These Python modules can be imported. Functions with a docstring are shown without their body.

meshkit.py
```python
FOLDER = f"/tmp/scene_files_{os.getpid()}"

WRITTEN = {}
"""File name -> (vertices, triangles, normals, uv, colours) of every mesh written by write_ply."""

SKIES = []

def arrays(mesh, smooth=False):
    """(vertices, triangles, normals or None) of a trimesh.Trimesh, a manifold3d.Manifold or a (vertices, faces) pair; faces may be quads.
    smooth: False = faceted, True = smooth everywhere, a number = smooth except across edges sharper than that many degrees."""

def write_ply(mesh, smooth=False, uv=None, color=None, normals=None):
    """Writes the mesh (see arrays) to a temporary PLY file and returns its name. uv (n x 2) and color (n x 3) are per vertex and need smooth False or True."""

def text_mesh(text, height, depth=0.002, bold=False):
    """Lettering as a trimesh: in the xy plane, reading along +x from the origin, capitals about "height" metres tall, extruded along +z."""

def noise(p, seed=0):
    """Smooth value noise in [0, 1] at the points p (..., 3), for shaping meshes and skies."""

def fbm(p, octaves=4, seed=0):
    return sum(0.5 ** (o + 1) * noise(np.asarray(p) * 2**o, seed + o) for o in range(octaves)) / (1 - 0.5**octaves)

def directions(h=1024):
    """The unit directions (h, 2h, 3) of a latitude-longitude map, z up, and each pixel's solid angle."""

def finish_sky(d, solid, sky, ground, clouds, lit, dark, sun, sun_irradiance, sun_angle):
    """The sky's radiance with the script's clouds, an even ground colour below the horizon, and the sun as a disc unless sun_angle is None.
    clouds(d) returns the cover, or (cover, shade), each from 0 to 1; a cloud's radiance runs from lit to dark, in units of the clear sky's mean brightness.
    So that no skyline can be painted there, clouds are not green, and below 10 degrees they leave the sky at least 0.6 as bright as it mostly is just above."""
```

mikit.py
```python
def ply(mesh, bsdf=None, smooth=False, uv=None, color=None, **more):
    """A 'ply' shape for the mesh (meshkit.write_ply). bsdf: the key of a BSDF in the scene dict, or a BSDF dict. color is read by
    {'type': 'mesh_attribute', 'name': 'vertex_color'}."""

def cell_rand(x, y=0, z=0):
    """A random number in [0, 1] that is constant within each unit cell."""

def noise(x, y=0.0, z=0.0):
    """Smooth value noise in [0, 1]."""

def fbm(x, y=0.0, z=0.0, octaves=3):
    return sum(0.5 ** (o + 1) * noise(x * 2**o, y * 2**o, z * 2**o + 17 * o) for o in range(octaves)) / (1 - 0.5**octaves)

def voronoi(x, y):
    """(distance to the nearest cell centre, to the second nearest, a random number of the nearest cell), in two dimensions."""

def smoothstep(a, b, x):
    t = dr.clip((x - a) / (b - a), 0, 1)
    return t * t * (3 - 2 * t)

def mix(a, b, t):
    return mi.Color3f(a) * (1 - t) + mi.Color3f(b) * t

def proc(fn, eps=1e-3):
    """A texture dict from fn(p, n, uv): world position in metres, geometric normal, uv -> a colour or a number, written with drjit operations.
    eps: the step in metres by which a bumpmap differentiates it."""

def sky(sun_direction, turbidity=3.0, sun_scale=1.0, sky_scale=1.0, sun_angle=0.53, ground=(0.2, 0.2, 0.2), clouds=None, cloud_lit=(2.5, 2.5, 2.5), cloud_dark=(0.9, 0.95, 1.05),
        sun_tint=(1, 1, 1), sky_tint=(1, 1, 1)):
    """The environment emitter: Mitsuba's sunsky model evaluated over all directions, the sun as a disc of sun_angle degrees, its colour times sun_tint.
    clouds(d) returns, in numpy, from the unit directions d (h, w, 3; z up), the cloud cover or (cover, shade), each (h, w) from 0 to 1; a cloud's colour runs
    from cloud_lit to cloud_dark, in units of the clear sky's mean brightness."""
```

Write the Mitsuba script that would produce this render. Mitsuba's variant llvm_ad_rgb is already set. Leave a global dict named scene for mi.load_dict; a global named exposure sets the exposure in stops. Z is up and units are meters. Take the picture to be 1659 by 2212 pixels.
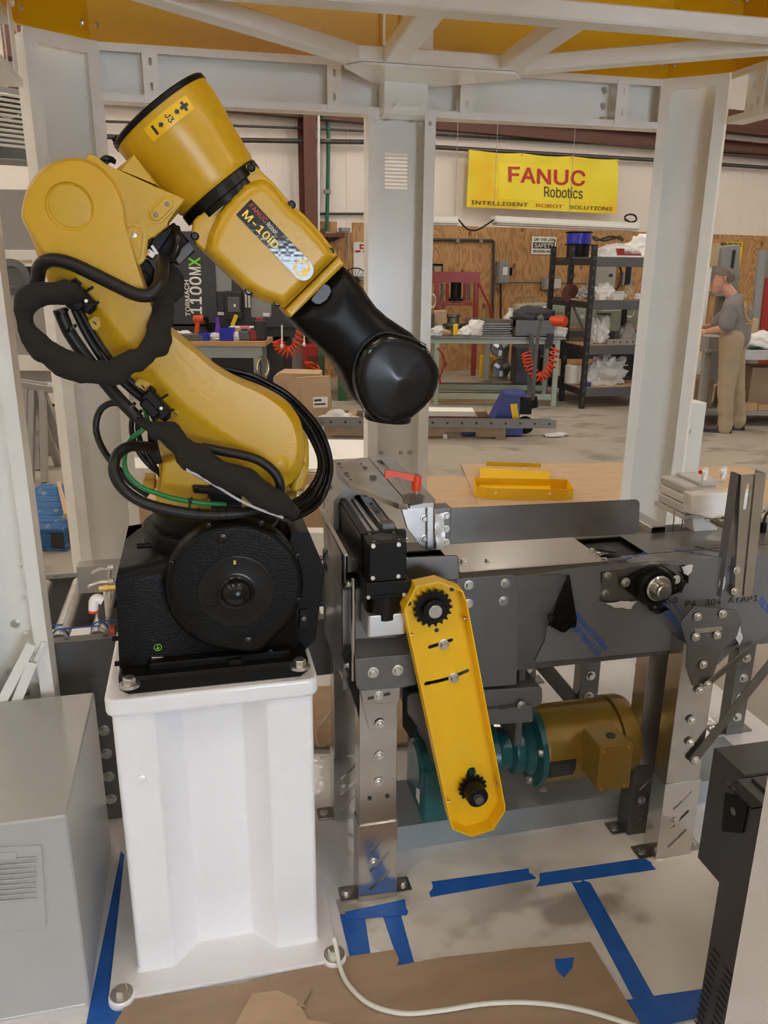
import math, random
import numpy as np, trimesh, shapely, shapely.geometry as sg
import manifold3d as m3
import drjit as dr, mitsuba as mi
import mikit, meshkit
from mikit import proc, fbm, noise, smoothstep, mix, voronoi, cell_rand

random.seed(4); RNG = np.random.default_rng(7)
scene, labels = {'type': 'scene'}, {}

# ------------------------------------------------------------------ camera, light, exposure
# world: x along the belt conveyor, y away from the camera, z up, metres
FOC = 1720.0
TH, YAW, ROLL = math.radians(17.1), math.radians(13.2), math.radians(0.5)
EYE = np.array([0, 0, 1.65])
FW = np.array([math.sin(YAW) * math.cos(TH), math.cos(YAW) * math.cos(TH), -math.sin(TH)])
_r = np.array([math.cos(YAW), -math.sin(YAW), 0])
RT = math.cos(ROLL) * _r + math.sin(ROLL) * np.cross(_r, FW)
UP = np.cross(RT, FW)
scene['camera'] = {'type': 'perspective', 'fov': 2 * math.degrees(math.atan(829.5 / FOC)), 'fov_axis': 'x', 'near_clip': 0.05, 'far_clip': 100.0,
                   'to_world': mi.ScalarTransform4f().look_at(origin=EYE.tolist(), target=(EYE + FW).tolist(), up=UP.tolist())}
exposure = 1.0
CEIL = 5.6
LAMP, DAY = (3.5, 3.14, 2.72), (8.0, 9.4, 11.3)      # tube light fixtures; daylight in the bay door behind the camera
# fixtures: (x, y) of each two-tube high bay hanging under the ceiling
LAMPS = [(x, y) for x in (-5.0, -2.0, 1.0, 4.0, 7.0, 10.0, 13.0) for y in (5.6, 9.7)] + [(x, y) for x in (-4.8, -1.4, 1.9, 5.0) for y in (-4.2, -.9)]
DOOR = (0.3, 4.1, 1.9)                               # roll up bay door, part open: x from, x to, height of the opening

# ------------------------------------------------------------------ helpers
def at(px, py, x=None, y=None, z=None):
    """The point of the plane x=, y= or z= that the photograph shows at this pixel."""
    d = FW + RT * (px - 829.5) / FOC - UP * (py - 1106) / FOC
    t = (x - EYE[0]) / d[0] if x is not None else (y - EYE[1]) / d[1] if y is not None else (z - EYE[2]) / d[2]
    return EYE + d * t
def frame(o, ex, ey):
    ex = np.asarray(ex, float); ex = ex / np.linalg.norm(ex)
    ey = np.asarray(ey, float); ey = ey - ex * (ex @ ey); ey /= np.linalg.norm(ey)
    M = np.eye(4); M[:3, 0], M[:3, 1], M[:3, 2], M[:3, 3] = ex, ey, np.cross(ex, ey), o
    return M
def axis_frame(o, n):
    n = np.asarray(n, float); n = n / np.linalg.norm(n)
    a = np.array([0, 0, 1.0]) if abs(n[2]) < 0.9 else np.array([1.0, 0, 0])
    ex = np.cross(a, n); ex /= np.linalg.norm(ex)
    return frame(o, ex, np.cross(n, ex))
def tf(m, M):
    v, f = m
    v = np.asarray(v) @ M[:3, :3].T + M[:3, 3]
    return (v, f[:, ::-1]) if np.linalg.det(M[:3, :3]) < 0 else (v, f)
def J(*ms):
    vs, fs, n = [], [], 0
    for v, f in ms:
        vs.append(v); fs.append(np.asarray(f) + n); n += len(v)
    return np.vstack(vs), np.vstack(fs)
def mm(man):
    a = man.to_mesh()
    return np.array(a.vert_properties[:, :3], float), np.array(a.tri_verts, int)
def to_man(m):
    a = m3.Mesh(np.asarray(m[0], np.float32), np.asarray(m[1], np.uint32)); a.merge()
    return m3.Manifold(a)
def cut(m, *tools):
    a = to_man(m) if isinstance(m, tuple) else m
    for t in tools:
        a = a - (to_man(t) if isinstance(t, tuple) else t)
    return mm(a)
def rings(poly):
    gs = getattr(poly, 'geoms', [poly])
    return [np.array(r.coords)[:-1] for g in gs for r in (g.exterior, *g.interiors)]
def prism(poly, h, M=None):
    """Polygon (points or shapely) in the local xy plane, extruded along +z by h."""
    if not hasattr(poly, 'geom_type'):
        poly = sg.Polygon(poly)
    m = mm(m3.Manifold.extrude(m3.CrossSection(rings(poly), m3.FillRule.EvenOdd), h))
    return m if M is None else tf(m, M)
_CB = None
def cbox(s, b=0.0015):
    """A box of size s about the origin with chamfered edges."""
    global _CB
    h = np.asarray(s, float) / 2
    b = min(b, 0.45 * h.min())
    v = []
    for k in range(3):
        for sx in (-1, 1):
            for sy in (-1, 1):
                for sz in (-1, 1):
                    q = np.array([sx, sy, sz]) * (h - b); q[k] = [sx, sy, sz][k] * h[k]; v.append(q)
    if _CB is None:
        _CB = mm(m3.Manifold.hull_points(np.array([[(1 if k == a else .8) * c for a, c in enumerate((sx, sy, sz))] for k in range(3) for sx in (-1, 1) for sy in (-1, 1) for sz in (-1, 1)])))
        ref = np.array([[(1 if k == a else .8) * c for a, c in enumerate((sx, sy, sz))] for k in range(3) for sx in (-1, 1) for sy in (-1, 1) for sz in (-1, 1)])
        idx = np.array([np.argmin(((ref - p) ** 2).sum(1)) for p in _CB[0]])
        _CB = idx[_CB[1]]
    return np.array(v), _CB
def bx(x0, x1, y0, y1, z0, z1, b=0.0015):
    v, f = cbox((abs(x1 - x0), abs(y1 - y0), abs(z1 - z0)), b)
    return v + [(x0 + x1) / 2, (y0 + y1) / 2, (z0 + z1) / 2], f
def obox(c, s, ex=(1, 0, 0), ey=(0, 1, 0), b=0.0015):
    return tf(cbox(s, b), frame(c, ex, ey))
def bar(p0, p1, w, h, up=(0, 0, 1), b=0.0015):
    """A bar from p0 to p1: h along up, w across."""
    p0, p1 = np.asarray(p0, float), np.asarray(p1, float)
    d = p1 - p0
    return tf(cbox((np.linalg.norm(d), h, w), b), frame((p0 + p1) / 2, d, up))
def spline(p, n=8, closed=False):
    p = np.asarray(p, float)
    q = np.vstack([p[-1:], p, p[:2]]) if closed else np.vstack([2 * p[0] - p[1], p, 2 * p[-1] - p[-2]])
    out = []
    for i in range(len(q) - 3):
        a, b, c, d = q[i:i + 4]
        for t in np.arange(n) / n:
            out.append(0.5 * ((2 * b) + (c - a) * t + (2 * a - 5 * b + 4 * c - d) * t * t + (3 * b - a - 3 * c + d) * t ** 3))
    if not closed:
        out.append(p[-1])
    return np.array(out)
def tube(p, r, n=10, k=0):
    """A closed round tube along the points p (k > 0: smoothed by a spline); r a number or one per input point."""
    p = np.asarray(p, float)
    r = np.broadcast_to(np.asarray(r, float), (len(p),)) if np.ndim(r) < 1 or len(r) != len(p) else np.asarray(r, float)
    if k:
        q = spline(np.column_stack([p, r]), k); p, r = q[:, :3], q[:, 3]
    t = np.gradient(p, axis=0); t /= np.linalg.norm(t, axis=1, keepdims=True) + 1e-12
    a = np.cross(t[0], [0.3, 0.5, 0.81]); a /= np.linalg.norm(a)
    A = []
    for ti in t:
        a = a - ti * (a @ ti); a /= np.linalg.norm(a); A.append(a)
    A = np.array(A); B = np.cross(t, A)
    th = np.arange(n) * 2 * math.pi / n
    v = p[:, None] + r[:, None, None] * (np.cos(th)[None, :, None] * A[:, None] + np.sin(th)[None, :, None] * B[:, None])
    i, j = np.meshgrid(np.arange(len(p) - 1), np.arange(n), indexing='ij')
    q = np.stack([i * n + j, i * n + (j + 1) % n, (i + 1) * n + (j + 1) % n, (i + 1) * n + j], -1).reshape(-1, 4)
    m = len(p) * n
    e = (len(p) - 1) * n
    jj = np.arange(n)
    caps = np.vstack([np.stack([jj * 0 + m, (jj + 1) % n, jj], 1), np.stack([jj * 0 + m + 1, e + jj, e + (jj + 1) % n], 1)])
    return np.vstack([v.reshape(-1, 3), p[:1], p[-1:]]), np.vstack([q[:, [0, 1, 2]], q[:, [0, 2, 3]], caps])
def lathe(prof, n=32, M=None):
    """Profile of (radius, height), turned about local z; ends on the axis are closed."""
    prof = [(max(r, 1e-5), z) for r, z in prof]
    th = np.arange(n) * 2 * math.pi / n
    v = np.array([[r * np.cos(t), r * np.sin(t), z] for r, z in prof for t in th])
    i, j = np.meshgrid(np.arange(len(prof) - 1), np.arange(n), indexing='ij')
    q = np.stack([i * n + j, i * n + (j + 1) % n, (i + 1) * n + (j + 1) % n, (i + 1) * n + j], -1).reshape(-1, 4)
    k = np.arange(1, n - 1); e = (len(prof) - 1) * n
    m = v, np.vstack([q[:, [0, 1, 2]], q[:, [0, 2, 3]], np.stack([k * 0, k + 1, k], 1), np.stack([k * 0, k, k + 1], 1) + e])
    return m if M is None else tf(m, M)
def cyl(p0, p1, r, n=20, b=0.0):
    p0, p1 = np.asarray(p0, float), np.asarray(p1, float)
    L = np.linalg.norm(p1 - p0)
    b = min(b, L * .4, r * .5)
    pr = [(0, 0), (r - b, 0), (r, b), (r, L - b), (r - b, L), (0, L)] if b else [(0, 0), (r, 0), (r, L), (0, L)]
    return lathe(pr, n, axis_frame(p0, p1 - p0))
def hexbolt(o, n, r=0.008, washer=True, h=None, turn=0.3):
    """Hex head with a washer: r is half the width across the corners; seated at o, along the normal n."""
    M = axis_frame(o, n); h = h or r * 0.8; w = r * 0.22 if washer else 0
    ms = [lathe([(0, -.001), (r * 1.45, -.001), (r * 1.45, w * .8), (r * 1.35, w), (0, w)], 20, M)] if washer else []
    a = np.arange(6) * math.pi / 3 + turn
    R6 = lambda k: np.column_stack([np.cos(a), np.sin(a)]) * r * k
    lv = [(1, w), (1, w + h * .85), (.88, w + h)]
    v = np.vstack([np.column_stack([R6(k), np.full(6, z)]) for k, z in lv] + [[[0, 0, w + h]]])
    f = [[i * 6 + j, i * 6 + (j + 1) % 6, (i + 1) * 6 + (j + 1) % 6] for i in (0, 1) for j in range(6)] + [[i * 6 + j, (i + 1) * 6 + (j + 1) % 6, (i + 1) * 6 + j] for i in (0, 1) for j in range(6)] + [[12 + j, 12 + (j + 1) % 6, 18] for j in range(6)]
    ms.append(tf((v, np.array(f)), M))
    return J(*ms)
def capscrew(o, n, r=0.006, h=None):
    """Socket head screw."""
    h = h or r
    return lathe([(0, -.001), (r, -.001), (r, h * .85), (r * .85, h), (r * .5, h), (r * .45, h * .45), (0, h * .45)], 16, axis_frame(o, n))
def inset(p, d):
    """Each point of the closed anticlockwise outline moved inwards by d."""
    e = np.roll(p, -1, 0) - p; e /= np.linalg.norm(e, axis=1, keepdims=True) + 1e-12
    n = np.column_stack([-e[:, 1], e[:, 0]]); m = n + np.roll(n, 1, 0)
    m /= np.linalg.norm(m, axis=1, keepdims=True) + 1e-9
    c = np.clip((m * n).sum(1), 0.45, 1)
    return p + m * (d / c)[:, None]
def ccw(p):
    p = np.asarray(p, float)
    return p if np.sum(p[:, 0] * np.roll(p[:, 1], -1) - np.roll(p[:, 0], -1) * p[:, 1]) > 0 else p[::-1]
def rounded(p, r, step=0.0):
    """Outline with its corners rounded by r."""
    g = sg.Polygon(p).buffer(0)
    g = g.buffer(-r, quad_segs=5).buffer(2 * r, quad_segs=5).buffer(-r, quad_segs=5)
    if hasattr(g, 'geoms'):
        g = max(g.geoms, key=lambda a: a.area)
    q = np.array(g.exterior.coords)[:-1]
    keep = np.linalg.norm(q - np.roll(q, 1, 0), axis=1) > 1e-4
    q = q[keep]
    if step:
        q = np.array(g.exterior.segmentize(step).coords)[:-1]
        q = q[np.linalg.norm(q - np.roll(q, 1, 0), axis=1) > step * .12]
    return ccw(q)
def roundprof(b, h, k=4, back=0.0):
    """Profile of (inset, depth below the front): rounded front edge of radius b, back edge of radius back."""
    a = np.linspace(0, math.pi / 2, k + 1)
    p = [(b * (1 - math.sin(t)), b * (1 - math.cos(t))) for t in a] if b else [(0, 0)]
    q = [(back * (1 - math.cos(t)), h - back * (1 - math.sin(t))) for t in a] if back else [(0, h)]
    return p + q
def slab(p, prof, M):
    """Closed outline p in the local xy plane; prof lists (inset, depth), depth counted along -z."""
    p = ccw(p); n = len(p)
    L = [inset(p, d) if d else p for d, _ in prof]
    v = np.vstack([np.column_stack([q, np.full(n, -z)]) for q, (_, z) in zip(L, prof)])
    i, j = np.meshgrid(np.arange(len(prof) - 1), np.arange(n), indexing='ij')
    q = np.stack([(i + 1) * n + j, (i + 1) * n + (j + 1) % n, i * n + (j + 1) % n, i * n + j], -1).reshape(-1, 4)
    try:
        t0 = np.array(m3.triangulate([L[0]]), int); t1 = np.array(m3.triangulate([L[-1]]), int)
    except Exception:
        t0 = t1 = np.array(m3.triangulate([p]), int)
    return tf((v, np.vstack([q[:, [0, 1, 2]], q[:, [0, 2, 3]], t0, t1[:, ::-1] + (len(prof) - 1) * n])), M)
def pillow(p, f, depth, M, step=.008):
    """Closed outline p, its front raised by f(distance from the edge), its sides running back by depth."""
    from scipy.spatial import Delaunay
    g = sg.Polygon(ccw(p)); b = ccw(np.array(g.exterior.segmentize(step).coords)[:-1]); n = len(b)
    x0, y0, x1, y1 = g.bounds
    xs_, ys_ = np.meshgrid(np.arange(x0, x1, step), np.arange(y0, y1, step * .87)); xs_ = xs_ + (np.arange(xs_.shape[0]) % 2)[:, None] * step / 2
    q = np.column_stack([xs_.ravel(), ys_.ravel()]); P_ = shapely.points(q); q = q[shapely.contains(g.buffer(-step * .45), P_)]
    rings_ = [np.array(h.exterior.coords)[:-1] for d in (step * .12, step * .3) for h in [g.buffer(-d)] if h.geom_type == 'Polygon']
    q = np.vstack([b, *rings_, q]); t = Delaunay(q).simplices
    t = t[shapely.contains(g, shapely.points(q[t].mean(1)))]
    a, c, d = q[t[:, 0]], q[t[:, 1]], q[t[:, 2]]
    t = np.where(((c - a)[:, 0] * (d - a)[:, 1] - (c - a)[:, 1] * (d - a)[:, 0] < 0)[:, None], t[:, ::-1], t)
    dist = shapely.distance(g.exterior, shapely.points(q)); dist[:n] = 0
    v = np.column_stack([q, f(dist)]); m = len(v)
    v = np.vstack([v, np.column_stack([b, np.full(n, -depth)])]); j = np.arange(n); k = (j + 1) % n
    w = np.vstack([np.stack([j, m + j, m + k], 1), np.stack([j, m + k, k], 1)])
    tb = np.array(m3.triangulate([b]), int)[:, ::-1] + m
    return tf((v, np.vstack([t, w, tb])), M)
class Plane:
    """A plane with its own x and y axes: turns pixels of the photograph into coordinates on it."""
    def __init__(s, o, ex, ey):
        s.M = frame(o, ex, ey); s.o, s.x, s.y, s.n = s.M[:3, 3], s.M[:3, 0], s.M[:3, 1], s.M[:3, 2]
    def __call__(s, px, py, lift=0.0):
        d = FW + RT * (px - 829.5) / FOC - UP * (py - 1106) / FOC
        q = EYE + d * (((s.o + s.n * lift - EYE) @ s.n) / (d @ s.n)) - s.o
        return np.array([q @ s.x, q @ s.y])
    def pts(s, P, lift=0.0): return np.array([s(a, b, lift) for a, b in P])
    def up(s, h):
        M = s.M.copy(); M[:3, 3] = s.o + s.n * h; return M
    def w(s, q, h=0.0): return s.o + s.x * q[0] + s.y * q[1] + s.n * h
def front(y): return Plane((0, y, 0), (1, 0, 0), (0, 0, 1))       # faces the camera
def level(z): return Plane((0, 0, z), (1, 0, 0), (0, 1, 0))       # faces up
def plate(pl, px, t, r=0.0, b=0.0, lift=0.0, holes=()):
    """Outline of pixels on the plane pl, a plate of thickness t whose front is that plane."""
    q = pl.pts(px, lift)
    if holes:
        g = sg.Polygon(rounded(q, r) if r else q)
        for h in holes:
            g = g.difference(h)
        M = pl.up(lift - t)
        return prism(g, t, M)
    q = rounded(q, r) if r else ccw(q)
    return slab(q, roundprof(b, t, 3), pl.up(lift))
def slot(c, L, w, a=0.0):
    d = np.array([math.cos(a), math.sin(a)]) * (L - w) / 2
    return sg.LineString([c - d, c + d]).buffer(w / 2, quad_segs=6)
def strip(p, w, t, up=(0, 0, 1)):
    """A flat band of width w along up through the points p, t thick."""
    p = np.asarray(p, float); u = np.asarray(up, float)
    d = np.gradient(p, axis=0); s = np.cross(d, u); s /= np.linalg.norm(s, axis=1, keepdims=True)
    v = np.stack([p + s * t / 2 + u * w / 2, p - s * t / 2 + u * w / 2, p - s * t / 2 - u * w / 2, p + s * t / 2 - u * w / 2], 1).reshape(-1, 3)
    f = []
    for i in range(len(p) - 1):
        for j in range(4):
            a, b = i * 4 + j, i * 4 + (j + 1) % 4
            f += [[a, b, b + 4], [a, b + 4, a + 4]]
    e = (len(p) - 1) * 4
    f += [[0, 2, 1], [0, 3, 2], [e, e + 1, e + 2], [e, e + 2, e + 3]]
    return v, np.array(f)
def text(t, h, M, depth=0.0006, bold=False, w=None):
    """Lettering, capitals h tall, from the local origin along local x; w squeezes it to this width."""
    a = meshkit.text_mesh(t, h, depth, bold)
    v = np.array(a.vertices)
    if w:
        v[:, 0] *= w / v[:, 0].max()
    return tf((v, np.array(a.faces)), M)
def wob(m, amp, freq, seed=0):
    """The mesh pushed about by noise: crumpled paper, cloth, plastic."""
    v = np.asarray(m[0]); q = v * freq + 11.3
    d = np.stack([meshkit.fbm(q, 3, seed + k * 7) for k in range(3)], -1) - 0.5
    return v + d * amp * 2, m[1]
def blob(c, s, amp=0.25, sub=3, seed=0, fl=True, R=None):
    """A crumpled lump of half sizes s, resting on its flat underside."""
    a = trimesh.creation.icosphere(subdivisions=sub); v = np.array(a.vertices)
    k = meshkit.fbm(v * 1.7 + seed * 3.1, 4, seed)
    v = v * (1 + amp * 1.5 * (np.abs(k - .5) * 3 - .4))[:, None]
    v = v * np.asarray(s)
    if R is not None: v = v @ R.T
    if fl: v[:, 2] = np.maximum(v[:, 2], -0.55 * s[2]); v[:, 2] -= v[:, 2].min()
    return v + np.asarray(c), np.array(a.faces)
def unique(key):
    if key not in _used:
        _used.add(key); return key
    n = 1
    while f'{key}_{n:03d}' in _used: n += 1
    k = f'{key}_{n:03d}'; _used.add(k); return k
_used = set()
def thing(name, label, cat, group=None):
    k = unique(name); labels[k] = {'label': label, 'category': cat}
    if group: labels[k]['group'] = group
    return k
def part(parent, name, mesh, m, smooth=35, label=None, kind=None, **kw):
    k = unique(parent + '__' + name)
    if isinstance(mesh, list): mesh = J(*mesh)
    assert len(mesh[1]) and np.isfinite(mesh[0]).all(), k
    scene[k] = mikit.ply(mesh, 'mat_' + m, smooth=smooth, **kw)
    if label or kind: labels[k] = {x: y for x, y in (('label', label), ('kind', kind)) if y}
    return k
def solo(name, mesh, m, label, cat, group=None, smooth=35, **kw):
    k = thing(name, label, cat, group)
    if isinstance(mesh, list): mesh = J(*mesh)
    assert len(mesh[1]) and np.isfinite(mesh[0]).all(), k
    scene[k] = mikit.ply(mesh, 'mat_' + m, smooth=smooth, **kw)
    return k
def struct(name, mesh, m, label=None, smooth=False):
    if isinstance(mesh, list): mesh = J(*mesh)
    scene[name] = mikit.ply(mesh, 'mat_' + m, smooth=smooth); _used.add(name)
    labels[name] = {'kind': 'structure'}
    if label: labels[name]['label'] = label
    return name

# ------------------------------------------------------------------ materials
def rgb(c): return {'type': 'rgb', 'value': [float(x) for x in c]}
def s2l(r, g, b): return [((c / 255 + .055) / 1.055) ** 2.4 if c > 10 else c / 3295 for c in (r, g, b)]
def mat(name, col, rough=0.5, metal=0.0, spec=0.5, bump=None, bs=0.001, **kw):
    base = {'type': 'principled', 'base_color': col if isinstance(col, dict) else rgb(col), 'roughness': rough, 'metallic': metal, 'specular': spec, **kw}
    if bump: base = {'type': 'bumpmap', 'arbitrary': bump, 'scale': bs, 'bsdf': base}
    scene['mat_' + name] = {'type': 'twosided', 'bsdf': base}
def nz(f, lo, hi, oct=3):
    return lambda p, n, uv: mix(lo, hi, fbm(p.x * f, p.y * f, p.z * f, oct))
peel = proc(lambda p, n, uv: noise(p.x * 260, p.y * 260, p.z * 260), 5e-4)
cast = proc(lambda p, n, uv: fbm(p.x * 330, p.y * 330, p.z * 330, 2), 5e-4)
cloth = proc(lambda p, n, uv: noise(p.x * 900, p.y * 900, p.z * 900) * .4 + fbm(p.x * 60, p.y * 60, p.z * 60, 3), 6e-4)
ripple = proc(lambda p, n, uv: fbm(p.x * 16, p.y * 16, p.z * 1.1, 3), 4e-3)
mat('white_paint', (.74, .74, .69), .25, spec=.5, clearcoat=.4, clearcoat_gloss=.9)
mat('white_gloss', (.755, .765, .785), .16, spec=.5, clearcoat=.6, clearcoat_gloss=.96, bump=proc(lambda p, n, uv: noise(p.x * 70, p.y * 70, p.z * 70), 2e-3), bs=.0004)
mat('hood_yellow', (.62, .34, .006), .3, spec=.45)
mat('robot_yellow', (.50, .295, .012), .3, spec=.4, bump=peel, bs=.00012)
mat('robot_cast_yellow', (.47, .29, .018), .38, spec=.4, bump=cast, bs=.0004)
mat('guard_yellow', (.74, .445, .008), .3, spec=.4)
mat('black_cast', (.005, .005, .005), .36, spec=.11, bump=cast, bs=.0006)
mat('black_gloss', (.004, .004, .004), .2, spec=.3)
mat('black_satin', (.0048, .0048, .0052), .35, spec=.14)
mat('rubber', (.008, .008, .008), .42, spec=.3)
mat('sleeve', (.020, .0185, .0165), .9, spec=.1, sheen=.3, bump=cloth, bs=.0015)
mat('green_hose', (.01, .17, .045), .4)
mat('stainless', proc(lambda p, n, uv: mix((.40, .385, .36), (.56, .545, .52), fbm(p.x * 11, p.y * 11, p.z * 11, 3))), .2, .97)
mat('polished', (.62, .61, .6), .16, .98)
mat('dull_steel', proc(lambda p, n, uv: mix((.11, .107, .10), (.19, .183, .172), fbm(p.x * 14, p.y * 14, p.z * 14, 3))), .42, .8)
mat('zinc', (.66, .66, .64), .25, .95)
mat('galvanized', proc(lambda p, n, uv: mix((.45, .45, .44), (.70, .70, .69), fbm(p.x * 25, p.y * 25, p.z * 25, 2))), .3, .9)
mat('aluminium', (.60, .60, .59), .36, .85)
mat('grey_paint', (.085, .085, .083), .42)
mat('cabinet_grey', (.34, .35, .34), .27, spec=.5, bump=proc(lambda p, n, uv: noise(p.x * 380, p.y * 380, p.z * 380), 4e-4), bs=.0003)
mat('blue_grey_paint', (.25, .285, .30), .38)
mat('dark_panel', (.030, .031, .034), .4)
mat('film', (.125, .128, .130), .2, spec=.5)
mat('film_ink', (.02, .085, .37), .5)
mat('ink_black', (.012, .012, .012), .5)
mat('ink_white', (.8, .8, .78), .5)
mat('ink_red', (.45, .02, .015), .5)
mat('ink_yellow', (.8, .55, .02), .4)
mat('label_black', (.007, .007, .008), .08, spec=.6, bump=proc(lambda p, n, uv: noise(p.x * 190, p.y * 190, p.z * 190), 6e-4), bs=.00006)
mat('teal', (.010, .075, .082), .28, spec=.5)
mat('motor_gold', (.23, .145, .022), .36, .35)
mat('tape', proc(lambda p, n, uv: mix((.006, .07, .34), (.012, .115, .46), fbm(p.x * 30, p.y * 30, p.z * 30, 3))), .55)
mat('paper', proc(lambda p, n, uv: mix(mix((.72, .70, .66), (.62, .59, .54), fbm(p.x * 5, p.y * 5, 1.0, 3)), (.20, .175, .145),
    smoothstep(.42, .70, fbm(p.x * 7 + 3, p.y * 9, 4.0, 4)) * smoothstep(.38, .56, fbm(p.x * 2.3 + 1.7, p.y * 2.3 + .6, 7.0, 2)) * .75)), .6,
    bump=proc(lambda p, n, uv: fbm(p.x * 14, p.y * 14, 0.0, 3), 3e-3), bs=.006)
mat('cardboard', proc(lambda p, n, uv: mix((.40, .275, .165), (.49, .345, .215), fbm(p.x * 6, p.y * 30, p.z * 6, 3))), .75)
mat('cardboard_dark', proc(lambda p, n, uv: mix((.27, .19, .125), (.34, .245, .165), fbm(p.x * 5, p.y * 28, p.z * 5, 3))), .75)
mat('concrete', proc(lambda p, n, uv: mix(mix((.30, .272, .225), (.40, .365, .31), fbm(p.x * 1.3, p.y * 1.3, 0.0, 4)), (.19, .17, .14), smoothstep(.56, .80, fbm(p.x * 3.1, p.y * 5.3, 5.0, 4)) * .75)), .5, spec=.35)
mat('wall_panel', proc(lambda p, n, uv: mix((.74, .68, .62), (.80, .745, .69), fbm(p.x * 3, p.y * 3, p.z * .6, 3))), .5, bump=ripple, bs=.012)
mat('ceiling_white', (.78, .76, .73), .7)
def ply_fn(p, n, uv):
    u = p.x * .98 + p.y * .2
    g = fbm(u * 5, 0.0, p.z * 1.1, 3)
    ring = dr.abs(dr.sin((g * 9 + u * 2) * 3.1))
    d, d2, w = voronoi(u * 2.3, p.z * 1.9)
    knot = smoothstep(.12, .05, d) * dr.select(w > .45, 1.0, 0.0)
    base = mix((.50, .285, .115), (.30, .145, .05), smoothstep(.6, .97, ring) * .75)
    return mix(mix(base, (.30, .15, .06), fbm(u * 1.1, p.z * 1.3, 2.0, 3) * .35), (.10, .045, .02), knot * .8)
mat('plywood', proc(ply_fn), .6)
mat('red_oxide', (.10, .034, .022), .55)
mat('press_red', (.23, .018, .018), .4)
mat('red_paint', (.30, .018, .012), .4)
mat('green_paint', (.022, .10, .045), .45)
mat('pale_green', (.33, .40, .33), .5)
mat('lathe_green', (.27, .29, .22), .45)
mat('mill_dark', (.030, .035, .045), .4)
mat('mill_grey', (.24, .25, .25), .45)
mat('machine_grey', (.27, .265, .25), .5)
mat('shelf_black', (.013, .014, .016), .42)
mat('shelf_grey', (.085, .09, .095), .45)
mat('steel_angle', (.17, .175, .18), .5)
mat('eye_zinc', (.42, .36, .22), .35, .9)
mat('strip_grey', (.36, .36, .38), .6)
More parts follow.
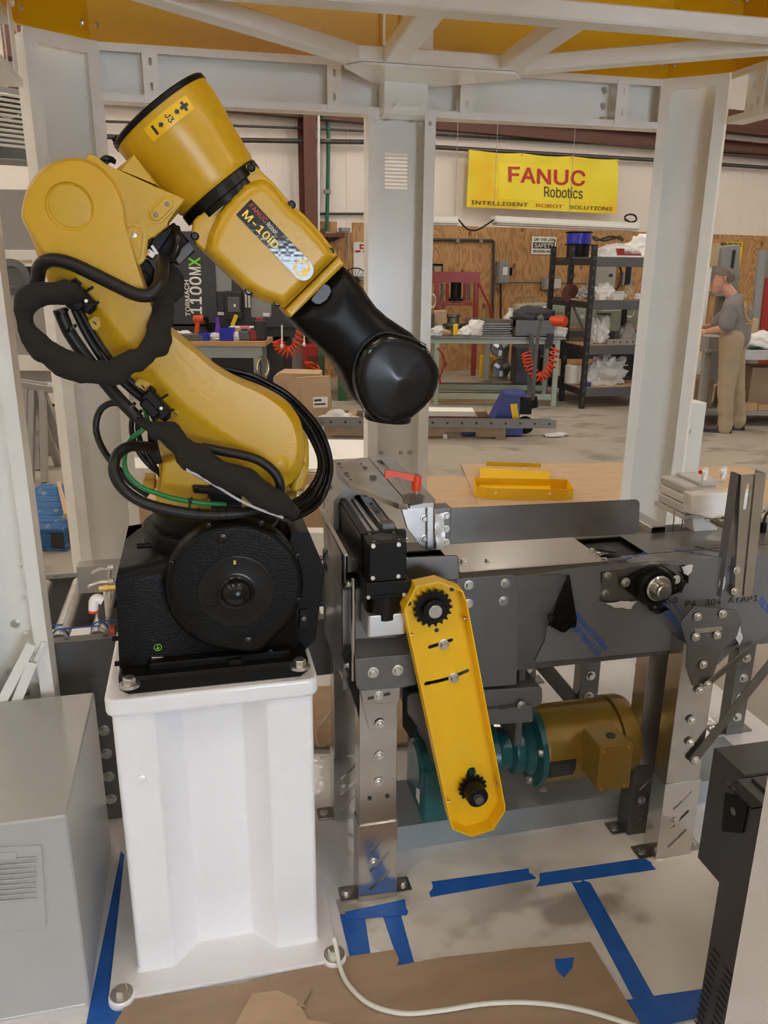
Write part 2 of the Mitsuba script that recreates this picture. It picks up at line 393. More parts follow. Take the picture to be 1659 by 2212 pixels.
mat('wood', proc(lambda p, n, uv: mix((.36, .22, .11), (.5, .33, .18), fbm(p.x * 9, p.y * 9, p.z * 40, 3))), .65)
mat('pallet_wood', proc(lambda p, n, uv: mix((.22, .16, .10), (.34, .26, .18), fbm(p.x * 14, p.y * 5, p.z * 30, 3))), .7)
mat('pallet_blue', proc(lambda p, n, uv: mix((.006, .055, .19), mix((.03, .14, .34), (.30, .36, .40), smoothstep(.6, .75, fbm(p.x * 30, p.y * 9, p.z * 30 + 3, 3))), fbm(p.x * 9, p.y * 40, p.z * 9, 3))), .7)
mat('jack_blue', (.022, .04, .21), .4)
mat('label_yellow', (.75, .52, .01), .5)
mat('banner_light', (.86, .70, .03), .5)
mat('banner_yellow', proc(lambda p, n, uv: mix((.88, .52, .012), (.82, .70, .03), smoothstep(.3, .62, fbm(p.x * 1.1, p.z * 1.6, 3.0, 3)))), .5)
mat('orange', (.60, .075, .012), .4)
mat('orange_red', (.62, .055, .012), .35)
mat('spool_blue', (.012, .02, .34), .3)
mat('purple', (.10, .02, .33), .4)
mat('plastic_white', (.72, .71, .67), .4)
mat('plastic_film', (.62, .62, .60), .22, spec=.6)
mat('paper_white', (.78, .78, .77), .7)
mat('paper_pink', (.80, .25, .30), .7)
mat('conduit', (.30, .30, .28), .4, .6)
mat('pipe_black', (.035, .033, .032), .45)
mat('pipe_green', (.012, .10, .06), .5)
mat('cable_grey', (.60, .61, .55), .45)
mat('brass', (.55, .37, .12), .35, .85)
mat('window_dark', (.05, .053, .055), .2, spec=.6)
mat('skin', (.50, .26, .18), .55)
mat('hair', proc(lambda p, n, uv: mix((.05, .037, .026), (.17, .14, .11), fbm(p.x * 120, p.y * 120, p.z * 60, 2))), .6)
mat('shirt', (.19, .178, .18), .85)
mat('khaki', proc(lambda p, n, uv: mix((.30, .235, .15), (.40, .32, .215), fbm(p.x * 12, p.y * 12, p.z * 12, 3))), .85)
mat('boots', (.045, .036, .028), .6)
mat('shirt_print', (.42, .25, .09), .8)
mat('dark_cloth', (.035, .036, .045), .9)
mat('tan', (.42, .30, .16), .5)
mat('lime', (.22, .62, .03), .5)

# ------------------------------------------------------------------ the building
A0, UW = np.array([1.85, 12.25, 0]), np.array([math.cos(math.radians(11.6)), math.sin(math.radians(11.6)), 0])   # the rear wall and its run
NWALL = np.array([UW[1], -UW[0], 0])                                    # towards the room
BW = Plane(A0, UW, (0, 0, 1))                                           # coordinates along the wall, and height
struct('floor', bx(-9, 17, -8, 17.5, -.2, 0, 0), 'concrete', 'stained bare concrete floor of the workshop')
struct('ceiling', bx(-9, 17, -8, 17.5, CEIL, CEIL + .2, 0), 'ceiling_white')
struct('wall_left', bx(-8.2, -8, -8, 17, 0, CEIL, 0), 'wall_panel')
struct('wall_right', bx(16, 16.2, -8, 17, 0, CEIL, 0), 'wall_panel')
struct('wall_back', obox(A0 + UW * 1.5 - NWALL * .1 + [0, 0, CEIL / 2], (25, .2, CEIL), UW, -NWALL, 0), 'wall_panel', 'white insulated wall of the workshop behind the machine cell')
x0, x1, hh = DOOR
struct('wall_front', [bx(-9, x0, -8.2, -8, 0, CEIL, 0), bx(x1, 17, -8.2, -8, 0, CEIL, 0), bx(x0, x1, -8.2, -8, hh, CEIL, 0)], 'wall_panel')
for i in range(5):                                                       # daylit panes of the bay door behind the camera
    z = .15 + i * (hh - .15) / 5
    k = struct(f'window_{i + 1}', bx(x0 + .05, x1 - .05, -8.12, -8.08, z, z + (hh - .15) / 5 - .08, 0), 'plastic_white')
    scene[k]['emitter'] = {'type': 'area', 'radiance': rgb(DAY)}
struct('trim_1', [bx(x0, x1, -8.13, -8.05, .07 + i * (hh - .15) / 5, .15 + i * (hh - .15) / 5, 0) for i in range(6)] + [bx(x, x + .06, -8.13, -8.05, 0, hh, 0) for x in (x0, x1 - .06)], 'machine_grey')
for i, (x, y) in enumerate(LAMPS):
    k = thing('ceiling_light', 'twin tube work light hanging under the workshop ceiling', 'light', 'ceiling lights'); 
    part(k, 'housing', bx(x - .17, x + .17, y - .62, y + .62, CEIL - .42, CEIL - .36), 'white_paint')
    for s in (-1, 1):
        t = part(k, 'tube', cyl((x + s * .09, y - .6, CEIL - .45), (x + s * .09, y + .6, CEIL - .45), .028, 10), 'plastic_white')
        scene[t]['emitter'] = {'type': 'area', 'radiance': rgb(np.array(LAMP) * 8)}
    for s in (-.5, .5): part(k, 'hanger', cyl((x, y + s, CEIL - .36), (x, y + s, CEIL), .006, 6), 'conduit')

# ------------------------------------------------------------------ the white machine cell
YB = 3.9                                                                # its rear side
ZB, ZT = 2.315, 2.53                                                     # underside and top of its ring beam
cell = thing('machine_cell', 'white painted steel enclosure frame with yellow fascia around the robot', 'enclosure')
def channel(W, D, L, t=.005, lip=0.0):
    """Open channel: outline in local xy, mouth at y = 0, back at y = D, lips L wide."""
    p = [(-W / 2 + L, 0), (-W / 2, 0), (-W / 2, D), (W / 2, D), (W / 2, 0), (W / 2 - L, 0)]
    return sg.LineString(p).buffer(t / 2, cap_style=2, join_style=2)
def upright(o, mouth, W, D, L, h):
    m = np.asarray(mouth, float)
    return prism(channel(W, D, L), h, frame(o, np.cross(-m, [0, 0, 1]), -m))
# middle post, with its ten vent slots
xc0, xc1 = at(797, 240, y=YB)[0], at(941, 240, y=YB)[0]; xc, W = (xc0 + xc1) / 2, xc1 - xc0
post = to_man(upright((xc, YB, 0), (0, -1, 0), W, .10, .05, ZB + .02))
fp = front(YB + .06)
for i in range(10):
    a, b = fp(835, 331 + i * 8.15), fp(885, 331 + i * 8.15)
    post = post - to_man(prism(slot((a + b) / 2, b[0] - a[0], .0105, 0), .1, frame((0, YB + .15, 0), (1, 0, 0), (0, 0, 1))))
for px, py in ((810, 262), (929, 267)):
    q = front(YB)(px, py); post = post - to_man(cyl((q[0], YB - .05, q[1]), (q[0], YB + .03, q[1]), .009))
part(cell, 'post', mm(post), 'white_paint')
for px, py in ((838, 249), (892, 249)):
    part(cell, 'bolt', hexbolt(np.array([*at(px, py, y=YB + .07)[:2], ZB - .002]), (0, 0, -1), .012), 'zinc', 35)
for px, py in ((824, 978), (866, 978), (884, 978)):
    part(cell, 'bolt', hexbolt(at(px, py, y=YB + .097), (0, -1, 0), .009), 'zinc', 35)
# corner posts, webs turned towards the middle of the cell
def corner(pxl, pxr, py, side):
    """Mouth corners at these pixels of height py."""
    a = at(pxl, py, y=YB if side > 0 else YB - .17); b = at(pxr, py, y=YB if side < 0 else YB - .2)
    a[2] = b[2] = 0; d = b - a; W = np.linalg.norm(d); ex = d / W
    part(cell, 'corner_post', prism(channel(W, .09, .05), ZB + .2, frame((a + b) / 2, ex, (-ex[1], ex[0], 0))), 'white_paint')
    return a, b, ex
La, Lb, Le = corner(80, 233, 340, -1)
Ra, Rb, Re = corner(1415, 1556, 330, 1)
# ring beam: channels with stiffener tabs
def beam(p, q, tabs, inward, holes=True):
    """C section from p to q (at the underside), web away from the inside."""
    p, q = np.asarray(p, float), np.asarray(q, float); d = (q - p) / np.linalg.norm(q - p); n = np.asarray(inward, float); L = np.linalg.norm(q - p)
    h = ZT - ZB
    C = sg.LineString([(0, .028), (0, 0), (.09, 0), (.09, h), (0, h), (0, h - .028)]).buffer(.0025, cap_style=2, join_style=2)
    M = frame(p, -n, (0, 0, 1))
    if M[:3, 2] @ d < 0: M = frame(q, -n, (0, 0, 1))
    part(cell, 'ring_beam', prism(C, L, M), 'white_paint')
    for t in tabs:
        c = p + d * t + n * .002
        g = sg.box(-.032, .004, .032, h - .004)
        for z in (.06, h - .06): g = g.difference(slot(np.array([0, z]), .032, .013, math.pi / 2))
        part(cell, 'stiffener', prism(g, .006, frame(c, np.cross((0, 0, 1), n), (0, 0, 1))), 'white_paint')
xs = lambda px, py: at(px, py, y=YB)[0]
xl, xr = xs(199, 160), xs(1440, 240)
beam((xl, YB, ZB), (xr, YB, ZB), [xs(326, 160) - xl, xs(722, 210) - xl, xs(1007, 233) - xl, xs(1342, 230) - xl], (0, -1, 0))
for px, sx, zz in ((203, 1, (.05, .16)), (1443, -1, (.05, .16)), (1322, 0, (.04, .10, .17))):
    x = xs(px, 200)
    if sx:
        part(cell, 'end_plate', bx(x - .004, x + .004, YB - .012, YB + .09, ZB, ZT, .001), 'white_paint')
        for z in zz: part(cell, 'bolt', hexbolt((x + sx * .004, YB + .03, ZB + z), (sx, 0, 0), .013), 'zinc', 35)
    else:
        for z in zz: part(cell, 'bolt', hexbolt((x, YB + .087, ZB + z), (0, -1, 0), .012), 'zinc', 35)
for px in (276, 583, 1374):
    part(cell, 'bolt', hexbolt((xs(px, 130), YB + .05, ZT - .004), (0, 0, -1), .012), 'zinc', 35)
# chamfer corner pieces and side beams
SL = np.array([La[0] - .0, La[1] - .02]); SR = np.array([Rb[0], Rb[1] - .02])
beam((SL[0], SL[1], ZB), (SL[0] - .02, .9, ZB), [.25, .95, 1.6], (1, 0, 0))
beam((SR[0], SR[1], ZB), (SR[0] + .02, .9, ZB), [.22, .95, 1.6], (-1, 0, 0))
for s, S in ((1, SL), (-1, SR)):
    for dy, z in ((.07, .06), (.07, .16), (.36, .06), (.36, .16), (.5, .11)):
        part(cell, 'bolt', hexbolt((S[0] - s * .085, S[1] - dy, ZB + z), (s, 0, 0), .014), 'zinc', 35)
for a, b, e in ((La, Lb, Le), (Ra, Rb, Re)):
    n = np.array([-e[1], e[0], 0])
    part(cell, 'corner_cap', bar(a + n * .01 + [0, 0, ZT - .02], b + n * .01 + [0, 0, ZT - .02], .02, .05), 'white_paint')
    for t in (.15, .5, .85):
        part(cell, 'bolt', hexbolt(a + (b - a) * t + n * .045 + [0, 0, ZT - .032], (0, 0, -1), .011), 'zinc', 35)
# sill rails
part(cell, 'sill', bx(xs(300, 1100), xc0, YB, YB + .08, .0, .1), 'white_paint'); part(cell, 'sill', bx(xc1, Rb[0], YB, YB + .08, .0, .1), 'white_paint')
# yellow fascia above the beam
HF = .62
for p, q in (((xl - .0, YB + .03), (xr, YB + .03)), ((La[0] - .03, La[1] + .0), (xl, YB + .03)), ((xr, YB + .03), (Rb[0] + .03, Rb[1])), ((La[0] - .03, La[1]), (La[0] - .06, .7)), ((Rb[0] + .03, Rb[1]), (Rb[0] + .06, .7))):
    p, q = np.array([*p, 0.]), np.array([*q, 0.]); d = (q - p) / np.linalg.norm(q - p); up = np.array([0, 0, 1.])
    part(cell, 'fascia', [bar(p + up * (ZT + .01 + HF / 2), q + up * (ZT + .01 + HF / 2), .004, HF), bar(p + up * (ZT + .01 + HF), q + up * (ZT + .01 + HF), .09, .004)], 'hood_yellow')
    if np.linalg.norm(q - p) > .3:
        for e in (p, q):
            for z in (.07, .3):
                part(cell, 'bolt', hexbolt(e + up * (ZT + z) + (d if e is p else -d) * .03 + np.cross(d, up) * (.0 if 1 else 0), (d if e is p else -d), .011), 'zinc', 35)
part(cell, 'hood_roof', prism(sg.Polygon([(La[0] - .06, .9), (La[0] - .03, La[1]), (xl, YB + .03), (xr, YB + .03), (Rb[0] + .03, Rb[1]), (Rb[0] + .06, .9)]), .004, level(ZT + HF + .012).M), 'hood_yellow')
# flat bracing overhead: square tubes meeting above the middle post
ZC = 2.45
lv = level(ZC - .0)
def rail(a, b, w=.10, h=.06, z=ZC):
    A, B = np.array([*a, z + h / 2]), np.array([*b, z + h / 2])
    part(cell, 'brace_tube', bar(A, B, w, h, b=.006), 'white_paint')
pw = lambda px, py, z=ZC: at(px, py, z=z)[:2]
yC = 2.88
rail((La[0] - .05, yC), (Rb[0] + .05, yC), .10, .06)                       # long cross tube
hubx, huby = at(860, 236, z=ZB + .02)[0], YB - .06
eL, eR = pw(722, 150 + 18), pw(1080, 190)
rail((eL[0], YB - .30), (eR[0], YB - .30), .09, .06)
rail(pw(270, 2) + np.array([-.35, -.35]), (eL[0] + .03, YB - .30), .09, .06)
rail((eR[0] - .03, YB - .30), pw(1659, 128) + np.array([.4, -.4]), .09, .06)
for p0, p1 in (((935, 15), (812, 190)), ((1245, 50), (1050, 190))):
    a, b = pw(*p0), pw(*p1); xm = (a[0] + b[0]) / 2
    rail((a[0] * .5 + xm * .5, yC), (b[0] * .5 + xm * .5, YB - .30), .10, .06)
# lower gusset to the post
part(cell, 'gusset', prism(sg.Polygon([(eL[0], YB - .26), (eL[0] + .06, YB - .34), (eR[0] - .06, YB - .34), (eR[0], YB - .26), (xc + .12, YB + .02), (xc - .12, YB + .02)]), .01, frame((0, 0, ZC - .012), (1, 0, 0), (0, 1, 0))), 'white_paint')
part(cell, 'post_bracket', [bx(xc - .1, xc + .1, YB - .06, YB + .06, ZB - .008, ZC - .01), bx(xc - .06, xc + .06, YB - .12, YB - .05, ZB + .02, ZB + .03)], 'white_paint')
g = sg.box(-.05, 0, .05, .36).difference(sg.box(-.03, .10, .03, .22).buffer(.01))
for dx in (-.07, .08):
    part(cell, 'hanger_plate', prism(g if dx < 0 else sg.box(-.03, 0, .03, .36), .006, frame((xc + .02 + dx, YB - .02, ZC + .06), (1, 0, 0), (0, 0, 1))), 'white_paint')
# stub posts beside the corner posts
for (px0, px1, pyt, dd) in ((120, 160, 897, -.02), (1462, 1527, 872, .0)):
    a, b = at(px0, pyt, y=YB + dd), at(px1, pyt, y=YB + dd)
    part(cell, 'stub_post', [bx(a[0], b[0], YB + dd, YB + dd + .12, 0, a[2], .003)], 'white_paint')
    part(cell, 'bolt', hexbolt(((a[0] + b[0]) / 2, YB + dd - .001, a[2] - .16), (0, -1, 0), .011), 'zinc', 35)
# near left post of the cell: its mouth looks our way
pl = front(2.09)
a, b = at(-70, 1250, y=2.09)[0], at(84, 1250, y=2.09)[0]
part(cell, 'post', upright(((a + b) / 2, 2.09, 0), (0, -1, 0), b - a, .07, .032, ZB + .1), 'white_paint', label='nearest left post, grey in shade')
part(cell, 'post_lining', bx(b - .035, b - .028, 2.10, 2.15, .1, ZB, .001), 'white_paint')
for px, py in ((33, 1347), (25, 1452), (55, 1495)):
    part(cell, 'bolt', hexbolt(at(px, py, y=2.157), (0, -1, 0), .0085), 'zinc', 35)
for (ax, ay), (bx_, by) in (((-25, 1560), (62, 1392)), ((5, 1575), (64, 1432))):
    part(cell, 'knee_brace', bar(at(ax, ay, y=2.075), at(bx_, by, y=2.075), .004, .028, (0, 1, 0)), 'white_paint')
    part(cell, 'knee_brace', bar(at(ax + 6, ay, y=2.062), at(bx_ + 6, by, y=2.062), .026, .004, (0, 1, 0)), 'white_paint')
for py in (1225, 1290, 1365, 1392):
    q = at(44 + (py - 1225) * .1, py, y=2.086); part(cell, 'clip', bx(q[0] - .006, q[0] + .004, 2.078, 2.09, q[2] - .004, q[2] + .004, .001), 'plastic_film')
q = at(95, 1410, y=2.08); part(cell, 'clip', bar(at(75, 1430, y=2.08), at(96, 1388, y=2.08), .012, .004, (0, 1, 0)), 'white_paint')

# ------------------------------------------------------------------ cell floor, robot pedestal, cabinets
solo('base_plate', bx(-1.0, 2.02, .8, 4.05, .0005, .006, .001), 'white_gloss', 'white painted floor plate carrying the pedestal and conveyor legs', 'floor plate')
ped = thing('robot_pedestal', 'glossy white steel pedestal with folded front under the robot', 'pedestal')
def foldsect(x0, x1, y0, y1, r=.02, d=.062):
    p = []
    w, h = x1 - x0, y1 - y0
    side = [(0, 0), (.20, 0), (.33, 1), (.64, 1), (.76, 0), (1, 0)]
    for k, (c, u, v, L) in enumerate((((x0, y0), (1, 0), (0, 1), w), ((x1, y0), (0, 1), (-1, 0), h), ((x1, y1), (-1, 0), (0, -1), w), ((x0, y1), (0, -1), (1, 0), h))):
        for s, q in side[:-1]:
            p.append(np.array(c) + np.array(u) * s * L + np.array(v) * q * d)
    return rounded(np.array(p), r, .02)
PX0, PX1, PY0, PY1 = -.224, .214, 1.6, 2.02
part(ped, 'body', slab(foldsect(PX0, PX1, PY0, PY1, .012), [(0, 0), (0, .72)], frame((0, 0, .74), (1, 0, 0), (0, 1, 0))), 'white_gloss', 25)
cap = rounded(sg.box(PX0 - .012, PY0 - .012, PX1 + .012, PY1 + .012).exterior.coords, .025)
part(ped, 'top_plate', slab(cap, roundprof(.008, .045, 3, .012), frame((0, 0, .765), (1, 0, 0), (0, 1, 0))), 'white_gloss', 40)
part(ped, 'foot_plate', slab(rounded(sg.box(-.286, 1.53, .255, 2.07).exterior.coords, .004), roundprof(.002, .018, 2), frame((0, 0, .024), (1, 0, 0), (0, 1, 0))), 'white_gloss', 40)
q = slab(foldsect(PX0 - .006, PX1 + .006, PY0 - .006, PY1 + .006, .012), [(.006, 0), (0, .008)], frame((0, 0, .032), (1, 0, 0), (0, 1, 0)))
part(ped, 'weld_bead', q, 'white_gloss')
for px, py in ((263, 2137), (722, 2052)):
    o = at(px, py + 12, z=.024)
    part(ped, 'levelling_pad', cyl(o - [0, 0, .018], o + [0, 0, .003], .030, 28, .003), 'white_gloss')
    bo = part(ped, 'bolt', hexbolt(o + [0, 0, .003], (0, 0, 1), .0155, h=.014), 'zinc', 35, label='large zinc hex bolt on a wide washer')
    part(bo, 'washer', lathe([(0, .003), (.026, .003), (.026, .006), (0, .006)], 28, frame(o, (1, 0, 0), (0, 1, 0))), 'zinc')
for px, py in ((305, 1682), ):
    o = at(px, py, y=PY0 - .0); part(ped, 'plug', lathe([(0, 0), (.011, 0), (.011, .003), (.006, .005), (0, .005)], 18, axis_frame(o, (0, -1, 0))), 'white_gloss')
# left: low grey cabinet with a vent grille
cb = thing('control_cabinet', 'light grey sheet metal cabinet with a vent grille left of the pedestal', 'cabinet')
CX1, CY0, CY1, CZ = -.325, 1.535, 2.06, .535
part(cb, 'body', bx(-.80, CX1, CY0, CY1, .02, CZ, .004), 'cabinet_grey')
part(cb, 'plinth', bx(-.79, CX1 - .012, CY0 + .012, CY1 - .01, .0062, .022, .002), 'white_paint')
f = front(CY0)
pg = plate(f, [(-60, 1835), (90, 1827), (100, 2005), (-60, 2018)], .006, .006, .002, lift=.006)
gr = part(cb, 'vent_grille', pg, 'cabinet_grey', label='square louvred vent cover')
for i in range(9):
    a, b = f(-60, 1868 + i * 11.0, .01), f(78, 1857 + i * 11.0, .01)
    part(gr, 'slat', bar(f.w(a, .008), f.w(b, .006), .0035, .012, (0, -.6, 1), .001), 'cabinet_grey')
part(gr, 'latch', plate(f, [(-40, 1845), (35, 1842), (35, 1856), (-40, 1860)], .004, .002, .001, lift=.009), 'cabinet_grey')
# right: dark power unit in two boxes, and the white door post before it
dk = thing('power_unit', 'dark charcoal steel cabinet with slotted vents at the right edge of the cell', 'cabinet')
part(dk, 'body', bx(1.0, 1.45, .45, 1.17, .006, .677, .003), 'dark_panel')
part(dk, 'rear_box', bx(1.03, 1.50, 1.18, 1.283, .387, .672, .003), 'dark_panel')
part(dk, 'top_cover', bx(1.03, 1.46, .46, 1.16, .677, .683, .002), 'dark_panel')
lf = Plane((.999, 0, 0), (0, -1, 0), (0, 0, 1))                            # left face, seen from the cell
br = part(dk, 'bracket', [plate(lf, [(1566, 1712), (1617, 1728), (1603, 1800), (1558, 1796)], .003, .004, lift=.004), bx(.975, 1.03, 1.085, 1.165, .672, .676)], 'black_satin', label='black angle bracket with a round hole')
q = lf(1588, 1752); part(br, 'hole', prism(slot(q, .0165, .016), .0006, lf.up(.0042)), 'dull_steel')
for px, py in ((1573, 1693), (1585, 1704)):
    o = at(px, py, z=.677); part(br, 'hole', prism(slot(o[:2], .013, .008, .8), .0005, level(.6763).M), 'ink_black')
for gx in range(2):
    for i in range(14):
        c = lf(1546 + gx * 27 - i * 3.2, 2058 + gx * 42 + i * 13.0)
        part(dk, 'vent_slot', prism(slot(c, .026, .004, 0), .0008, lf.up(.0003)), 'ink_black')
part(cell, 'door_post', bx(.95, 1.30, .80, 1.04, .006, 2.3, .008), 'white_gloss', label='white post nearest the camera at the right edge')

# paper, tape, cardboard and cable on the floor
lv0 = level(.006)
def sheet(px, t, z, r=0.0, step=.03, amp=.0, seed=0, lift=0):
    """A thin lying sheet with the outline px (pixels on the floor)."""
    q = level(z).pts(px)
    if r: q = rounded(q, r)
    m = prism(sg.Polygon(q), t, frame((0, 0, z), (1, 0, 0), (0, 1, 0)))
    if amp:
        M_ = to_man(m).refine_to_length(step); m = mm(M_)
        k = meshkit.fbm(np.column_stack([m[0][:, :2] * 7, m[0][:, 2] * 0]) + seed, 3, seed)
        m[0][:, 2] += np.maximum(k - .35, 0) * amp
    return m
solo('paper_sheet', sheet([(745, 2010), (725, 1945), (880, 1880), (945, 1840), (1150, 1802), (1370, 1757), (1420, 1862), (1500, 1832), (1560, 1850), (1590, 1960), (1570, 2150), (1420, 2165), (1300, 2065), (860, 2075)], .0012, .0062, amp=.0012, seed=3), 'paper', 'scuffed white masking paper on the cell floor before the conveyor', 'paper')
def torn(px, seed, n=5, jag=2.2):
    """Tape outline from its four corners: the two short ends (0-1 and 2-3) torn."""
    rg = np.random.default_rng(seed); a, b, c, d = [np.array(p, float) for p in px]
    e = lambda p, q: [p + (q - p) * t + rg.normal(0, jag, 2) for t in np.linspace(0, 1, n)]
    return [tuple(p) for p in e(a, b) + e(c, d)]
TP = [('strip of blue painters tape along the left side of the pedestal foot plate', [(258, 1836), (277, 1845), (243, 2215), (186, 2215)], .0074),
      ('short blue tape piece at the lower left corner of the foot plate', [(228, 2190), (283, 2168), (283, 2225), (190, 2225)], .0078),
      ('blue tape strip nearest to the front leg of the conveyor, crossing two others', [(745, 1968), (742, 1990), (880, 1976), (876, 1945)], .0095),
      ('left of two short blue tapes running down to the cardboard', [(733, 1976), (783, 1972), (803, 2065), (757, 2080)], .0083),
      ('right of two short blue tapes running down to the cardboard', [(825, 1976), (865, 1975), (895, 2085), (862, 2090)], .0083),
      ('long blue tape strip on the paper left of the torn gap', [(934, 1903), (929, 1937), (1158, 1903), (1140, 1878)], .0083),
      ('blue tape strip with torn ends right of the gap', [(1168, 1887), (1160, 1915), (1416, 1878), (1392, 1853)], .0083),
      ('blue tape strip running towards the dark cabinet', [(1232, 1905), (1274, 1904), (1424, 2165), (1370, 2168)], .0090),
      ('wide blue tape piece at the foot of the dark cabinet', [(1348, 2160), (1380, 2225), (1530, 2190), (1520, 2138)], .0098)]
for i, (lab, px, z) in enumerate(TP):
    solo('tape_strip', sheet(torn(px, 30 + i), .0004, z), 'tape', lab, 'tape', 'blue tape strips on the floor')
solo('cardboard_sheet', sheet([(280, 2165), (520, 2128), (733, 2074), (853, 2055), (862, 2078), (855, 2092), (962, 2070), (1275, 2038), (1392, 2230), (240, 2230)], .005, .0098, amp=.006, seed=8), 'cardboard_dark', 'flat brown cardboard sheet lying before the pedestal under the cable', 'cardboard')
solo('cardboard_sheet', sheet([(600, 2142), (640, 2160), (665, 2205), (800, 2230), (500, 2230), (545, 2150)], .004, .0165, amp=.004, seed=12), 'cardboard', 'torn lighter cardboard flap at the bottom edge of the photo', 'cardboard')
solo('cardboard_scrap', sheet([(660, 2118), (672, 2140), (655, 2170), (665, 2178), (640, 2172), (652, 2145)], .003, .020), 'cardboard_dark', 'narrow torn cardboard scrap beside the lighter flap', 'cardboard')
solo('tape_scrap', sheet([(1198, 2072), (1240, 2068), (1236, 2090), (1218, 2112), (1202, 2095)], .0005, .0172), 'tape', 'small pointed scrap of blue tape stuck on the cardboard', 'tape')
P_ = [at(721, 2025, z=.07), at(727, 2050, z=.05), at(735, 2090, z=.03)] + [at(a, b, z=.0245) for a, b in ((755, 2130), (800, 2170), (870, 2189), (950, 2183), (1050, 2168), (1150, 2166), (1250, 2180), (1360, 2212), (1500, 2262))]
solo('power_cable', tube(P_, .0055, 10, 8), 'cable_grey', 'pale grey round cable curving across the cardboard', 'cable')
# ------------------------------------------------------------------ the robot
rb = thing('industrial_robot', 'yellow six axis robot arm with a black wrist and black base on the white pedestal', 'robot')
BX, BY = .012, 1.82                                                       # its first axis
fb = front(1.665)
def hull(P): return mm(m3.Manifold.hull_points(np.asarray(P, np.float32)))
def ring_pts(c, r, z, n=24): return [(c[0] + r * math.cos(a), c[1] + r * math.sin(a), z) for a in np.arange(n) * 2 * math.pi / n]
def box_pts(x0, x1, y0, y1, z): return [(x, y, z) for x in (x0, x1) for y in (y0, y1)]
base = part(rb, 'base', [
    hull(box_pts(-.205, .19, 1.665, 2.0, .80) + box_pts(-.197, .185, 1.67, 2.0, 1.0) + box_pts(-.19, .18, 1.69, 1.99, 1.025) + ring_pts((BX, BY), .148, 1.05)),
    lathe([(.160, 1.02), (.160, 1.045), (.150, 1.052)], 48, frame((BX, BY, 0), (1, 0, 0), (0, 1, 0)))], 'black_cast', 28, label='black cast iron base')
fp_ = rounded([(-.205, 1.607), (.207, 1.607), (.207, 2.03), (-.205, 2.03)], .004)
part(rb, 'foot', slab(np.array([(-.205, 1.63), (-.185, 1.607), (.187, 1.607), (.207, 1.63), (.207, 2.03), (-.205, 2.03)]), [(.006, 0), (0, .006), (0, .036)], frame((0, 0, .803), (1, 0, 0), (0, 1, 0))), 'black_cast')
part(rb, 'foot_rib', [bx(-.14, .17, 1.635, 1.67, .80, .818, .003), bx(.03, .06, 1.62, 1.64, .80, .815, .002)], 'black_cast')
for px, py in ((280, 1481), (648, 1441)):
    o = at(px, py, z=.803)
    bo = part(rb, 'anchor_bolt', hexbolt(o + [0, 0, .004], (0, 0, 1), .0135, h=.013), 'zinc', 35, label='large zinc hex bolt holding the base')
    part(bo, 'washer', lathe([(0, 0), (.022, 0), (.022, .004), (0, .004)], 28, frame(o, (1, 0, 0), (0, 1, 0))), 'zinc')
# round cover on the front of the base
fc = front(1.615)
c0, c1 = fc(509, 1272), fc(557, 1397)
R0 = np.linalg.norm(fc(355, 1272) - c0)
g = sg.MultiPoint([c0 + R0 * np.array([math.cos(a), math.sin(a)]) for a in np.arange(64) * math.pi / 32] + [c1 + .018 * np.array([math.cos(a), math.sin(a)]) for a in np.arange(16) * math.pi / 8] + [fc(540, 1416)]).convex_hull
cov = part(rb, 'base_cover', slab(rounded(np.array(g.exterior.coords)[:-1], .01, .012), [(.016, 0), (.006, .005), (0, .014), (0, .055)], fc.M), 'black_cast', 40, label='round black cover with a shiny domed centre')
c2 = fc(510, 1278)
Md = fc.up(.0); Md = Md.copy(); Md[:3, 3] = fc.w(c2, 0)
r2 = np.linalg.norm(fc(428, 1278) - c2)
part(cov, 'dish', lathe([(r2 + .001, -.002), (r2 + .001, .0015), (r2 - .002, .002), (r2 - .004, .0012), (r2 * .55, -.006 + .008), (r2 * .43, .004), (r2 * .40, .010), (r2 * .33, .019), (r2 * .2, .0255), (r2 * .08, .028), (0, .0285)], 64, Md), 'black_gloss', 60)
part(cov, 'sight_plug', [bx(fc.w(c2)[0] - .003, fc.w(c2)[0] + .003, 1.610, 1.614, fc.w(c2)[2] + r2 * .80, fc.w(c2)[2] + r2 * .92, .0005)], 'brass')
for px, py in ((450, 1137), (565, 1131), (643, 1203), (370, 1218), (377, 1320), (645, 1298), (461, 1386), (585, 1410)):
    q = fc(px, py); part(cov, 'screw', capscrew(fc.w(q, -.006), fc.n, .006, .004), 'black_gloss')
for px, py in ((479, 1164), (534, 1387)):
    q = fc(px, py); part(cov, 'plug', [capscrew(fc.w(q, 0), fc.n, .0085, .004), lathe([(.009, 0), (.012, .001), (.009, .002)], 20, axis_frame(fc.w(q), fc.n))], 'black_gloss')
for a in (90, 205, 335):
    q = c2 + r2 * .78 * np.array([math.cos(math.radians(a)), math.sin(math.radians(a))])
    part(cov, 'screw', capscrew(fc.w(q, 0), fc.n, .0045, .004), 'black_gloss')
# angular connector housing on the right of the base
f7 = front(1.70)
sb = part(rb, 'side_housing', plate(f7, [(628, 1150), (668, 1150), (701, 1229), (681, 1384), (660, 1404), (630, 1404), (612, 1300)], .22, .003, .002), 'black_satin')
part(sb, 'lid_edge', bar(f7.w(f7(655, 1227), .001), f7.w(f7(700, 1232), .001), .004, .003, (0, 0, 1), .001), 'black_gloss')
part(sb, 'clamp', [plate(f7, [(648, 1318), (666, 1318), (664, 1360), (646, 1358)], .006, .002, .001, lift=.008)], 'black_gloss')
q = f7(655, 1333); part(sb, 'screw', capscrew(f7.w(q, .008), f7.n, .006, .004), 'dull_steel')
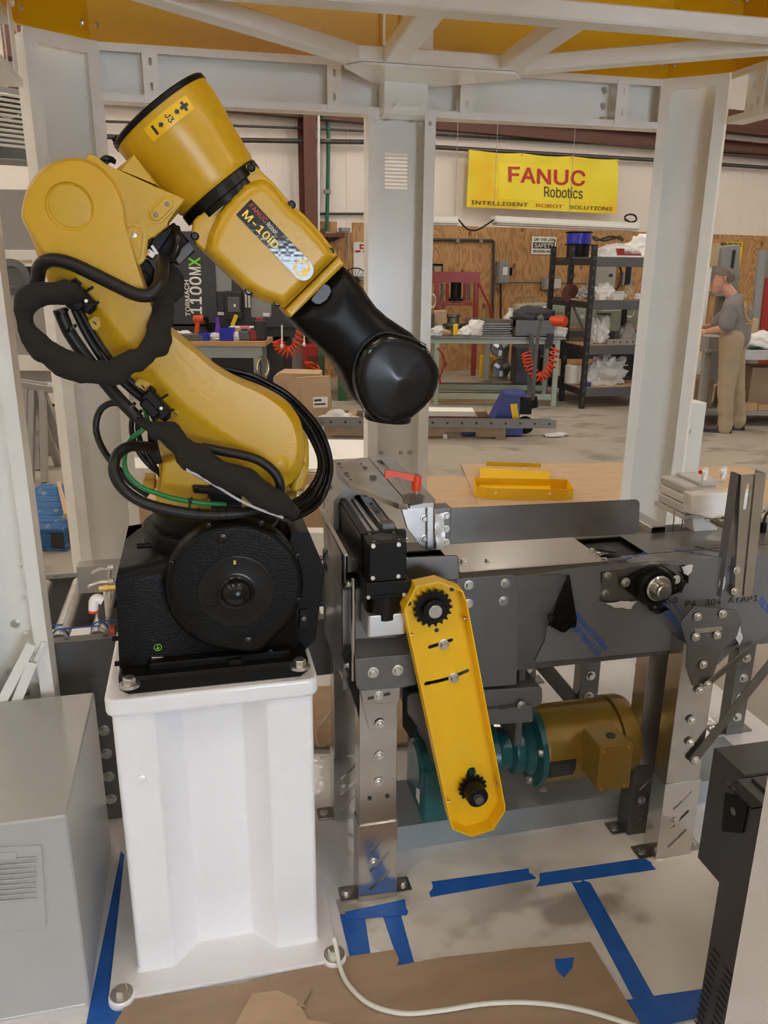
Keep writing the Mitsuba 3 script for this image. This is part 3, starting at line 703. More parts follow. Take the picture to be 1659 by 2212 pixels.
# fittings on the left side of the base
xl_ = -.205
ff = part(rb, 'air_fitting', [cyl((-.235, 1.70, .978), (-.20, 1.70, .978), .0075, 6), cyl((-.222, 1.70, .978), (-.216, 1.70, .978), .010, 6)], 'brass', label='brass air fitting with a white elbow')
part(ff, 'elbow', [tube([at(222, 1297, y=1.70), at(210, 1293, y=1.70), at(203, 1298, y=1.70), at(202, 1318, y=1.70)], .0105, 12, 4)], 'plastic_white', 60)
part(ff, 'release_ring', cyl(at(202, 1317, y=1.70), at(202, 1322, y=1.70), .0108, 16), 'orange_red')
part(rb, 'red_cap', [cyl(at(236, 1361, y=1.70), at(250, 1361, y=1.70), .012, 14, .002)], 'press_red', label='red cap low on the left side')
for px, py in ((296, 1180), (248, 1434), (243, 1380)):
    o = at(px, py, y=1.72); part(rb, 'plug', cyl(o, o + [.03, 0, 0], .006, 8), 'black_satin')
for i, (py, w) in enumerate(((1228, 34), (1258, 42))):
    a, b = at(236, py, y=1.74), at(236 - w, py + 8, y=1.74); m_ = (a + b) / 2
    part(rb, 'lever_latch', [tube([a, m_ + [0, 0, .004], b, b + [-.002, 0, -.004]], [.006, .0045, .004, .003], 8, 3), cyl(at(246, py - 4, y=1.74), at(232, py - 2, y=1.74), .006, 8), bar(at(236, py + 4, y=1.745), at(236, py + 36, y=1.745), .008, .006, (0, 1, 0))], 'zinc', label='zinc lever latch')
# ground symbol, terminal and casting number
q = fb(341, 1398); Mg = fb.up(.0005); Mg[:3, 3] = fb.w(q, .0005)
gm = part(rb, 'ground_mark', [prism(sg.Point(0, 0).buffer(.0085).difference(sg.Point(0, 0).buffer(.0072)), .0006, Mg), prism(sg.box(-.0006, -.001, .0006, .006).union(sg.box(-.004, -.0016, .004, -.0006)).union(sg.box(-.0026, -.0034, .0026, -.0024)).union(sg.box(-.0012, -.0052, .0012, -.0042)), .0006, Mg)], 'lime', label='green earth symbol')
tp = part(rb, 'earth_terminal', plate(fb, [(327, 1420), (353, 1420), (353, 1442), (328, 1443)], .006, .001, .001, lift=.004), 'aluminium')
q = fb(340, 1431); part(tp, 'screw', capscrew(fb.w(q, .004), fb.n, .008, .006), 'black_gloss')
for t, px, py, px2, h in (('7227-S201', 386, 1424, 473, .0085), ('IN CHINA', 397, 1441, 452, .0065)):
    a, b = fb(px, py), fb(px2, py - 5); part(rb, 'casting_mark', text(t, h, frame(fb.w(a, .0005), fb.w(b) - fb.w(a), (0, 0, 1)), .0012, True, np.linalg.norm(b - a)), 'black_gloss')
# turntable and turret
Mz = frame((BX, BY, 0), (1, 0, 0), (0, 1, 0))
part(rb, 'turntable', lathe([(0, 1.045), (.150, 1.045), (.156, 1.05), (.157, 1.078), (.153, 1.083), (.132, 1.084), (.130, 1.118), (0, 1.118)], 56, Mz), 'black_satin', 35)
for k in range(10):
    a = math.radians(k * 36 + 160)
    part(rb, 'bolt_hole', prism(sg.Point(0, 0).buffer(.006), .0006, frame((BX + .143 * math.cos(a), BY + .143 * math.sin(a), 1.083), (1, 0, 0), (0, 1, 0))), 'ink_black')
ft = front(1.77)
tur = part(rb, 'turret', slab(rounded(ft.pts([(338, 1092), (335, 1068), (345, 1030), (341, 975), (326, 962), (326, 925), (345, 905), (560, 875), (640, 903), (668, 955), (669, 1008), (657, 1050), (643, 1060), (641, 1108), (480, 1116), (400, 1108)]), .012), roundprof(.012, .12, 3), ft.M), 'robot_cast_yellow', 40)
part(tur, 'connector_block', bx(*sorted((at(310, 1045, y=1.86)[0], at(337, 1045, y=1.86)[0])), 1.84, 1.90, at(320, 1055, y=1.86)[2], at(320, 1030, y=1.86)[2], .004), 'robot_cast_yellow')
part(tur, 'cable_bracket', plate(front(1.70), [(414, 1050), (450, 1052), (492, 1038), (522, 1058), (522, 1098), (456, 1100), (452, 1068), (420, 1066)], .05, .004, .003), 'black_satin'); part(tur, 'cable_bracket', plate(front(1.76), [(318, 935), (336, 930), (342, 965), (350, 1000), (336, 1005), (322, 980)], .03, .003, .002), 'black_satin')
q = at(424, 1058, y=1.699); part(tur, 'screw', capscrew(q, (0, -1, 0), .007, .005), 'black_gloss')
part(tur, 'rib', slab(rounded(front(1.715).pts([(345, 1072), (352, 1000), (400, 985), (470, 1040), (452, 1072), (452, 1082), (400, 1080)]), .008), roundprof(.006, .06, 3), front(1.715).M), 'robot_yellow', 40)
q = front(1.73)
part(tur, 'boss', slab(rounded(q.pts([(628, 1060), (640, 1012), (660, 1000), (668, 1020), (655, 1056), (641, 1066)]), .006), roundprof(.008, .05, 3), q.M), 'robot_cast_yellow', 40)

# lower arm: front face with a crease, its flank leaning away
F_ = [(52, 470), (56, 435), (72, 398), (100, 368), (140, 350), (178, 350), (215, 368), (243, 398), (262, 440), (270, 490), (285, 540), (300, 590), (318, 640), (340, 690), (380, 732), (420, 764), (465, 802), (515, 830), (563, 852), (605, 882), (630, 918), (640, 958), (637, 990), (622, 1012), (592, 1006), (555, 978), (500, 942), (440, 897), (395, 862), (335, 798), (285, 745), (235, 685), (168, 592), (112, 560), (76, 510)]
B_ = [(47, 470), (52, 430), (66, 394), (95, 361), (138, 343), (180, 343), (219, 361), (248, 393), (267, 438), (275, 490), (290, 540), (305, 590), (323, 640), (345, 687), (385, 723), (424, 755), (468, 793), (518, 821), (572, 842), (618, 868), (646, 902), (658, 950), (656, 996), (640, 1035), (600, 1062), (540, 1050), (470, 1010), (400, 960), (345, 925), (288, 832), (233, 766), (188, 696), (122, 640), (92, 580), (63, 506)]
pa, pb = front(1.655), front(1.695)
def loft(levels):
    """Outlines (front to back) with equal numbers of world points, closed by caps."""
    n = len(levels[0]); v = np.vstack(levels)
    i, j = np.meshgrid(np.arange(len(levels) - 1), np.arange(n), indexing='ij')
    q = np.stack([i * n + j, i * n + (j + 1) % n, (i + 1) * n + (j + 1) % n, (i + 1) * n + j], -1).reshape(-1, 4)
    cap = lambda L: np.array(m3.triangulate([np.asarray(L)[:, [0, 2]]]), int)
    a, b = cap(levels[0]), cap(levels[-1])
    m = v, np.vstack([q[:, [0, 1, 2]], q[:, [0, 2, 3]], a, b[:, ::-1] + (len(levels) - 1) * n])
    M_ = trimesh.Trimesh(*m, process=False); trimesh.repair.fix_winding(M_); m = (m[0], np.array(M_.faces))
    return m if M_.volume > 0 else (m[0], m[1][:, ::-1])
W_ = lambda pl, P: np.array([pl.w(q) for q in P])
def dense(P, k=4): return spline(np.column_stack([P, np.zeros(len(P))]), k, True)[:, :2]
fa, ba = ccw(dense(pa.pts(F_)))[::-1], ccw(dense(pb.pts(B_)))[::-1]
fa, ba = fa[::-1], ba[::-1]
arm = loft([W_(pa, fa), W_(pa, fa * .82 + ba * .18) + [0, .002, 0], W_(pb, ba * .85 + fa * .15) - [0, .012, 0], W_(pb, ba), W_(pb, ba) + [0, .055, 0]])
ce = pa(150, 446); re_ = np.linalg.norm(pa(98, 446) - ce); Me = axis_frame(pa.w(ce, -.005), (0, -1, 0))
dish = lathe([(0, 0), (re_ * .90, 0), (re_ * .97, .0015), (re_ * 1.04, .006), (re_ * 1.04, .02), (0, .02)], 48, Me)
try:
    armc = cut(arm, dish)
except Exception:
    armc = arm
if len(armc[1]) < 50: armc = arm
la = part(rb, 'lower_arm', armc, 'robot_yellow', 22, label='curved yellow lower arm with a creased flank')
part(la, 'joint_cap', lathe([(0, .002), (re_ * .80, .002), (re_ * .9, .0005)], 48, Me), 'robot_cast_yellow', 40)
part(la, 'tab', hull([*W_(pb, pb.pts([(44, 462), (52, 455), (64, 500), (50, 478)])), *(W_(pb, pb.pts([(44, 462), (52, 455), (64, 500), (50, 478)])) + [0, .02, 0])]), 'robot_yellow')
p6 = front(1.66)
for P, b in (([(187, 692), (200, 680), (216, 684), (221, 704), (208, 716), (196, 712)], .01), ([(287, 830), (302, 816), (326, 826), (330, 842), (312, 852), (298, 848)], .01), ([(371, 893), (380, 885), (388, 893), (380, 904)], .006)):
    k = part(la, 'boss', slab(rounded(p6.pts(P), .004), roundprof(.004, .05, 3), p6.M), 'robot_cast_yellow', 40)
    q = p6(*np.mean(P, 0)); part(k, 'slot', prism(slot(q, .009, .003, -.9), .0006, p6.up(.0002)), 'ink_black')
q = pa(602, 1002); part(la, 'pivot_boss', tf(blob((0, 0, 0), (.028, .026, .02), 0, 3, 0, False), frame(pa.w(q, -.012), (1, 0, 0), (0, 0, 1))), 'robot_cast_yellow', 60)

# elbow casting: flat plate, drum, gasket and black ring
pe = front(1.712)
el = part(rb, 'elbow_casting', slab(rounded(pe.pts([(165, 362), (192, 331), (207, 336), (236, 360), (258, 367), (335, 402), (402, 430), (396, 438), (362, 477), (363, 488), (333, 513), (318, 516), (300, 552), (285, 566), (240, 560), (190, 450)]), .004), [(.004, 0), (.0012, .0012), (0, .004), (0, .12)], pe.M), 'robot_cast_yellow', 40, label='yellow elbow casting with a flat side plate')
def boss(pl, c0, c1, r, parent, h=.003):
    g = sg.LineString([c0, c1]).buffer(r, quad_segs=8)
    part(parent, 'boss', [slab(np.array(g.exterior.coords)[:-1], roundprof(.003, .006, 3), pl.up(h)), slab(np.array(sg.LineString([c0, c1]).buffer(r * 1.55, quad_segs=8).exterior.coords)[:-1], [(.004, 0), (0, .0022)], pl.up(.0012))], 'robot_cast_yellow', 40)
a, b = pe(361, 441), pe(337, 464); boss(pe, a, b, .0125, el)
for q in (a, b): part(el, 'screw', capscrew(pe.w(q, .002), pe.n, .0042, .003), 'dull_steel')
a, b = pe(290, 508), pe(286, 545); boss(pe, a, b, .017, el)
part(el, 'screw', lathe([(0, 0), (.0062, 0), (.005, .003), (0, .004)], 16, axis_frame(pe.w(a, .003), pe.n)), 'zinc')
A3, B3 = at(349, 249, y=1.82), at(469, 406, y=1.82)
ax = (B3 - A3) / np.linalg.norm(B3 - A3); LD = np.linalg.norm(B3 - A3)
MD = frame(A3, (0, -1, 0), np.cross(ax, (0, -1, 0)))                       # local z along the drum, x towards the camera
rr = .5 * np.linalg.norm(at(262, 336, y=1.80) - at(440, 167, y=1.80)); r1 = .5 * np.linalg.norm(at(540, 336, y=1.80) - at(396, 470, y=1.80))
drum_r = [(0, 0), (rr, 0), (rr * 1.0, .03), (rr * .965, LD * .42), (rr * .93, LD * .5), (r1 * 1.04, LD * .9), (r1 * 1.03, LD * .97), (r1 * .99, LD), (0, LD)]
part(rb, 'elbow_drum', lathe(drum_r, 72, MD), 'robot_yellow', 40)
gk = part(rb, 'gasket', lathe([(0, -.012), (rr * .99, -.012), (rr * 1.015, -.009), (rr * 1.015, 0), (0, 0)], 72, MD), 'black_satin', 40)
for a in (75, 100, 140, 262):
    t = math.radians(a); o = MD[:3, :3] @ np.array([rr * .95 * math.cos(t), rr * .95 * math.sin(t), -.011]) + A3
    part(gk, 'screw', cyl(o, o - ax * .008, .0065, 12, .001), 'black_satin')
part(rb, 'wrist_ring', lathe([(0, LD), (r1 * .985, LD), (r1 * 1.02, LD + .003), (r1 * 1.02, LD + .022), (r1 * .95, LD + .024), (r1 * .95, LD + .036), (0, LD + .036)], 72, MD), 'black_gloss', 40)
rib = at(262, 345, y=1.73)
part(rb, 'wedge_rib', hull([*W_(front(1.716), front(1.716).pts([(262, 368), (290, 335), (335, 398)])), *(W_(front(1.716), front(1.716).pts([(240, 362), (285, 325), (350, 405)])) + [0, .06, 0])]), 'robot_cast_yellow')
def on_drum(m, t0, s0=0.0, lift=.0006):
    """Wraps a flat mesh (x around the drum, y along it, towards the wrist) on the drum, near the camera side."""
    v = m[0]; a = (v[:, 0] + s0) / rr; r = np.interp(v[:, 1] + t0, [0, .03, LD * .42], [rr, rr, rr * .965]) + lift + v[:, 2]
    L = np.column_stack([r * np.cos(a), r * np.sin(a), v[:, 1] + t0])
    return L @ MD[:3, :3].T + MD[:3, 3], m[1]
def patch(g, h=.0004, step=.006):
    return mm(to_man(prism(g, h)).refine_to_length(step))
st = part(rb, 'axis_sticker', on_drum(patch(sg.box(-.05, -.011, .05, .011).buffer(.003)), .027), 'guard_yellow', label='yellow J3 jog direction sticker')
sgn = 1 if (MD[:3, 1] @ UP) > 0 else -1
def glyph(g, s): part(st, 'mark', on_drum(patch(g, .0004), .027, s * sgn, .0010), 'ink_black')
glyph(sg.box(-.003, -.009, .003, .009).union(sg.box(-.009, -.003, .009, .003)), .036)
glyph(sg.Polygon([(-.004, -.003), (.000, -.003), (.0, -.006), (.006, 0), (0, .006), (0, .003), (-.004, .003)]) if sgn > 0 else sg.Polygon([(.004, -.003), (.000, -.003), (.0, -.006), (-.006, 0), (0, .006), (0, .003), (.004, .003)]), .018)
glyph(sg.Polygon([(.004, -.003), (.000, -.003), (.0, -.006), (-.006, 0), (0, .006), (0, .003), (.004, .003)]) if sgn > 0 else sg.Polygon([(-.004, -.003), (.000, -.003), (.0, -.006), (.006, 0), (0, .006), (0, .003), (-.004, .003)]), -.020)
glyph(sg.box(-.0026, -.009, .0026, .009), -.036)
a = meshkit.text_mesh('J3', .011, .0004, True); v = np.array(a.vertices); v[:, :2] -= v[:, :2].mean(0)
v = np.column_stack([v[:, 1] * sgn, -v[:, 0] * sgn * sgn if sgn > 0 else v[:, 0], v[:, 2]]) if False else np.column_stack([v[:, 0] * sgn, v[:, 1] * 1.0, v[:, 2]])
# lettering reads along the drum from the rear edge towards the wrist
vt = np.array(a.vertices); vt[:, :2] -= (vt[:, :2].max(0) + vt[:, :2].min(0)) / 2
part(st, 'lettering', on_drum((np.column_stack([vt[:, 1] * sgn, vt[:, 0], vt[:, 2]]), np.array(a.faces)), .027, 0, .0010), 'ink_black')
part(rb, 'top_cables', [tube([at(216, 352, y=1.80), at(228, 342, y=1.79), at(244, 346, y=1.80)], .006, 8, 4), tube([at(220, 360, y=1.80), at(235, 346, y=1.80), at(250, 350, y=1.80)], .005, 8, 4)], 'rubber')
# motor housings and cables hanging under the elbow
p8 = front(1.79)
mh = part(rb, 'wrist_motor', [plate(p8, [(333, 514), (376, 479), (384, 492), (406, 518), (421, 538), (419, 546), (385, 574), (360, 560), (330, 556)], .09, .004, .004), plate(front(1.74), [(310, 555), (330, 512), (345, 512), (372, 484), (380, 490), (345, 540), (330, 562)], .05, .003, .003)], 'black_satin', 35)
part(mh, 'motor_face', plate(front(1.775), [(374, 552), (408, 521), (422, 538), (386, 573)], .01, .004, .002), 'shelf_grey')
part(mh, 'cable', tube([at(380, 492, y=1.73), at(385, 520, y=1.715), at(378, 548, y=1.715), at(360, 566, y=1.72)], .0085, 10, 5), 'black_gloss', 60)
part(mh, 'connector', [obox(at(326, 548, y=1.725), (.016, .012, .012), (.8, 0, -.6), (0, 1, 0), .001), obox(at(334, 540, y=1.725), (.006, .012, .02), (.8, 0, .5), (0, 1, 0), .001)], 'plastic_white')
part(mh, 'connector', obox(at(318, 546, y=1.725), (.010, .012, .012), (.8, 0, -.6), (0, 1, 0), .001), 'orange')
part(rb, 'elbow_motor', [plate(front(1.76), [(292, 566), (318, 558), (334, 580), (330, 622), (318, 624)], .08, .005, .004), plate(front(1.75), [(303, 588), (314, 586), (326, 600), (322, 612), (312, 610)], .02, .002, .002)], 'black_satin')

# upper arm fairing
dome = lambda r, h: (lambda d: h * np.sqrt(np.clip(1 - (1 - np.clip(d / r, 0, 1)) ** 2, 0, 1)))
pu = front(1.75); pv = front(1.722)
S_ = [(534, 353), (556, 360), (572, 377), (590, 393), (618, 427), (632, 441), (660, 465), (698, 507), (731, 551), (614, 668), (597, 660), (562, 648), (527, 626), (485, 586), (443, 546), (422, 526), (413, 504), (417, 477)]
ua = part(rb, 'upper_arm', slab(rounded(pu.pts(S_), .006), roundprof(.006, .15, 3, .03), pu.M), 'robot_yellow', 40, label='yellow upper arm cover with a black name plate')
part(ua, 'raised_cover', pillow(rounded(pv.pts([(572, 384), (552, 388), (528, 398), (502, 420), (472, 460), (452, 504), (443, 545), (486, 585), (528, 624), (562, 645), (598, 656), (614, 664), (728, 552), (698, 511), (660, 469), (632, 446), (618, 432), (592, 398)]), .010), lambda d: dome(.022, .024)(d) - .024, .05, pv.M, .006), 'robot_yellow', 40)
pw_ = front(1.735)
part(ua, 'end_collar', slab(rounded(pw_.pts([(733, 553), (746, 571), (628, 688), (615, 671)]), .003), roundprof(.008, .15, 3, .03), pw_.M), 'robot_yellow', 40)
for px, py in ((542, 363), (421, 510), (712, 544), (537, 629), (599, 653), (629, 443)):
    q = pu(px, py); part(ua, 'screw', [lathe([(.0035, 0), (.0085, .0), (.0085, .002), (.0065, .003), (.0055, .0005), (0, .0005)], 18, axis_frame(pu.w(q, .006 if px > 500 else .0), pu.n))], 'black_gloss')
# name plate
pn = front(1.7212); c = pn.pts([(543, 431), (510, 464), (653, 613), (690, 583)])
ux = (c[2] - c[1]) / np.linalg.norm(c[2] - c[1]); uy = np.array([-ux[1], ux[0]]); uy = uy if (c[0] - c[1]) @ uy > 0 else -uy
LN, HN = np.linalg.norm(c[2] - c[1]), abs((c[0] - c[1]) @ uy)
npg = sg.box(0, 0, LN - HN * .35, HN).union(sg.LineString([(LN - HN * .52, HN * .5), (LN - HN * .42, HN * .5)]).buffer(HN * .5))
MN = frame(pn.w(c[1], .0002), pn.w(c[2]) - pn.w(c[1]), pn.w(c[1] + uy) - pn.w(c[1]))
npl = part(ua, 'name_plate', prism(npg, .0008, MN), 'label_black')
def onp(x, y, h=.0009): M = MN.copy(); M[:3, 3] = MN[:3, 3] + MN[:3, 0] * x + MN[:3, 1] * y + MN[:3, 2] * h; return M
part(npl, 'lettering', text('FANUC', HN * .21, onp(HN * .12, HN * .70), .0005, True, HN * 1.05), 'ink_red')
part(npl, 'lettering', text('Robot', HN * .20, onp(HN * 1.24, HN * .68), .0005, False, HN * .62), 'ink_white')
part(npl, 'lettering', text('M-10iD', HN * .36, onp(HN * .14, HN * .17), .0005, True, HN * 2.15), 'ink_yellow')
oc = np.array([LN - HN * .52, HN * .5])
gy = sg.Point(0, 0).buffer(HN * .40).difference(sg.Point(0, 0).buffer(HN * .30)).difference(sg.box(.1 * HN, -HN, HN, HN * .9).intersection(sg.Polygon([(0, 0), (HN, .35 * HN), (HN, -HN * .1)])))
gy = gy.difference(sg.LineString([(-HN, HN * .75), (HN, -HN * .75)]).buffer(HN * .02)).difference(sg.LineString([(-HN, -HN * .3), (HN, HN * .3)]).buffer(HN * .02))
gd = sg.Point(0, 0).buffer(HN * .13)
for k in range(8):
    a = k * math.pi / 4; gd = gd.union(sg.LineString([(0, 0), (HN * .2 * math.cos(a), HN * .2 * math.sin(a))]).buffer(HN * .03))
part(npl, 'emblem', [prism(gy, .0005, onp(*oc)), prism(gd, .0005, onp(*(oc + [HN * .22, 0])))], 'ink_yellow')

# black wrist
pk = front(1.738)
WR = [(745, 571), (770, 594), (790, 620), (807, 646), (823, 667), (845, 687), (872, 705), (899, 723), (923, 748), (948, 785), (953, 797), (955, 812), (948, 837), (939, 859), (919, 883), (894, 903), (868, 913), (844, 917), (826, 912), (794, 889), (774, 870), (761, 850), (752, 828), (743, 808), (729, 788), (712, 768), (689, 747), (667, 730), (645, 707), (628, 688)]
q = ccw(pk.pts(WR)); q = np.array(sg.Polygon(q).segmentize(.012).exterior.coords)[:-1]
wr = part(rb, 'wrist', pillow(q, lambda d: dome(.075, .045)(d) - .045, .15, pk.M, .007), 'black_satin', 50, label='black tapering wrist casting')
pd = front(1.715)
DC = [(923, 749), (895, 735), (862, 725), (840, 721), (820, 726), (800, 740), (785, 757), (775, 777), (769, 800), (768, 820), (772, 842), (779, 862), (790, 885), (808, 903), (824, 914), (844, 918), (868, 912), (894, 902), (919, 881), (939, 857), (947, 837), (952, 812), (950, 797), (945, 785)]
q = rounded(pd.pts(DC), .004, .01); cen = pd(858, 818)
wc = part(rb, 'wrist_cover', pillow(q, lambda d: dome(.022, .010)(d) + .012 * np.clip(d / .09, 0, 1) - .010, .05, pd.M, .006), 'black_gloss', 50, label='glossy black rounded wrist cover')
part(wc, 'rim_line', strip([pd.w(pd(a, b), -.009) for a, b in spline(np.array([(923, 746), (895, 732), (862, 722), (840, 718), (818, 722), (797, 737), (781, 755), (771, 776), (765, 800), (764, 822), (768, 844), (776, 866), (788, 888), (812, 910)]), 3)], .006, .0022, (0, 1, 0)), 'black_satin')
q = pd(803, 761); part(wc, 'screw', [lathe([(0, .0), (.0055, .0), (.0055, .004), (.004, .004), (.003, .001), (0, .001)], 18, axis_frame(pd.w(q, -.003), pd.n)), lathe([(.007, .001), (.0095, .003), (.007, .004)], 20, axis_frame(pd.w(q, -.003), pd.n))], 'black_gloss')
part(wr, 'side_pad', plate(front(1.7365), [(671, 648), (700, 612), (712, 618), (716, 630), (706, 648), (690, 658), (680, 656)], .006, .004, .001), 'mill_dark')
fl = at(838, 897, y=1.80)
part(rb, 'tool_flange', lathe([(0, -.012), (.052, -.012), (.055, -.009), (.055, .02), (0, .02)], 40, frame(fl, (1, 0, 0), (0, 1, 0)) @ np.array([[1, 0, .10, 0], [0, 1, 0, 0], [-.1, 0, 1, 0], [0, 0, 0, 1]])), 'black_satin')
part(rb, 'lifting_eye', [tube([at(567 + 13 * math.cos(t), 795 + 22 * math.sin(t), y=1.86) + [0, .008 * math.cos(t), 0] for t in np.arange(21) * math.pi / 10], .0045, 8), cyl(at(568, 815, y=1.86), at(570, 850, y=1.86), 0.007, 10)], 'eye_zinc', 60, label='zinc plated lifting eye bolt')

# hoses and sleeves (one thing with the robot: they are clipped to it)
def hose(name, P, r, m='rubber', k=6, n=12, label=None):
    return part(rb, name, tube([at(a, b, y=c) for a, b, c in P], r, n, k), m, 60, label)
hose('hose', [(352, 558, 1.72), (351, 585, 1.66), (346, 612, 1.625), (326, 636, 1.61), (294, 636, 1.61), (250, 616, 1.615), (200, 591, 1.62), (151, 569, 1.625), (111, 562, 1.63), (87, 575, 1.64), (81, 604, 1.66)], .0128)
def sleeve(P, r, seed, label):
    m = tube([at(a, b, y=c) for a, b, c in P], r, 26, 9)
    v = m[0]; k = meshkit.fbm(v * [20, 20, 20] + seed, 3, seed); k2 = meshkit.noise(v * 9 + seed, seed + 5)
    c = tube([at(a, b, y=c) for a, b, c in P], np.array(r) * .02, 26, 9)[0]
    d = v - c; d /= np.linalg.norm(d, axis=1, keepdims=True) + 1e-9
    cre = np.abs(np.sin((v @ np.array([31., 17., 23.])) + 5 * k2)) ** 6
    return part(rb, 'fabric_sleeve', (v + d * ((k - .5) * .030 - cre * .006)[:, None], m[1]), 'sleeve', 60, label)
sleeve([(165, 652, 1.66), (146, 636, 1.62), (104, 628, 1.605), (68, 644, 1.60), (53, 676, 1.60), (63, 718, 1.595), (90, 756, 1.59), (124, 783, 1.585), (166, 797, 1.585), (210, 806, 1.585), (254, 802, 1.585), (303, 776, 1.59), (336, 742, 1.60), (347, 698, 1.63), (354, 650, 1.68), (365, 612, 1.72), (372, 580, 1.76)], [.012, .021, .0225, .022, .0215, .022, .0215, .023, .0235, .0235, .0225, .025, .0255, .026, .0255, .025, .013], 3, 'looped black fabric sleeve')
sleeve([(387, 628, 1.74), (388, 606, 1.73), (378, 590, 1.74), (366, 580, 1.76)], [.006, .013, .012, .008], 4, 'small bunched end of the fabric sleeve')
sleeve([(292, 898, 1.635), (318, 918, 1.62), (345, 930, 1.61), (374, 947, 1.605), (405, 982, 1.60), (441, 1005, 1.595), (482, 1022, 1.59), (523, 1042, 1.59), (584, 1074, 1.59), (620, 1096, 1.595), (634, 1112, 1.60)], [.011, .015, .022, .026, .027, .027, .028, .030, .031, .025, .016], 9, 'long black fabric sleeve over the base')
part(rb, 'reflective_edge', strip([at(a, b, y=1.575) for a, b in spline(np.array([(402, 1014), (440, 1034), (480, 1058), (520, 1082), (560, 1100), (612, 1118)]), 4)], .006, .0015), 'strip_grey', label='pale edge strip of the lower sleeve')
part(rb, 'sleeve_end', hull([at(a, b, y=c) for a, b in ((600, 1112), (626, 1122), (632, 1132), (606, 1124), (570, 1104)) for c in (1.575, 1.60)]), 'black_gloss')
hose('hose', [(128, 668, 1.64), (152, 722, 1.645), (200, 790, 1.65), (245, 848, 1.645), (296, 902, 1.635)], .0125)
hose('hose', [(160, 668, 1.655), (186, 722, 1.66), (230, 790, 1.66), (282, 842, 1.66), (330, 880, 1.65)], .0068)
hose('hose', [(172, 668, 1.66), (198, 716, 1.665), (240, 778, 1.665), (298, 838, 1.665), (340, 872, 1.655)], .006)
for px, py, px2, py2 in ((120, 683, 147, 668), (143, 718, 165, 702), (274, 888, 292, 870), (288, 905, 306, 886)):
    a, b = at(px, py, y=1.64), at(px2, py2, y=1.64); m_ = (a + b) / 2; d = np.cross((b - a) / np.linalg.norm(b - a), (0, 1, 0))
    part(rb, 'cable_tie', cyl(m_ - d * .003, m_ + d * .003, np.linalg.norm(b - a) * .52, 16), 'black_gloss')
hose('hose', [(437, 966, 1.62), (482, 975, 1.61), (523, 983, 1.605), (556, 993, 1.60), (580, 1008, 1.60), (597, 1026, 1.60), (605, 1046, 1.60), (604, 1066, 1.61)], .0098)
hose('hose', [(330, 966, 1.74), (305, 964, 1.70), (278, 965, 1.67), (255, 980, 1.65), (246, 1005, 1.63), (250, 1032, 1.62), (270, 1060, 1.61), (304, 1083, 1.61), (342, 1096, 1.61), (380, 1104, 1.61), (420, 1110, 1.61), (470, 1112, 1.61), (520, 1108, 1.615), (566, 1098, 1.63)], .0112)
for px in (428, 470, 487):
    part(rb, 'cable_tie', cyl(at(px, 1110, y=1.61), at(px + 4, 1110, y=1.61), .0128, 16), 'black_gloss')
hose('ground_cable', [(190, 702, 1.69), (198, 716, 1.69), (221, 746, 1.69), (247, 769, 1.69), (279, 826, 1.69), (300, 848, 1.69), (312, 880, 1.70), (318, 915, 1.71), (306, 930, 1.71), (283, 949, 1.70), (270, 980, 1.68), (270, 1012, 1.66), (283, 1034, 1.65), (306, 1053, 1.645), (340, 1066, 1.64), (377, 1077, 1.63), (433, 1086, 1.63), (488, 1090, 1.64)], .0052, 'green_hose', 5, 10, 'green earth cable')
part(rb, 'cable_tie', [cyl(at(411, 1080, y=1.625), at(415, 1081, y=1.625), .0065, 12), bar(at(410, 1076, y=1.622), at(409, 1098, y=1.615), .005, .004, (0, 1, 0))], 'rubber')
hose('hose', [(262, 872, 1.76), (240, 871, 1.76), (220, 882, 1.76), (209, 905, 1.76), (208, 932, 1.755), (218, 962, 1.74), (238, 994, 1.72), (262, 1020, 1.70), (285, 1045, 1.70), (320, 1070, 1.70)], .0068)
for dx in (0, 14):
    hose('hose', [(290 + dx, 895, 1.80), (284 + dx, 915, 1.80), (287 + dx, 945, 1.80), (302 + dx, 980, 1.80), (326 + dx * .6, 1008, 1.80), (350, 1025 + dx * .5, 1.82)], .0058)
OUT = np.array([(420, 790), (468, 792), (531, 803), (570, 819), (621, 848), (672, 897), (701, 940), (717, 995), (715, 1036), (701, 1077), (677, 1104), (640, 1122), (610, 1125)], float)
INN = np.array([(430, 810), (486, 812), (543, 838), (590, 862), (626, 886), (648, 915), (668, 947), (686, 988), (684, 1022), (665, 1052), (645, 1070), (620, 1085), (600, 1092)], float)
YY = [1.78, 1.79, 1.80, 1.80, 1.80, 1.79, 1.78, 1.77, 1.76, 1.74, 1.71, 1.68, 1.66]
for i, (t, dy) in enumerate(((.10, 0), (.36, .012), (.62, -.004), (.86, .008), (.25, .03), (.5, .035))):
    hose('cable', [(a, b, y + dy) for (a, b), y in zip(OUT * (1 - t) + INN * t, YY)], .0062, 'black_gloss', 4, 10)
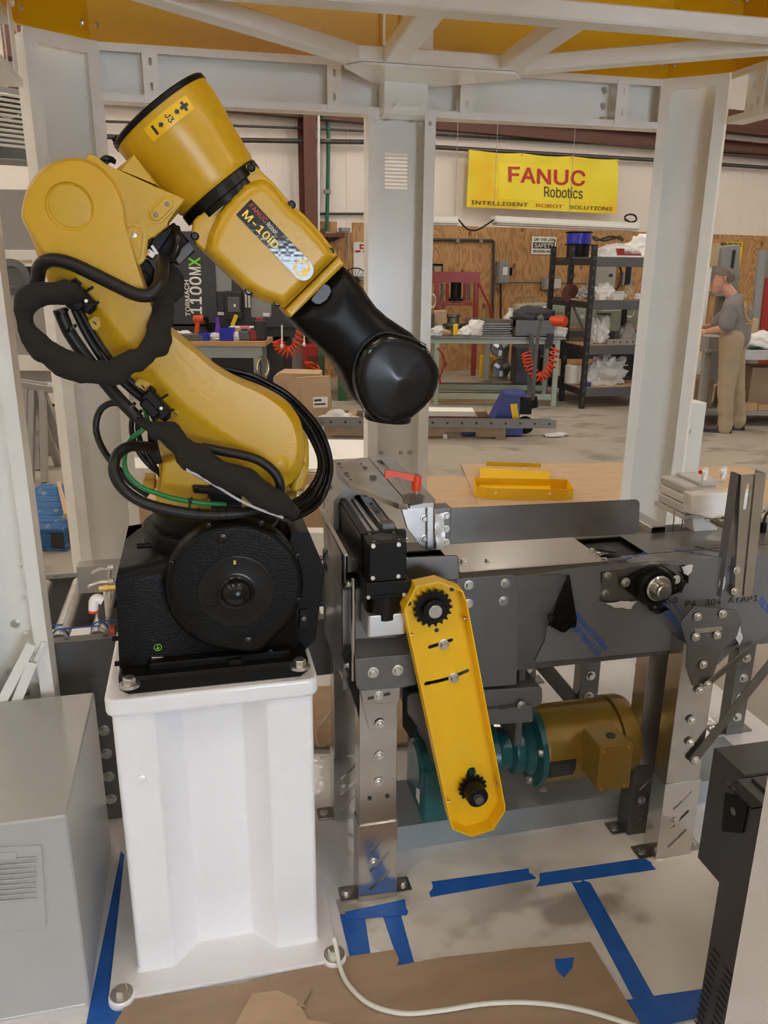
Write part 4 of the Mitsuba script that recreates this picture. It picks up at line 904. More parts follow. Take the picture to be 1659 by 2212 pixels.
# clamps that hold the hoses
for k, (cx, cy, s) in enumerate(((176, 640, 1), (338, 872, 1))):
    c = lambda a, b, y=1.645: at(cx + a, cy + b, y=y)
    cl = part(rb, 'cable_clamp', [obox(c(0, 0), (.062, .04, .026), (.62, 0, -.78), (0, 1, 0), .003), obox(c(-14, 8, 1.635), (.04, .03, .02), (.62, 0, -.78), (0, 1, 0), .003), obox(c(14, 20, 1.65), (.03, .03, .018), (.62, 0, -.78), (0, 1, 0), .002)], 'black_satin')
    part(cl, 'tie_tail', [bar(c(6, -8, 1.63), c(25, -20, 1.62), .005, .003, (0, 1, 0)), bar(c(18, 22, 1.63), c(38, 12, 1.62), .005, .003, (0, 1, 0)), cyl(c(-18, -20, 1.65), c(-6, -34, 1.65), .008, 10)], 'rubber')
    for a, b in ((-8, 24), (4, 12), (12, 2)):
        part(cl, 'fitting', cyl(c(a, b, 1.63), c(a + 7, b + 12, 1.63), .0065, 10, .001), 'black_gloss')
    part(cl, 'dot', lathe([(0, 0), (.0035, 0), (.003, .001), (0, .001)], 12, axis_frame(c(10, 10, 1.618), (0, -1, 0))), 'paper_white')
# ------------------------------------------------------------------ belt conveyor
cv = thing('belt_conveyor', 'stainless belt conveyor on slotted legs, still half covered in printed protective film', 'conveyor')
YP = 1.755                                                                # face of its near side panel
fS = front(YP); fQ = front(YP - .004)
zt = .905
def leg(px0, px1, yf, pyb, dx, name='leg'):
    """Telescopic leg: front face at yf between these pixels (at height pyb of the joint), open towards the back."""
    a, b = at(px0, pyb, y=yf), at(px1, pyb, y=yf); zj = a[2]; w = b[0] - a[0]; m_ = (a[0] + b[0]) / 2
    def chan(w_, d, z0, z1, y0):
        g = sg.LineString([(-w_ / 2, d), (-w_ / 2, 0), (w_ / 2, 0), (w_ / 2, d)]).buffer(.0016, cap_style=2, join_style=1, quad_segs=3)
        return prism(g, z1 - z0, frame((m_, y0, z0), (1, 0, 0), (0, 1, 0)))
    lg = part(cv, name, chan(w - .006, .06, zj - .06, .70 if yf < 1.75 else .8, yf + .004), 'stainless', 40, label='stainless telescopic leg')
    low = chan(w + .002, .062, .006, zj + .004, yf)
    f = front(yf)
    for k, t in enumerate((.30, .55, .8)):
        c = np.array([m_ + .004, zj * (1 - t) + .02]); low = cut(low, prism(slot(c, .075, .0085, .78), .02, frame((0, yf + .008, 0), (1, 0, 0), (0, 0, 1))))
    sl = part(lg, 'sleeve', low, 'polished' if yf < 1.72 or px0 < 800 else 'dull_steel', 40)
    part(lg, 'adjuster', hexbolt((m_ - .012, yf - .002, zj * .45 + .02), (0, -1, 0), .009), 'zinc')
    for s in (-1, 1):
        x0 = m_ + s * (w / 2 + .001); x1 = x0 + s * .048
        ft_ = part(lg, 'foot', [slab(rounded([(x0, yf + .008), (x1, yf + .008), (x1, yf + .062), (x0, yf + .062)], .006), roundprof(.001, .004, 2), frame((0, 0, .0118), (1, 0, 0), (0, 1, 0))), bx(x0 - .001, x0 + .002, yf + .005, yf + .062, .0078, .06, .001)], 'stainless')
        part(ft_, 'bolt', hexbolt(((x0 + x1) / 2 + s * .004, yf + .035, .0118), (0, 0, 1), .0095), 'zinc')
    return lg, m_, zj, w
L1, m1, zj1, w1 = leg(776, 857, 1.715, 1788, 0)
f1 = front(1.716)
tp_ = part(L1, 'head_plate', [plate(f1, [(779, 1488), (866, 1480), (862, 1512), (855, 1540), (853, 1574), (797, 1576), (781, 1510)], .002, .004, .001, lift=.004), plate(f1, [(779, 1488), (866, 1480), (863, 1518), (784, 1522)], .006, .004, .002, lift=.008)], 'stainless', 40)
for px, py in ((818, 1503), (821, 1564), (820, 1632), (818, 1689)):
    part(L1, 'bolt', hexbolt(at(px, py, y=1.707 if py < 1600 else 1.715), (0, -1, 0), .0085), 'zinc')
q = f1(819, 1504, .009); part(tp_, 'slot', prism(slot(q, .058, .007, .12), .0008, f1.up(.0085)), 'ink_black')
for px, py in ((799, 1725), (837, 1720)):
    part(L1, 'hole', prism(slot(f1(px, py), .0101, .010), .0006, f1.up(.001)), 'ink_black')
leg(722, 780, 2.06, 1640, 0)
L2, m2, zj2, w2 = leg(1438, 1511, 1.688, 1697, 0)
for px, py in ((1507, 1332), (1561, 1326), (1503, 1376), (1549, 1372), (1519, 1435), (1511, 1491), (1494, 1556), (1491, 1604)):
    part(L2, 'bolt', hexbolt(at(px, py, y=1.684), (0, -1, 0), .0085), 'zinc')
leg(1374, 1428, 1.80, 1660, 0)
part(L2, 'gusset', plate(front(1.688), [(1470, 1345), (1500, 1310), (1590, 1318), (1603, 1340), (1592, 1375), (1560, 1405), (1537, 1470), (1496, 1482), (1482, 1440), (1485, 1400)], .004, .004, .001), 'dull_steel')
part(L2, 'gusset_fold', plate(front(1.684), [(1500, 1360), (1560, 1354), (1562, 1362), (1502, 1369)], .004, .003, .001), 'stainless')
for (ax, ay, bx_, by, w) in ((1500, 1640, 1672, 1424, .030), (1527, 1478, 1632, 1392, .020)):
    p, q = at(ax, ay, y=1.68), at(bx_, by, y=1.68 if w > .025 else 1.74)
    k = part(L2, 'diagonal_brace', [bar(p, q, .004, w, np.cross((q - p), (0, 1, 0))), cyl(p - [0, .0025, 0], p + [0, .0025, 0], w / 2, 20)], 'dull_steel')
    part(k, 'bolt', hexbolt(p - [0, .003, 0], (0, -1, 0), .0085), 'zinc')
# side panel, bed, film
x0, x1 = .31, 1.75
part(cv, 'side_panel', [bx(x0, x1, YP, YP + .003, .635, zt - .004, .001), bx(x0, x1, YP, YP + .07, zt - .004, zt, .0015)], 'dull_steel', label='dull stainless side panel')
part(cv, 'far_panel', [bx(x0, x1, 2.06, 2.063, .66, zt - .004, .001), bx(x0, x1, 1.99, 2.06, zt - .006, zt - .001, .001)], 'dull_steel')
bedx0, bedx1 = at(960, 1200, z=zt)[0], at(1262, 1180, z=zt)[0]
part(cv, 'bed_plate', bx(bedx0, bedx1, YP + .045, 2.02, zt, zt + .003, .001), 'polished')
for px, py in ((1000, 1213), (1054, 1212), (1278, 1190), (1292, 1198), (1305, 1210)):
    part(cv, 'bolt', hexbolt(at(px, py, z=zt + .003), (0, 0, 1), .007), 'zinc')
part(cv, 'belt', bx(.34, x1, YP + .07, 1.985, zt - .035, zt - .012, .004), 'black_satin')
part(cv, 'under_frame', [bx(.36, x1, 1.77, 2.05, .64, .67, .003)], 'dull_steel')
# grey mounting plate of the drive with four bolts
mp = part(cv, 'drive_plate', plate(fQ, [(985, 1250), (1108, 1241), (1118, 1252), (1121, 1360), (1120, 1380), (1116, 1480), (990, 1490)], .004, .004, .003), 'grey_paint', label='grey steel mounting plate with four bolts')
for px, py in ((1013, 1264), (1092, 1260), (1012, 1304), (1088, 1298)):
    part(mp, 'bolt', hexbolt(at(px, py, y=YP - .004), (0, -1, 0), .009), 'zinc')
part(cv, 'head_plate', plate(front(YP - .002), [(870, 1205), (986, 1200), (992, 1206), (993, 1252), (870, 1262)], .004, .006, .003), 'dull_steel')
gb = part(cv, 'motor_bracket', [plate(front(1.76), [(880, 1500), (1172, 1484), (1172, 1520), (1150, 1532), (1060, 1545), (905, 1575), (880, 1540)], .18, .012, .004), plate(front(1.745), [(1042, 1535), (1150, 1524), (1152, 1560), (1060, 1566)], .012, .006, .002)], 'grey_paint', label='grey motor bracket with a slot')
part(gb, 'slot', prism(slot((front(1.745)(1070, 1531) + front(1.745)(1122, 1527)) / 2, .055, .002, .05), .0006, front(1.745).up(.0003)), 'ink_black')
part(gb, 'bolt', hexbolt(at(1127, 1523, y=1.744), (0, -1, 0), .0085), 'zinc')
lb = part(cv, 'left_bracket', [plate(front(1.70), [(766, 1424), (896, 1412), (900, 1480), (868, 1486), (780, 1494), (772, 1488), (769, 1478)], .004, .004, .003), hull([at(766, 1428, y=1.70), at(896, 1416, y=1.70), at(766, 1376, y=1.76), at(880, 1372, y=1.76), at(766, 1428, y=1.704), at(896, 1416, y=1.704), at(766, 1376, y=1.765), at(880, 1372, y=1.765)])], 'grey_paint', 20, label='grey folded bracket with two bolts')
for px, py in ((806, 1453), (859, 1448)):
    part(lb, 'bolt', hexbolt(at(px, py, y=1.699), (0, -1, 0), .010), 'zinc')
part(cv, 'drop_plate', plate(front(1.77), [(870, 1490), (905, 1488), (895, 1580), (890, 1600), (870, 1570)], .004, .004, .001), 'black_satin')
# end panel on the left with film, and a polished rod before it
XE = .318
pE = Plane((XE, 0, 0), (0, -1, 0), (0, 0, 1))
ep = part(cv, 'end_panel', [bx(XE, XE + .003, 1.765, 2.08, .66, 1.0, .001), bx(XE - .006, XE + .004, 1.74, 2.09, .996, 1.002, .001)], 'stainless', label='stainless end panel under clouded film')
part(ep, 'film', [wob(mm(to_man(bx(XE - .004, XE - .003, 1.79, 2.07, .64, .985, 0)).refine_to_length(.02)), .004, 14, 3)], 'film', 60)
rd = part(cv, 'rod', cyl(at(763, 1250, y=1.72), at(763, 1470, y=1.72), .0055, 14, .001), 'polished', 60)
for px, py in ((752, 1262), (750, 1436)): part(rd, 'bolt', hexbolt(at(px, py, y=1.73), (-1, -.3, 0), .007), 'zinc')
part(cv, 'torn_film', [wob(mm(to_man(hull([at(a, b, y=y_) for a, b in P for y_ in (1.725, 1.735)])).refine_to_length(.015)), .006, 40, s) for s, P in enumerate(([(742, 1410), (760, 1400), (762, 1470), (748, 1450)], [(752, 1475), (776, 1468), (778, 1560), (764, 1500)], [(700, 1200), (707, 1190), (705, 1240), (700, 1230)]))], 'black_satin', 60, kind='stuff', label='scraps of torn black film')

# film on the side panel with its print
film_px = [(1170, 1239), (1232, 1228), (1400, 1213), (1659, 1199), (1800, 1190), (1800, 1372), (1659, 1372), (1600, 1400), (1560, 1395), (1500, 1401), (1421, 1407), (1300, 1419), (1155, 1431), (1165, 1408), (1177, 1385), (1181, 1360), (1180, 1348), (1200, 1310), (1240, 1325), (1228, 1240)]
fF = front(YP - .0045)
hole1 = [(1296, 1236), (1320, 1233), (1345, 1230), (1380, 1222), (1408, 1212), (1430, 1216), (1455, 1222), (1492, 1220), (1494, 1232), (1478, 1258), (1466, 1275), (1440, 1290), (1438, 1308), (1420, 1322), (1402, 1318), (1394, 1300), (1375, 1297), (1350, 1305), (1310, 1302), (1293, 1298), (1303, 1276), (1298, 1258)]
hole2 = [(1492, 1345), (1506, 1315), (1520, 1318), (1548, 1322), (1562, 1316), (1590, 1326), (1602, 1335), (1590, 1345), (1578, 1362), (1600, 1385), (1560, 1420), (1490, 1420), (1505, 1372)]
gF = sg.Polygon(fF.pts(film_px)).buffer(0).difference(sg.Polygon(fF.pts(hole1)).buffer(0)).difference(sg.Polygon(fF.pts(hole2)).buffer(0))
fm = part(cv, 'film', prism(gF, .0008, frame((0, YP - .003, 0), (1, 0, 0), (0, 0, 1))), 'film', label='grey blue protective film with blue print')
part(fm, 'top_film', bx(at(1335, 1200, z=zt)[0], x1, YP + .002, YP + .075, zt + .0003, zt + .001, 0), 'film')
part(fm, 'top_film', bx(at(1335, 1165, z=zt)[0] + .02, x1, YP + .08, 1.99, zt - .0005, zt + .0005, 0), 'film')
part(fm, 'top_film', sheet([(1000, 1232), (1160, 1222), (1330, 1195), (1300, 1180), (1262, 1200), (1120, 1207), (1010, 1216)], .0006, zt + .0008, amp=.004, seed=2), 'film')
part(fm, 'torn_edge', [wob(mm(to_man(hull([fF.w(q, d) for q in fF.pts(P) for d in (.001, .003)])).refine_to_length(.008)), .006, 60, s) for s, P in enumerate(([(1310, 1302), (1350, 1304), (1375, 1296), (1362, 1314), (1325, 1312)], [(1470, 1222), (1494, 1220), (1494, 1232), (1482, 1245), (1474, 1240)], [(1520, 1320), (1548, 1328), (1562, 1318), (1550, 1313)], [(1578, 1364), (1594, 1345), (1604, 1380), (1598, 1392)]))], 'plastic_film', 60, kind='stuff')
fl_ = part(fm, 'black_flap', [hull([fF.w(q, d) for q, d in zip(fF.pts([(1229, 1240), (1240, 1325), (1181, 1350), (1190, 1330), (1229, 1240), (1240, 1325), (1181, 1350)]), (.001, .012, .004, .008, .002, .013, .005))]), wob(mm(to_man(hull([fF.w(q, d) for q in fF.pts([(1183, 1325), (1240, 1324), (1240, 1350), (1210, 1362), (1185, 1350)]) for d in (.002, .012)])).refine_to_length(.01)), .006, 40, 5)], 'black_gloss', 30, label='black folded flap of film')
def ink(t, px, h, w, m='film_ink', up=None, bold=True, pl=fF, lift=.0004):
    a, b = pl.w(pl(*px[0]), lift), pl.w(pl(*px[1]), lift); d = b - a
    u = np.cross(pl.n, d)
    part(fm, 'print', text(t, h, frame(a, d, u), .0004, bold, np.linalg.norm(d)), m)
ink('Novacel Solution', [(1239, 1331), (1306, 1405)], .017, 0)
ink('SER Fiber & CO', [(1232, 1353), (1290, 1418)], .017, 0)
ink('NOVACEL', [(1484, 1361), (1433, 1300)], .0185, 0)
ink('Beyond The Surface', [(1497, 1348), (1455, 1303)], .006, 0, bold=False)
ink('S0', [(1438, 1303), (1462, 1302)], .016, 0, 'ink_black', bold=False)
ink('P4', [(1478, 1311), (1503, 1309)], .017, 0, 'ink_black', bold=False)
ink('304', [(1521, 1308), (1557, 1305)], .017, 0, 'ink_black', bold=False)
ink('ATAP1', [(1571, 1303), (1636, 1298)], .017, 0, 'ink_black', bold=False)
ink('NOVACEL', [(1690, 1345), (1644, 1287)], .018, 0)
pt_ = level(zt + .0012)
ink('Novacel Solution', [(1562, 1205), (1450, 1184)], .012, 0, pl=pt_)
ink('LASER Fiber', [(1560, 1192), (1500, 1179)], .010, 0, 'ink_black', pl=pt_)
ink('Nov LAS', [(1340, 1213), (1400, 1195)], .011, 0, pl=pt_)
q = fF(1493, 1381); gl = sg.Point(0, 0).buffer(.0135).difference(sg.LineString([(-.012, .006), (-.004, .003), (.003, -.003), (.006, -.012)]).buffer(.0022)).difference(sg.Point(-.001, .006).buffer(.002))
M = fF.up(.0004); M = M.copy(); M[:3, 3] = fF.w(q, .0004); part(fm, 'print', prism(gl, .0004, M), 'film_ink')
# flange bearing
fG = front(YP - .006)
bp = part(cv, 'bearing_plate', plate(fG, [(1302, 1237), (1330, 1234), (1338, 1250), (1335, 1285), (1318, 1300), (1298, 1294)], .004, .006, .002), 'dull_steel')
for px, py in ((1312, 1243), (1307, 1282)): part(bp, 'bolt', hexbolt(at(px, py, y=YP - .006), (0, -1, 0), .0075), 'zinc')
cB = fG(1410, 1262); rB = np.linalg.norm(fG(1368, 1262) - cB)
lug = sg.MultiPoint([cB + rB * .98 * np.array([math.cos(a), math.sin(a)]) for a in np.arange(32) * math.pi / 16] + [fG(1349, 1258) + .012 * np.array([math.cos(a), math.sin(a)]) for a in np.arange(12) * math.pi / 6] + [fG(1462, 1252) + .012 * np.array([math.cos(a), math.sin(a)]) for a in np.arange(12) * math.pi / 6]).convex_hull
bg = part(cv, 'flange_bearing', [slab(rounded(np.array(lug.exterior.coords)[:-1], .004, .008), roundprof(.004, .012, 3), fG.up(.010)), lathe([(rB * .95, 0), (rB * .93, .018), (rB * .8, .026), (rB * .70, .026), (rB * .66, .018), (0, .018)], 48, axis_frame(fG.w(cB, .0), fG.n))], 'black_satin', 40, label='black two bolt flange bearing')
part(bg, 'collar', lathe([(0, .01), (rB * .62, .01), (rB * .62, .032), (rB * .55, .036), (0, .036)], 36, axis_frame(fG.w(cB), fG.n)), 'brass' if 0 else 'stainless')
part(bg, 'shaft', lathe([(0, .03), (rB * .36, .03), (rB * .36, .056), (rB * .31, .060), (0, .060)], 32, axis_frame(fG.w(cB), fG.n)), 'polished', 30)
for px, py in ((1351, 1258), (1460, 1252)): part(bg, 'bolt', hexbolt(at(px, py, y=YP - .016), (0, -1, 0), .009), 'zinc')
part(bg, 'film_scraps', [wob(mm(to_man(hull([fG.w(q, d) for q in fG.pts(P) for d in (.004, .012)])).refine_to_length(.008)), .007, 60, s) for s, P in enumerate(([(1390, 1296), (1424, 1300), (1440, 1310), (1418, 1324), (1402, 1316)], [(1448, 1262), (1478, 1256), (1466, 1275), (1446, 1282)], [(1470, 1236), (1482, 1240), (1480, 1256)]))], 'black_gloss', 60, kind='stuff')
# slotted upright
fU = front(1.73)
g = sg.Polygon(rounded(fU.pts([(1601, 1026), (1653, 1022), (1623, 1288), (1586, 1291)]), .004)).difference(slot((fU(1617, 1048) + fU(1609, 1098)) / 2, np.linalg.norm(fU(1617, 1045) - fU(1609, 1102)), .012, math.pi / 2 + .0))
up_ = part(cv, 'upright', [prism(g, .003, fU.up(-.003)), hull([fU.w(q, d) for q in fU.pts([(1653, 1022), (1623, 1288)]) for d in (0, -.04, )] + [fU.w(q + [.003, 0], d) for q in fU.pts([(1653, 1022), (1623, 1288)]) for d in (0, -.04)]), hull([fU.w(q + [o, 0], d) for q in fU.pts([(1601, 1026), (1586, 1291)]) for d in (0, -.04) for o in (0, .003)])], 'stainless', label='bent stainless upright with a long slot')
part(up_, 'rib', bar(at(1633, 1026, y=1.727), at(1607, 1288, y=1.727), .004, .004, (0, 1, 0)), 'stainless')
ul = Plane((fU(1600, 1027)[0] - .001, 0, 0), (0, -1, 0), (0, 0, 1))
part(up_, 'film', hull([ul.w(np.array([-a, z]), .001 + d) for a in (1.735, 1.768) for z in (fU(1601, 1026)[1], fU(1586, 1291)[1]) for d in (0, .0006)]), 'film')
for px, py in ((1592, 1232), (1587, 1277)): part(up_, 'bolt', hexbolt(at(px, py, y=1.729), (0, -1, 0), .0075), 'zinc')
part(up_, 'film_bubble', wob(tf(blob((0, 0, 0), (.010, .022, .004), .1, 2, 1, False), frame(at(1560, 1260, y=YP - .006), (1, 0, 0), (0, 0, 1))), .001, 40), 'plastic_film', 60)
# guide plate and cross tube on the bed
fH = front(1.885)
gd_ = part(cv, 'guide_plate', plate(fH, [(968, 1098), (1376, 1079), (1382, 1085), (1380, 1147), (1372, 1153), (968, 1176)], .003, .004, .001), 'dull_steel', label='long standing guide plate of mottled steel')
ct = part(cv, 'cross_tube', cut(prism(rounded([(0, 0), (.05, 0), (.05, .04), (0, .04)], .006), .28, frame(at(1404, 1166, y=1.985), (1, 0, 0), (0, 0, 1)) @ np.array([[1, 0, 0, 0], [0, 1, 0, 0], [0, 0, 1, -.28], [0, 0, 0, 1]])), prism(rounded([(.003, .003), (.047, .003), (.047, .037), (.003, .037)], .004), .3, frame(at(1404, 1166, y=1.985), (1, 0, 0), (0, 0, 1)) @ np.array([[1, 0, 0, 0], [0, 1, 0, 0], [0, 0, 1, -.29], [0, 0, 0, 1]]))), 'stainless')
part(cv, 'black_strip', wob(mm(to_man(hull([at(a, b, z=z) for a, b in ((1285, 1178), (1296, 1173), (1338, 1186), (1334, 1194), (1292, 1186)) for z in (zt, zt + .008)])).refine_to_length(.012)), .004, 40), 'black_satin')

# chain guard with its two sprockets
cg = thing('chain_guard', 'open yellow chain guard tray with two black sprockets on the conveyor drive', 'chain guard')
fY = front(1.63)
OG = ccw(fY.pts([(873, 1318), (898, 1267), (949, 1256), (1000, 1276), (1009, 1300), (1092, 1742), (1091, 1753), (1066, 1793), (1019, 1808), (978, 1792), (972, 1774)]))
IG = inset(OG, .003)
part(cg, 'rim', prism(sg.Polygon(OG).difference(sg.Polygon(IG)), .042, frame((0, 1.672, 0), (1, 0, 0), (0, 0, 1))), 'guard_yellow')
fz = front(1.668)
back = sg.Polygon(inset(OG, .001))
c_s1, c_s2 = front(1.65)(936, 1315), front(1.65)(1022, 1704)
back = back.difference(sg.Point(c_s1).buffer(.030))
q = fz(1016, 1680); back = back.difference(slot(q, .062, .026, math.pi / 2 - .15))
sl1 = (fz(929, 1398), fz(975, 1383)); arc = [fz(a, b) for a, b in ((921, 1477), (945, 1472), (975, 1464), (1010, 1449))]
back = back.difference(sg.LineString(sl1).buffer(.005)).difference(sg.LineString(arc).buffer(.005))
part(cg, 'tray', prism(back, .003, frame((0, 1.671, 0), (1, 0, 0), (0, 0, 1))), 'guard_yellow')
for px, py in ((976, 1273), (943, 1361), (884, 1304)):
    part(cg, 'hole', prism(sg.Point(*fz(px, py)).buffer(.0055), .0006, fz.up(.0003)), 'ink_black')
for px, py in ((958, 1392), (980, 1464)):
    part(cg, 'nut', hexbolt(at(px, py, y=1.667), (0, -1, 0), .0095, h=.010), 'zinc')
for px, py in ((1005, 1336), (887, 1372), (1076, 1693), (967, 1732)):
    o = at(px, py, y=1.652); part(cg, 'stud', cyl(o - [.007, 0, 0], o + [.007, 0, 0], .005, 12, .001), 'brass')
def sprocket(c, y, r, n, hub, hubl, shaft):
    pts = []
    for k in range(n):
        a = 2 * math.pi * k / n; s_ = math.pi / n
        for t, rr_ in ((-.9, .84), (-.55, .86), (-.16, 1.0), (.16, 1.0), (.55, .86)):
            pts.append([rr_ * r * math.cos(a + t * s_), rr_ * r * math.sin(a + t * s_)])
    F0 = front(y)
    k = part(cg, 'sprocket', [prism(np.array(pts) + c, .007, F0.up(-.0035)), lathe([(r * .8, -.0035), (hub, .004), (hub, hubl - .002), (hub - .002, hubl), (0, hubl)], 40, axis_frame(F0.w(c), F0.n))], 'black_satin', 30, label='black toothed sprocket')
    part(k, 'shaft', lathe([(0, 0), (shaft, 0), (shaft, hubl + .002), (shaft - .001, hubl + .003), (0, hubl + .003)], 28, axis_frame(F0.w(c), F0.n)), 'polished', 30)
    part(k, 'keyway', obox(F0.w(c + [hub * .1, shaft + .002], hubl), (.006, .006, .002), b=.0005), 'ink_black')
sprocket(c_s1, 1.655, np.linalg.norm(fY(936, 1315) - fY(894, 1315)) * 1.02, 18, .028, .022, .0165)
sprocket(c_s2, 1.655, .038, 16, .027, .045, .012)

# gear motor hung under the conveyor
gm_ = thing('gear_motor', 'gold painted electric motor with a teal gear reducer under the conveyor', 'motor')
YM, ZM, RM = 1.90, .302, .112
xa, xb = at(1150, 1600, y=YM)[0], at(1308, 1580, y=YM)[0]
MX = frame((xa, YM, ZM), (0, 1, 0), (0, 0, 1))                             # local z along x
part(gm_, 'motor_body', lathe([(0, 0), (RM * .94, 0), (RM * .97, .004), (RM, .012), (RM, xb - xa), (0, xb - xa)], 64, MX), 'motor_gold', 40)
Lm = xb - xa
part(gm_, 'fan_cover', lathe([(0, Lm - .004), (RM * .92, Lm - .004), (RM * .92, Lm + .006), (RM * 1.05, Lm + .006), (RM * 1.05, Lm + .045), (RM * 1.0, Lm + .06), (RM * .8, Lm + .068), (0, Lm + .07)], 64, MX), 'motor_gold', 40)
fT = front(1.70)
tb = part(gm_, 'terminal_box', [slab(rounded(fT.pts([(1297, 1615), (1366, 1604), (1357, 1699), (1289, 1706)]), .005), roundprof(.004, .10, 3), fT.M)], 'motor_gold', 40)
part(tb, 'cover', slab(rounded(fT.pts([(1296, 1613), (1367, 1602), (1358, 1701), (1288, 1708)]), .006), roundprof(.003, .008, 3), fT.up(.004)), 'motor_gold', 40)
for px, py in ((1304, 1624), (1358, 1614), (1297, 1704), (1348, 1696)):
    o = at(px, py, y=1.695); part(tb, 'screw', capscrew(o, (0, -1, 0), .004, .003), 'brass')
q = at(1320, 1601, y=1.74); part(tb, 'cable_entry', lathe([(0, 0), (.013, 0), (.012, .001), (0, .001)], 20, frame([q[0], 1.745, fT(1330, 1608)[1] + .0], (1, 0, 0), (0, 1, 0))), 'ink_black')
def on_motor(g, x0, a0, h=.0006):
    """A flat plate wrapped on the motor body: local x along the axis, y around it."""
    m = patch(g, h, .008); v = m[0]; a = a0 + v[:, 1] / RM; r = RM + v[:, 2] + .0004
    return np.column_stack([x0 + v[:, 0], YM - r * np.cos(a), ZM + r * np.sin(a)]), m[1]
nm = part(gm_, 'name_plate', on_motor(sg.box(0, -.027, .075, .025).buffer(.004), at(1189, 1650, y=1.79)[0], -.16), 'ink_black', label='black motor rating plate')
for i in range(4): part(nm, 'print_line', on_motor(sg.box(.006, .012 - i * .010, .06, .0135 - i * .010), at(1189, 1650, y=1.79)[0], -.16, .001), 'shelf_grey')
Mr = MX.copy(); Mr[:3, 3] = (xa - .16, YM, ZM)
part(gm_, 'coupling', lathe([(0, 0), (.085, 0), (.088, .03), (.062, .045), (.06, .075), (.075, .085), (.078, .105), (.07, .12), (.085, .14), (.118, .146), (.118, .162), (0, .162)], 56, Mr), 'teal', 40, label='teal flanged coupling housing')
for a in (20, 110, 200, 290):
    t = math.radians(a); part(gm_, 'bolt', hexbolt((xa - .016, YM - .103 * math.cos(t), ZM + .103 * math.sin(t)), (-1, 0, 0), .010), 'zinc')
rx0, rx1 = at(910, 1640, y=1.80)[0], at(985, 1640, y=1.80)[0]
gr_ = part(gm_, 'reducer', [bx(rx0 + .012, rx0 + .16, 1.80, 2.0, .15, .36, .012), cyl((rx0, 1.88, ZM), (rx0 + .03, 1.88, ZM), .07, 40, .008), bx(rx0 + .005, rx0 + .1, 1.79, 1.83, .17, .33, .006)], 'teal', 30, label='teal worm gear reducer')
part(gr_, 'label', bx(rx0 + .0105, rx0 + .0125, 1.83, 1.88, .19, .25, 0), 'paper_white')
part(gm_, 'output_shaft', cyl((c_s2[0], 1.60, c_s2[1]), (c_s2[0], 1.80, c_s2[1]), .0118, 20), 'dull_steel')
part(gm_, 'hanger', [bx(rx0 + .03, rx0 + .05, 1.80, 1.95, .35, .64, .003), bx(xa - .1, xa - .08, 1.80, 1.95, .37, .64, .003)], 'grey_paint')

# grey floor beam under the motor
zr = .09
gx0, gx1 = at(860, 1850, z=.0)[0] - .03, 1.72
bm = thing('floor_beam', 'blue grey painted steel floor channel under the gear motor', 'beam')
part(bm, 'channel', [bx(gx0, gx1, 1.885, 1.889, .006, zr, .001), bx(gx0, gx1, 1.885, 2.10, zr - .004, zr, .001), bx(gx0, gx1, 2.096, 2.10, .006, zr, .001)], 'blue_grey_paint')
for px, py in ((931, 1758), (905, 1713), (1174, 1708), (790, 1722)):
    o = at(px, py, z=zr); part(bm, 'bolt', hexbolt(o, (0, 0, 1), .008), 'zinc')

# ------------------------------------------------------------------ linear actuator with its clamp plate
la_ = thing('linear_slide', 'electric linear slide with an aluminium clamp plate and orange lever above the conveyor head', 'linear actuator')
ax0, ax1 = .352, .452
part(la_, 'rail_body', [bx(ax0, ax1, 1.75, 2.36, .965, 1.04, .004), bx(ax0 + .004, ax0 + .02, 1.75, 2.36, 1.04, 1.052, .003)], 'black_satin')
for x, w, z in ((ax0 + .028, .012, 1.046), (ax0 + .044, .010, 1.050)):
    part(la_, 'cover_strip', bx(x - w / 2, x + w / 2, 1.75, 2.36, 1.036, z, .002), 'aluminium')
gr2 = part(la_, 'guide_rail', bx(ax0 + .058, ax0 + .084, 1.765, 2.34, 1.038, 1.058, .003), 'polished')
for i in range(5):
    part(gr2, 'bolt_hole', prism(sg.Point(ax0 + .071, 1.80 + i * .075).buffer(.005), .0006, level(1.0581).M), 'ink_black')
part(gr2, 'end_stop', bx(ax0 + .055, ax0 + .087, 1.755, 1.785, 1.038, 1.066, .002), 'dull_steel')
part(la_, 'wiper', bx(ax0 + .085, ax1, 1.75, 2.3, 1.03, 1.044, .002), 'dull_steel')
# motor drive at the near end
fX = front(1.66)
bk = part(la_, 'gearbox', [bx(.356, .444, 1.66, 1.752, .958, 1.05, .002), bx(.352, .462, 1.735, 1.752, .945, 1.052, .001)], 'black_satin', label='black gearbox block with four screws')
bk_h = part(bk, 'bore', prism(sg.Point(.40, 1.706).buffer(.029), .0006, level(1.0503).M), 'ink_black')
for px, py in ((806, 1179), (861, 1176), (805, 1248), (860, 1244)):
    part(bk, 'screw', capscrew(at(px, py, y=1.66), (0, -1, 0), .0055, .004), 'zinc')
for z in (.98, 1.03): part(bk, 'screw', capscrew((.462, 1.743, z), (1, 0, 0), .0045, .004), 'zinc')
for (x, y) in ((.372, 1.68), (.43, 1.68), (.372, 1.733), (.43, 1.733)): part(bk, 'screw', capscrew((x, y, 1.05), (0, 0, 1), .003, .0015), 'zinc')
zf = .957
sf = part(la_, 'motor_flange', [bx(.345, .455, 1.655, 1.76, .925, .958, .003), bx(.348, .45, 1.66, 1.757, .915, .926, .002)], 'black_satin')
for px, py in ((795, 1289), (872, 1283)): part(sf, 'screw', capscrew(at(px, py, y=1.658), (0, -1, 0), .005, .006), 'zinc')
sm = part(la_, 'servo_motor', [cyl((.40, 1.707, .855), (.40, 1.707, .918), .0455, 48, .002)], 'black_gloss', 30)
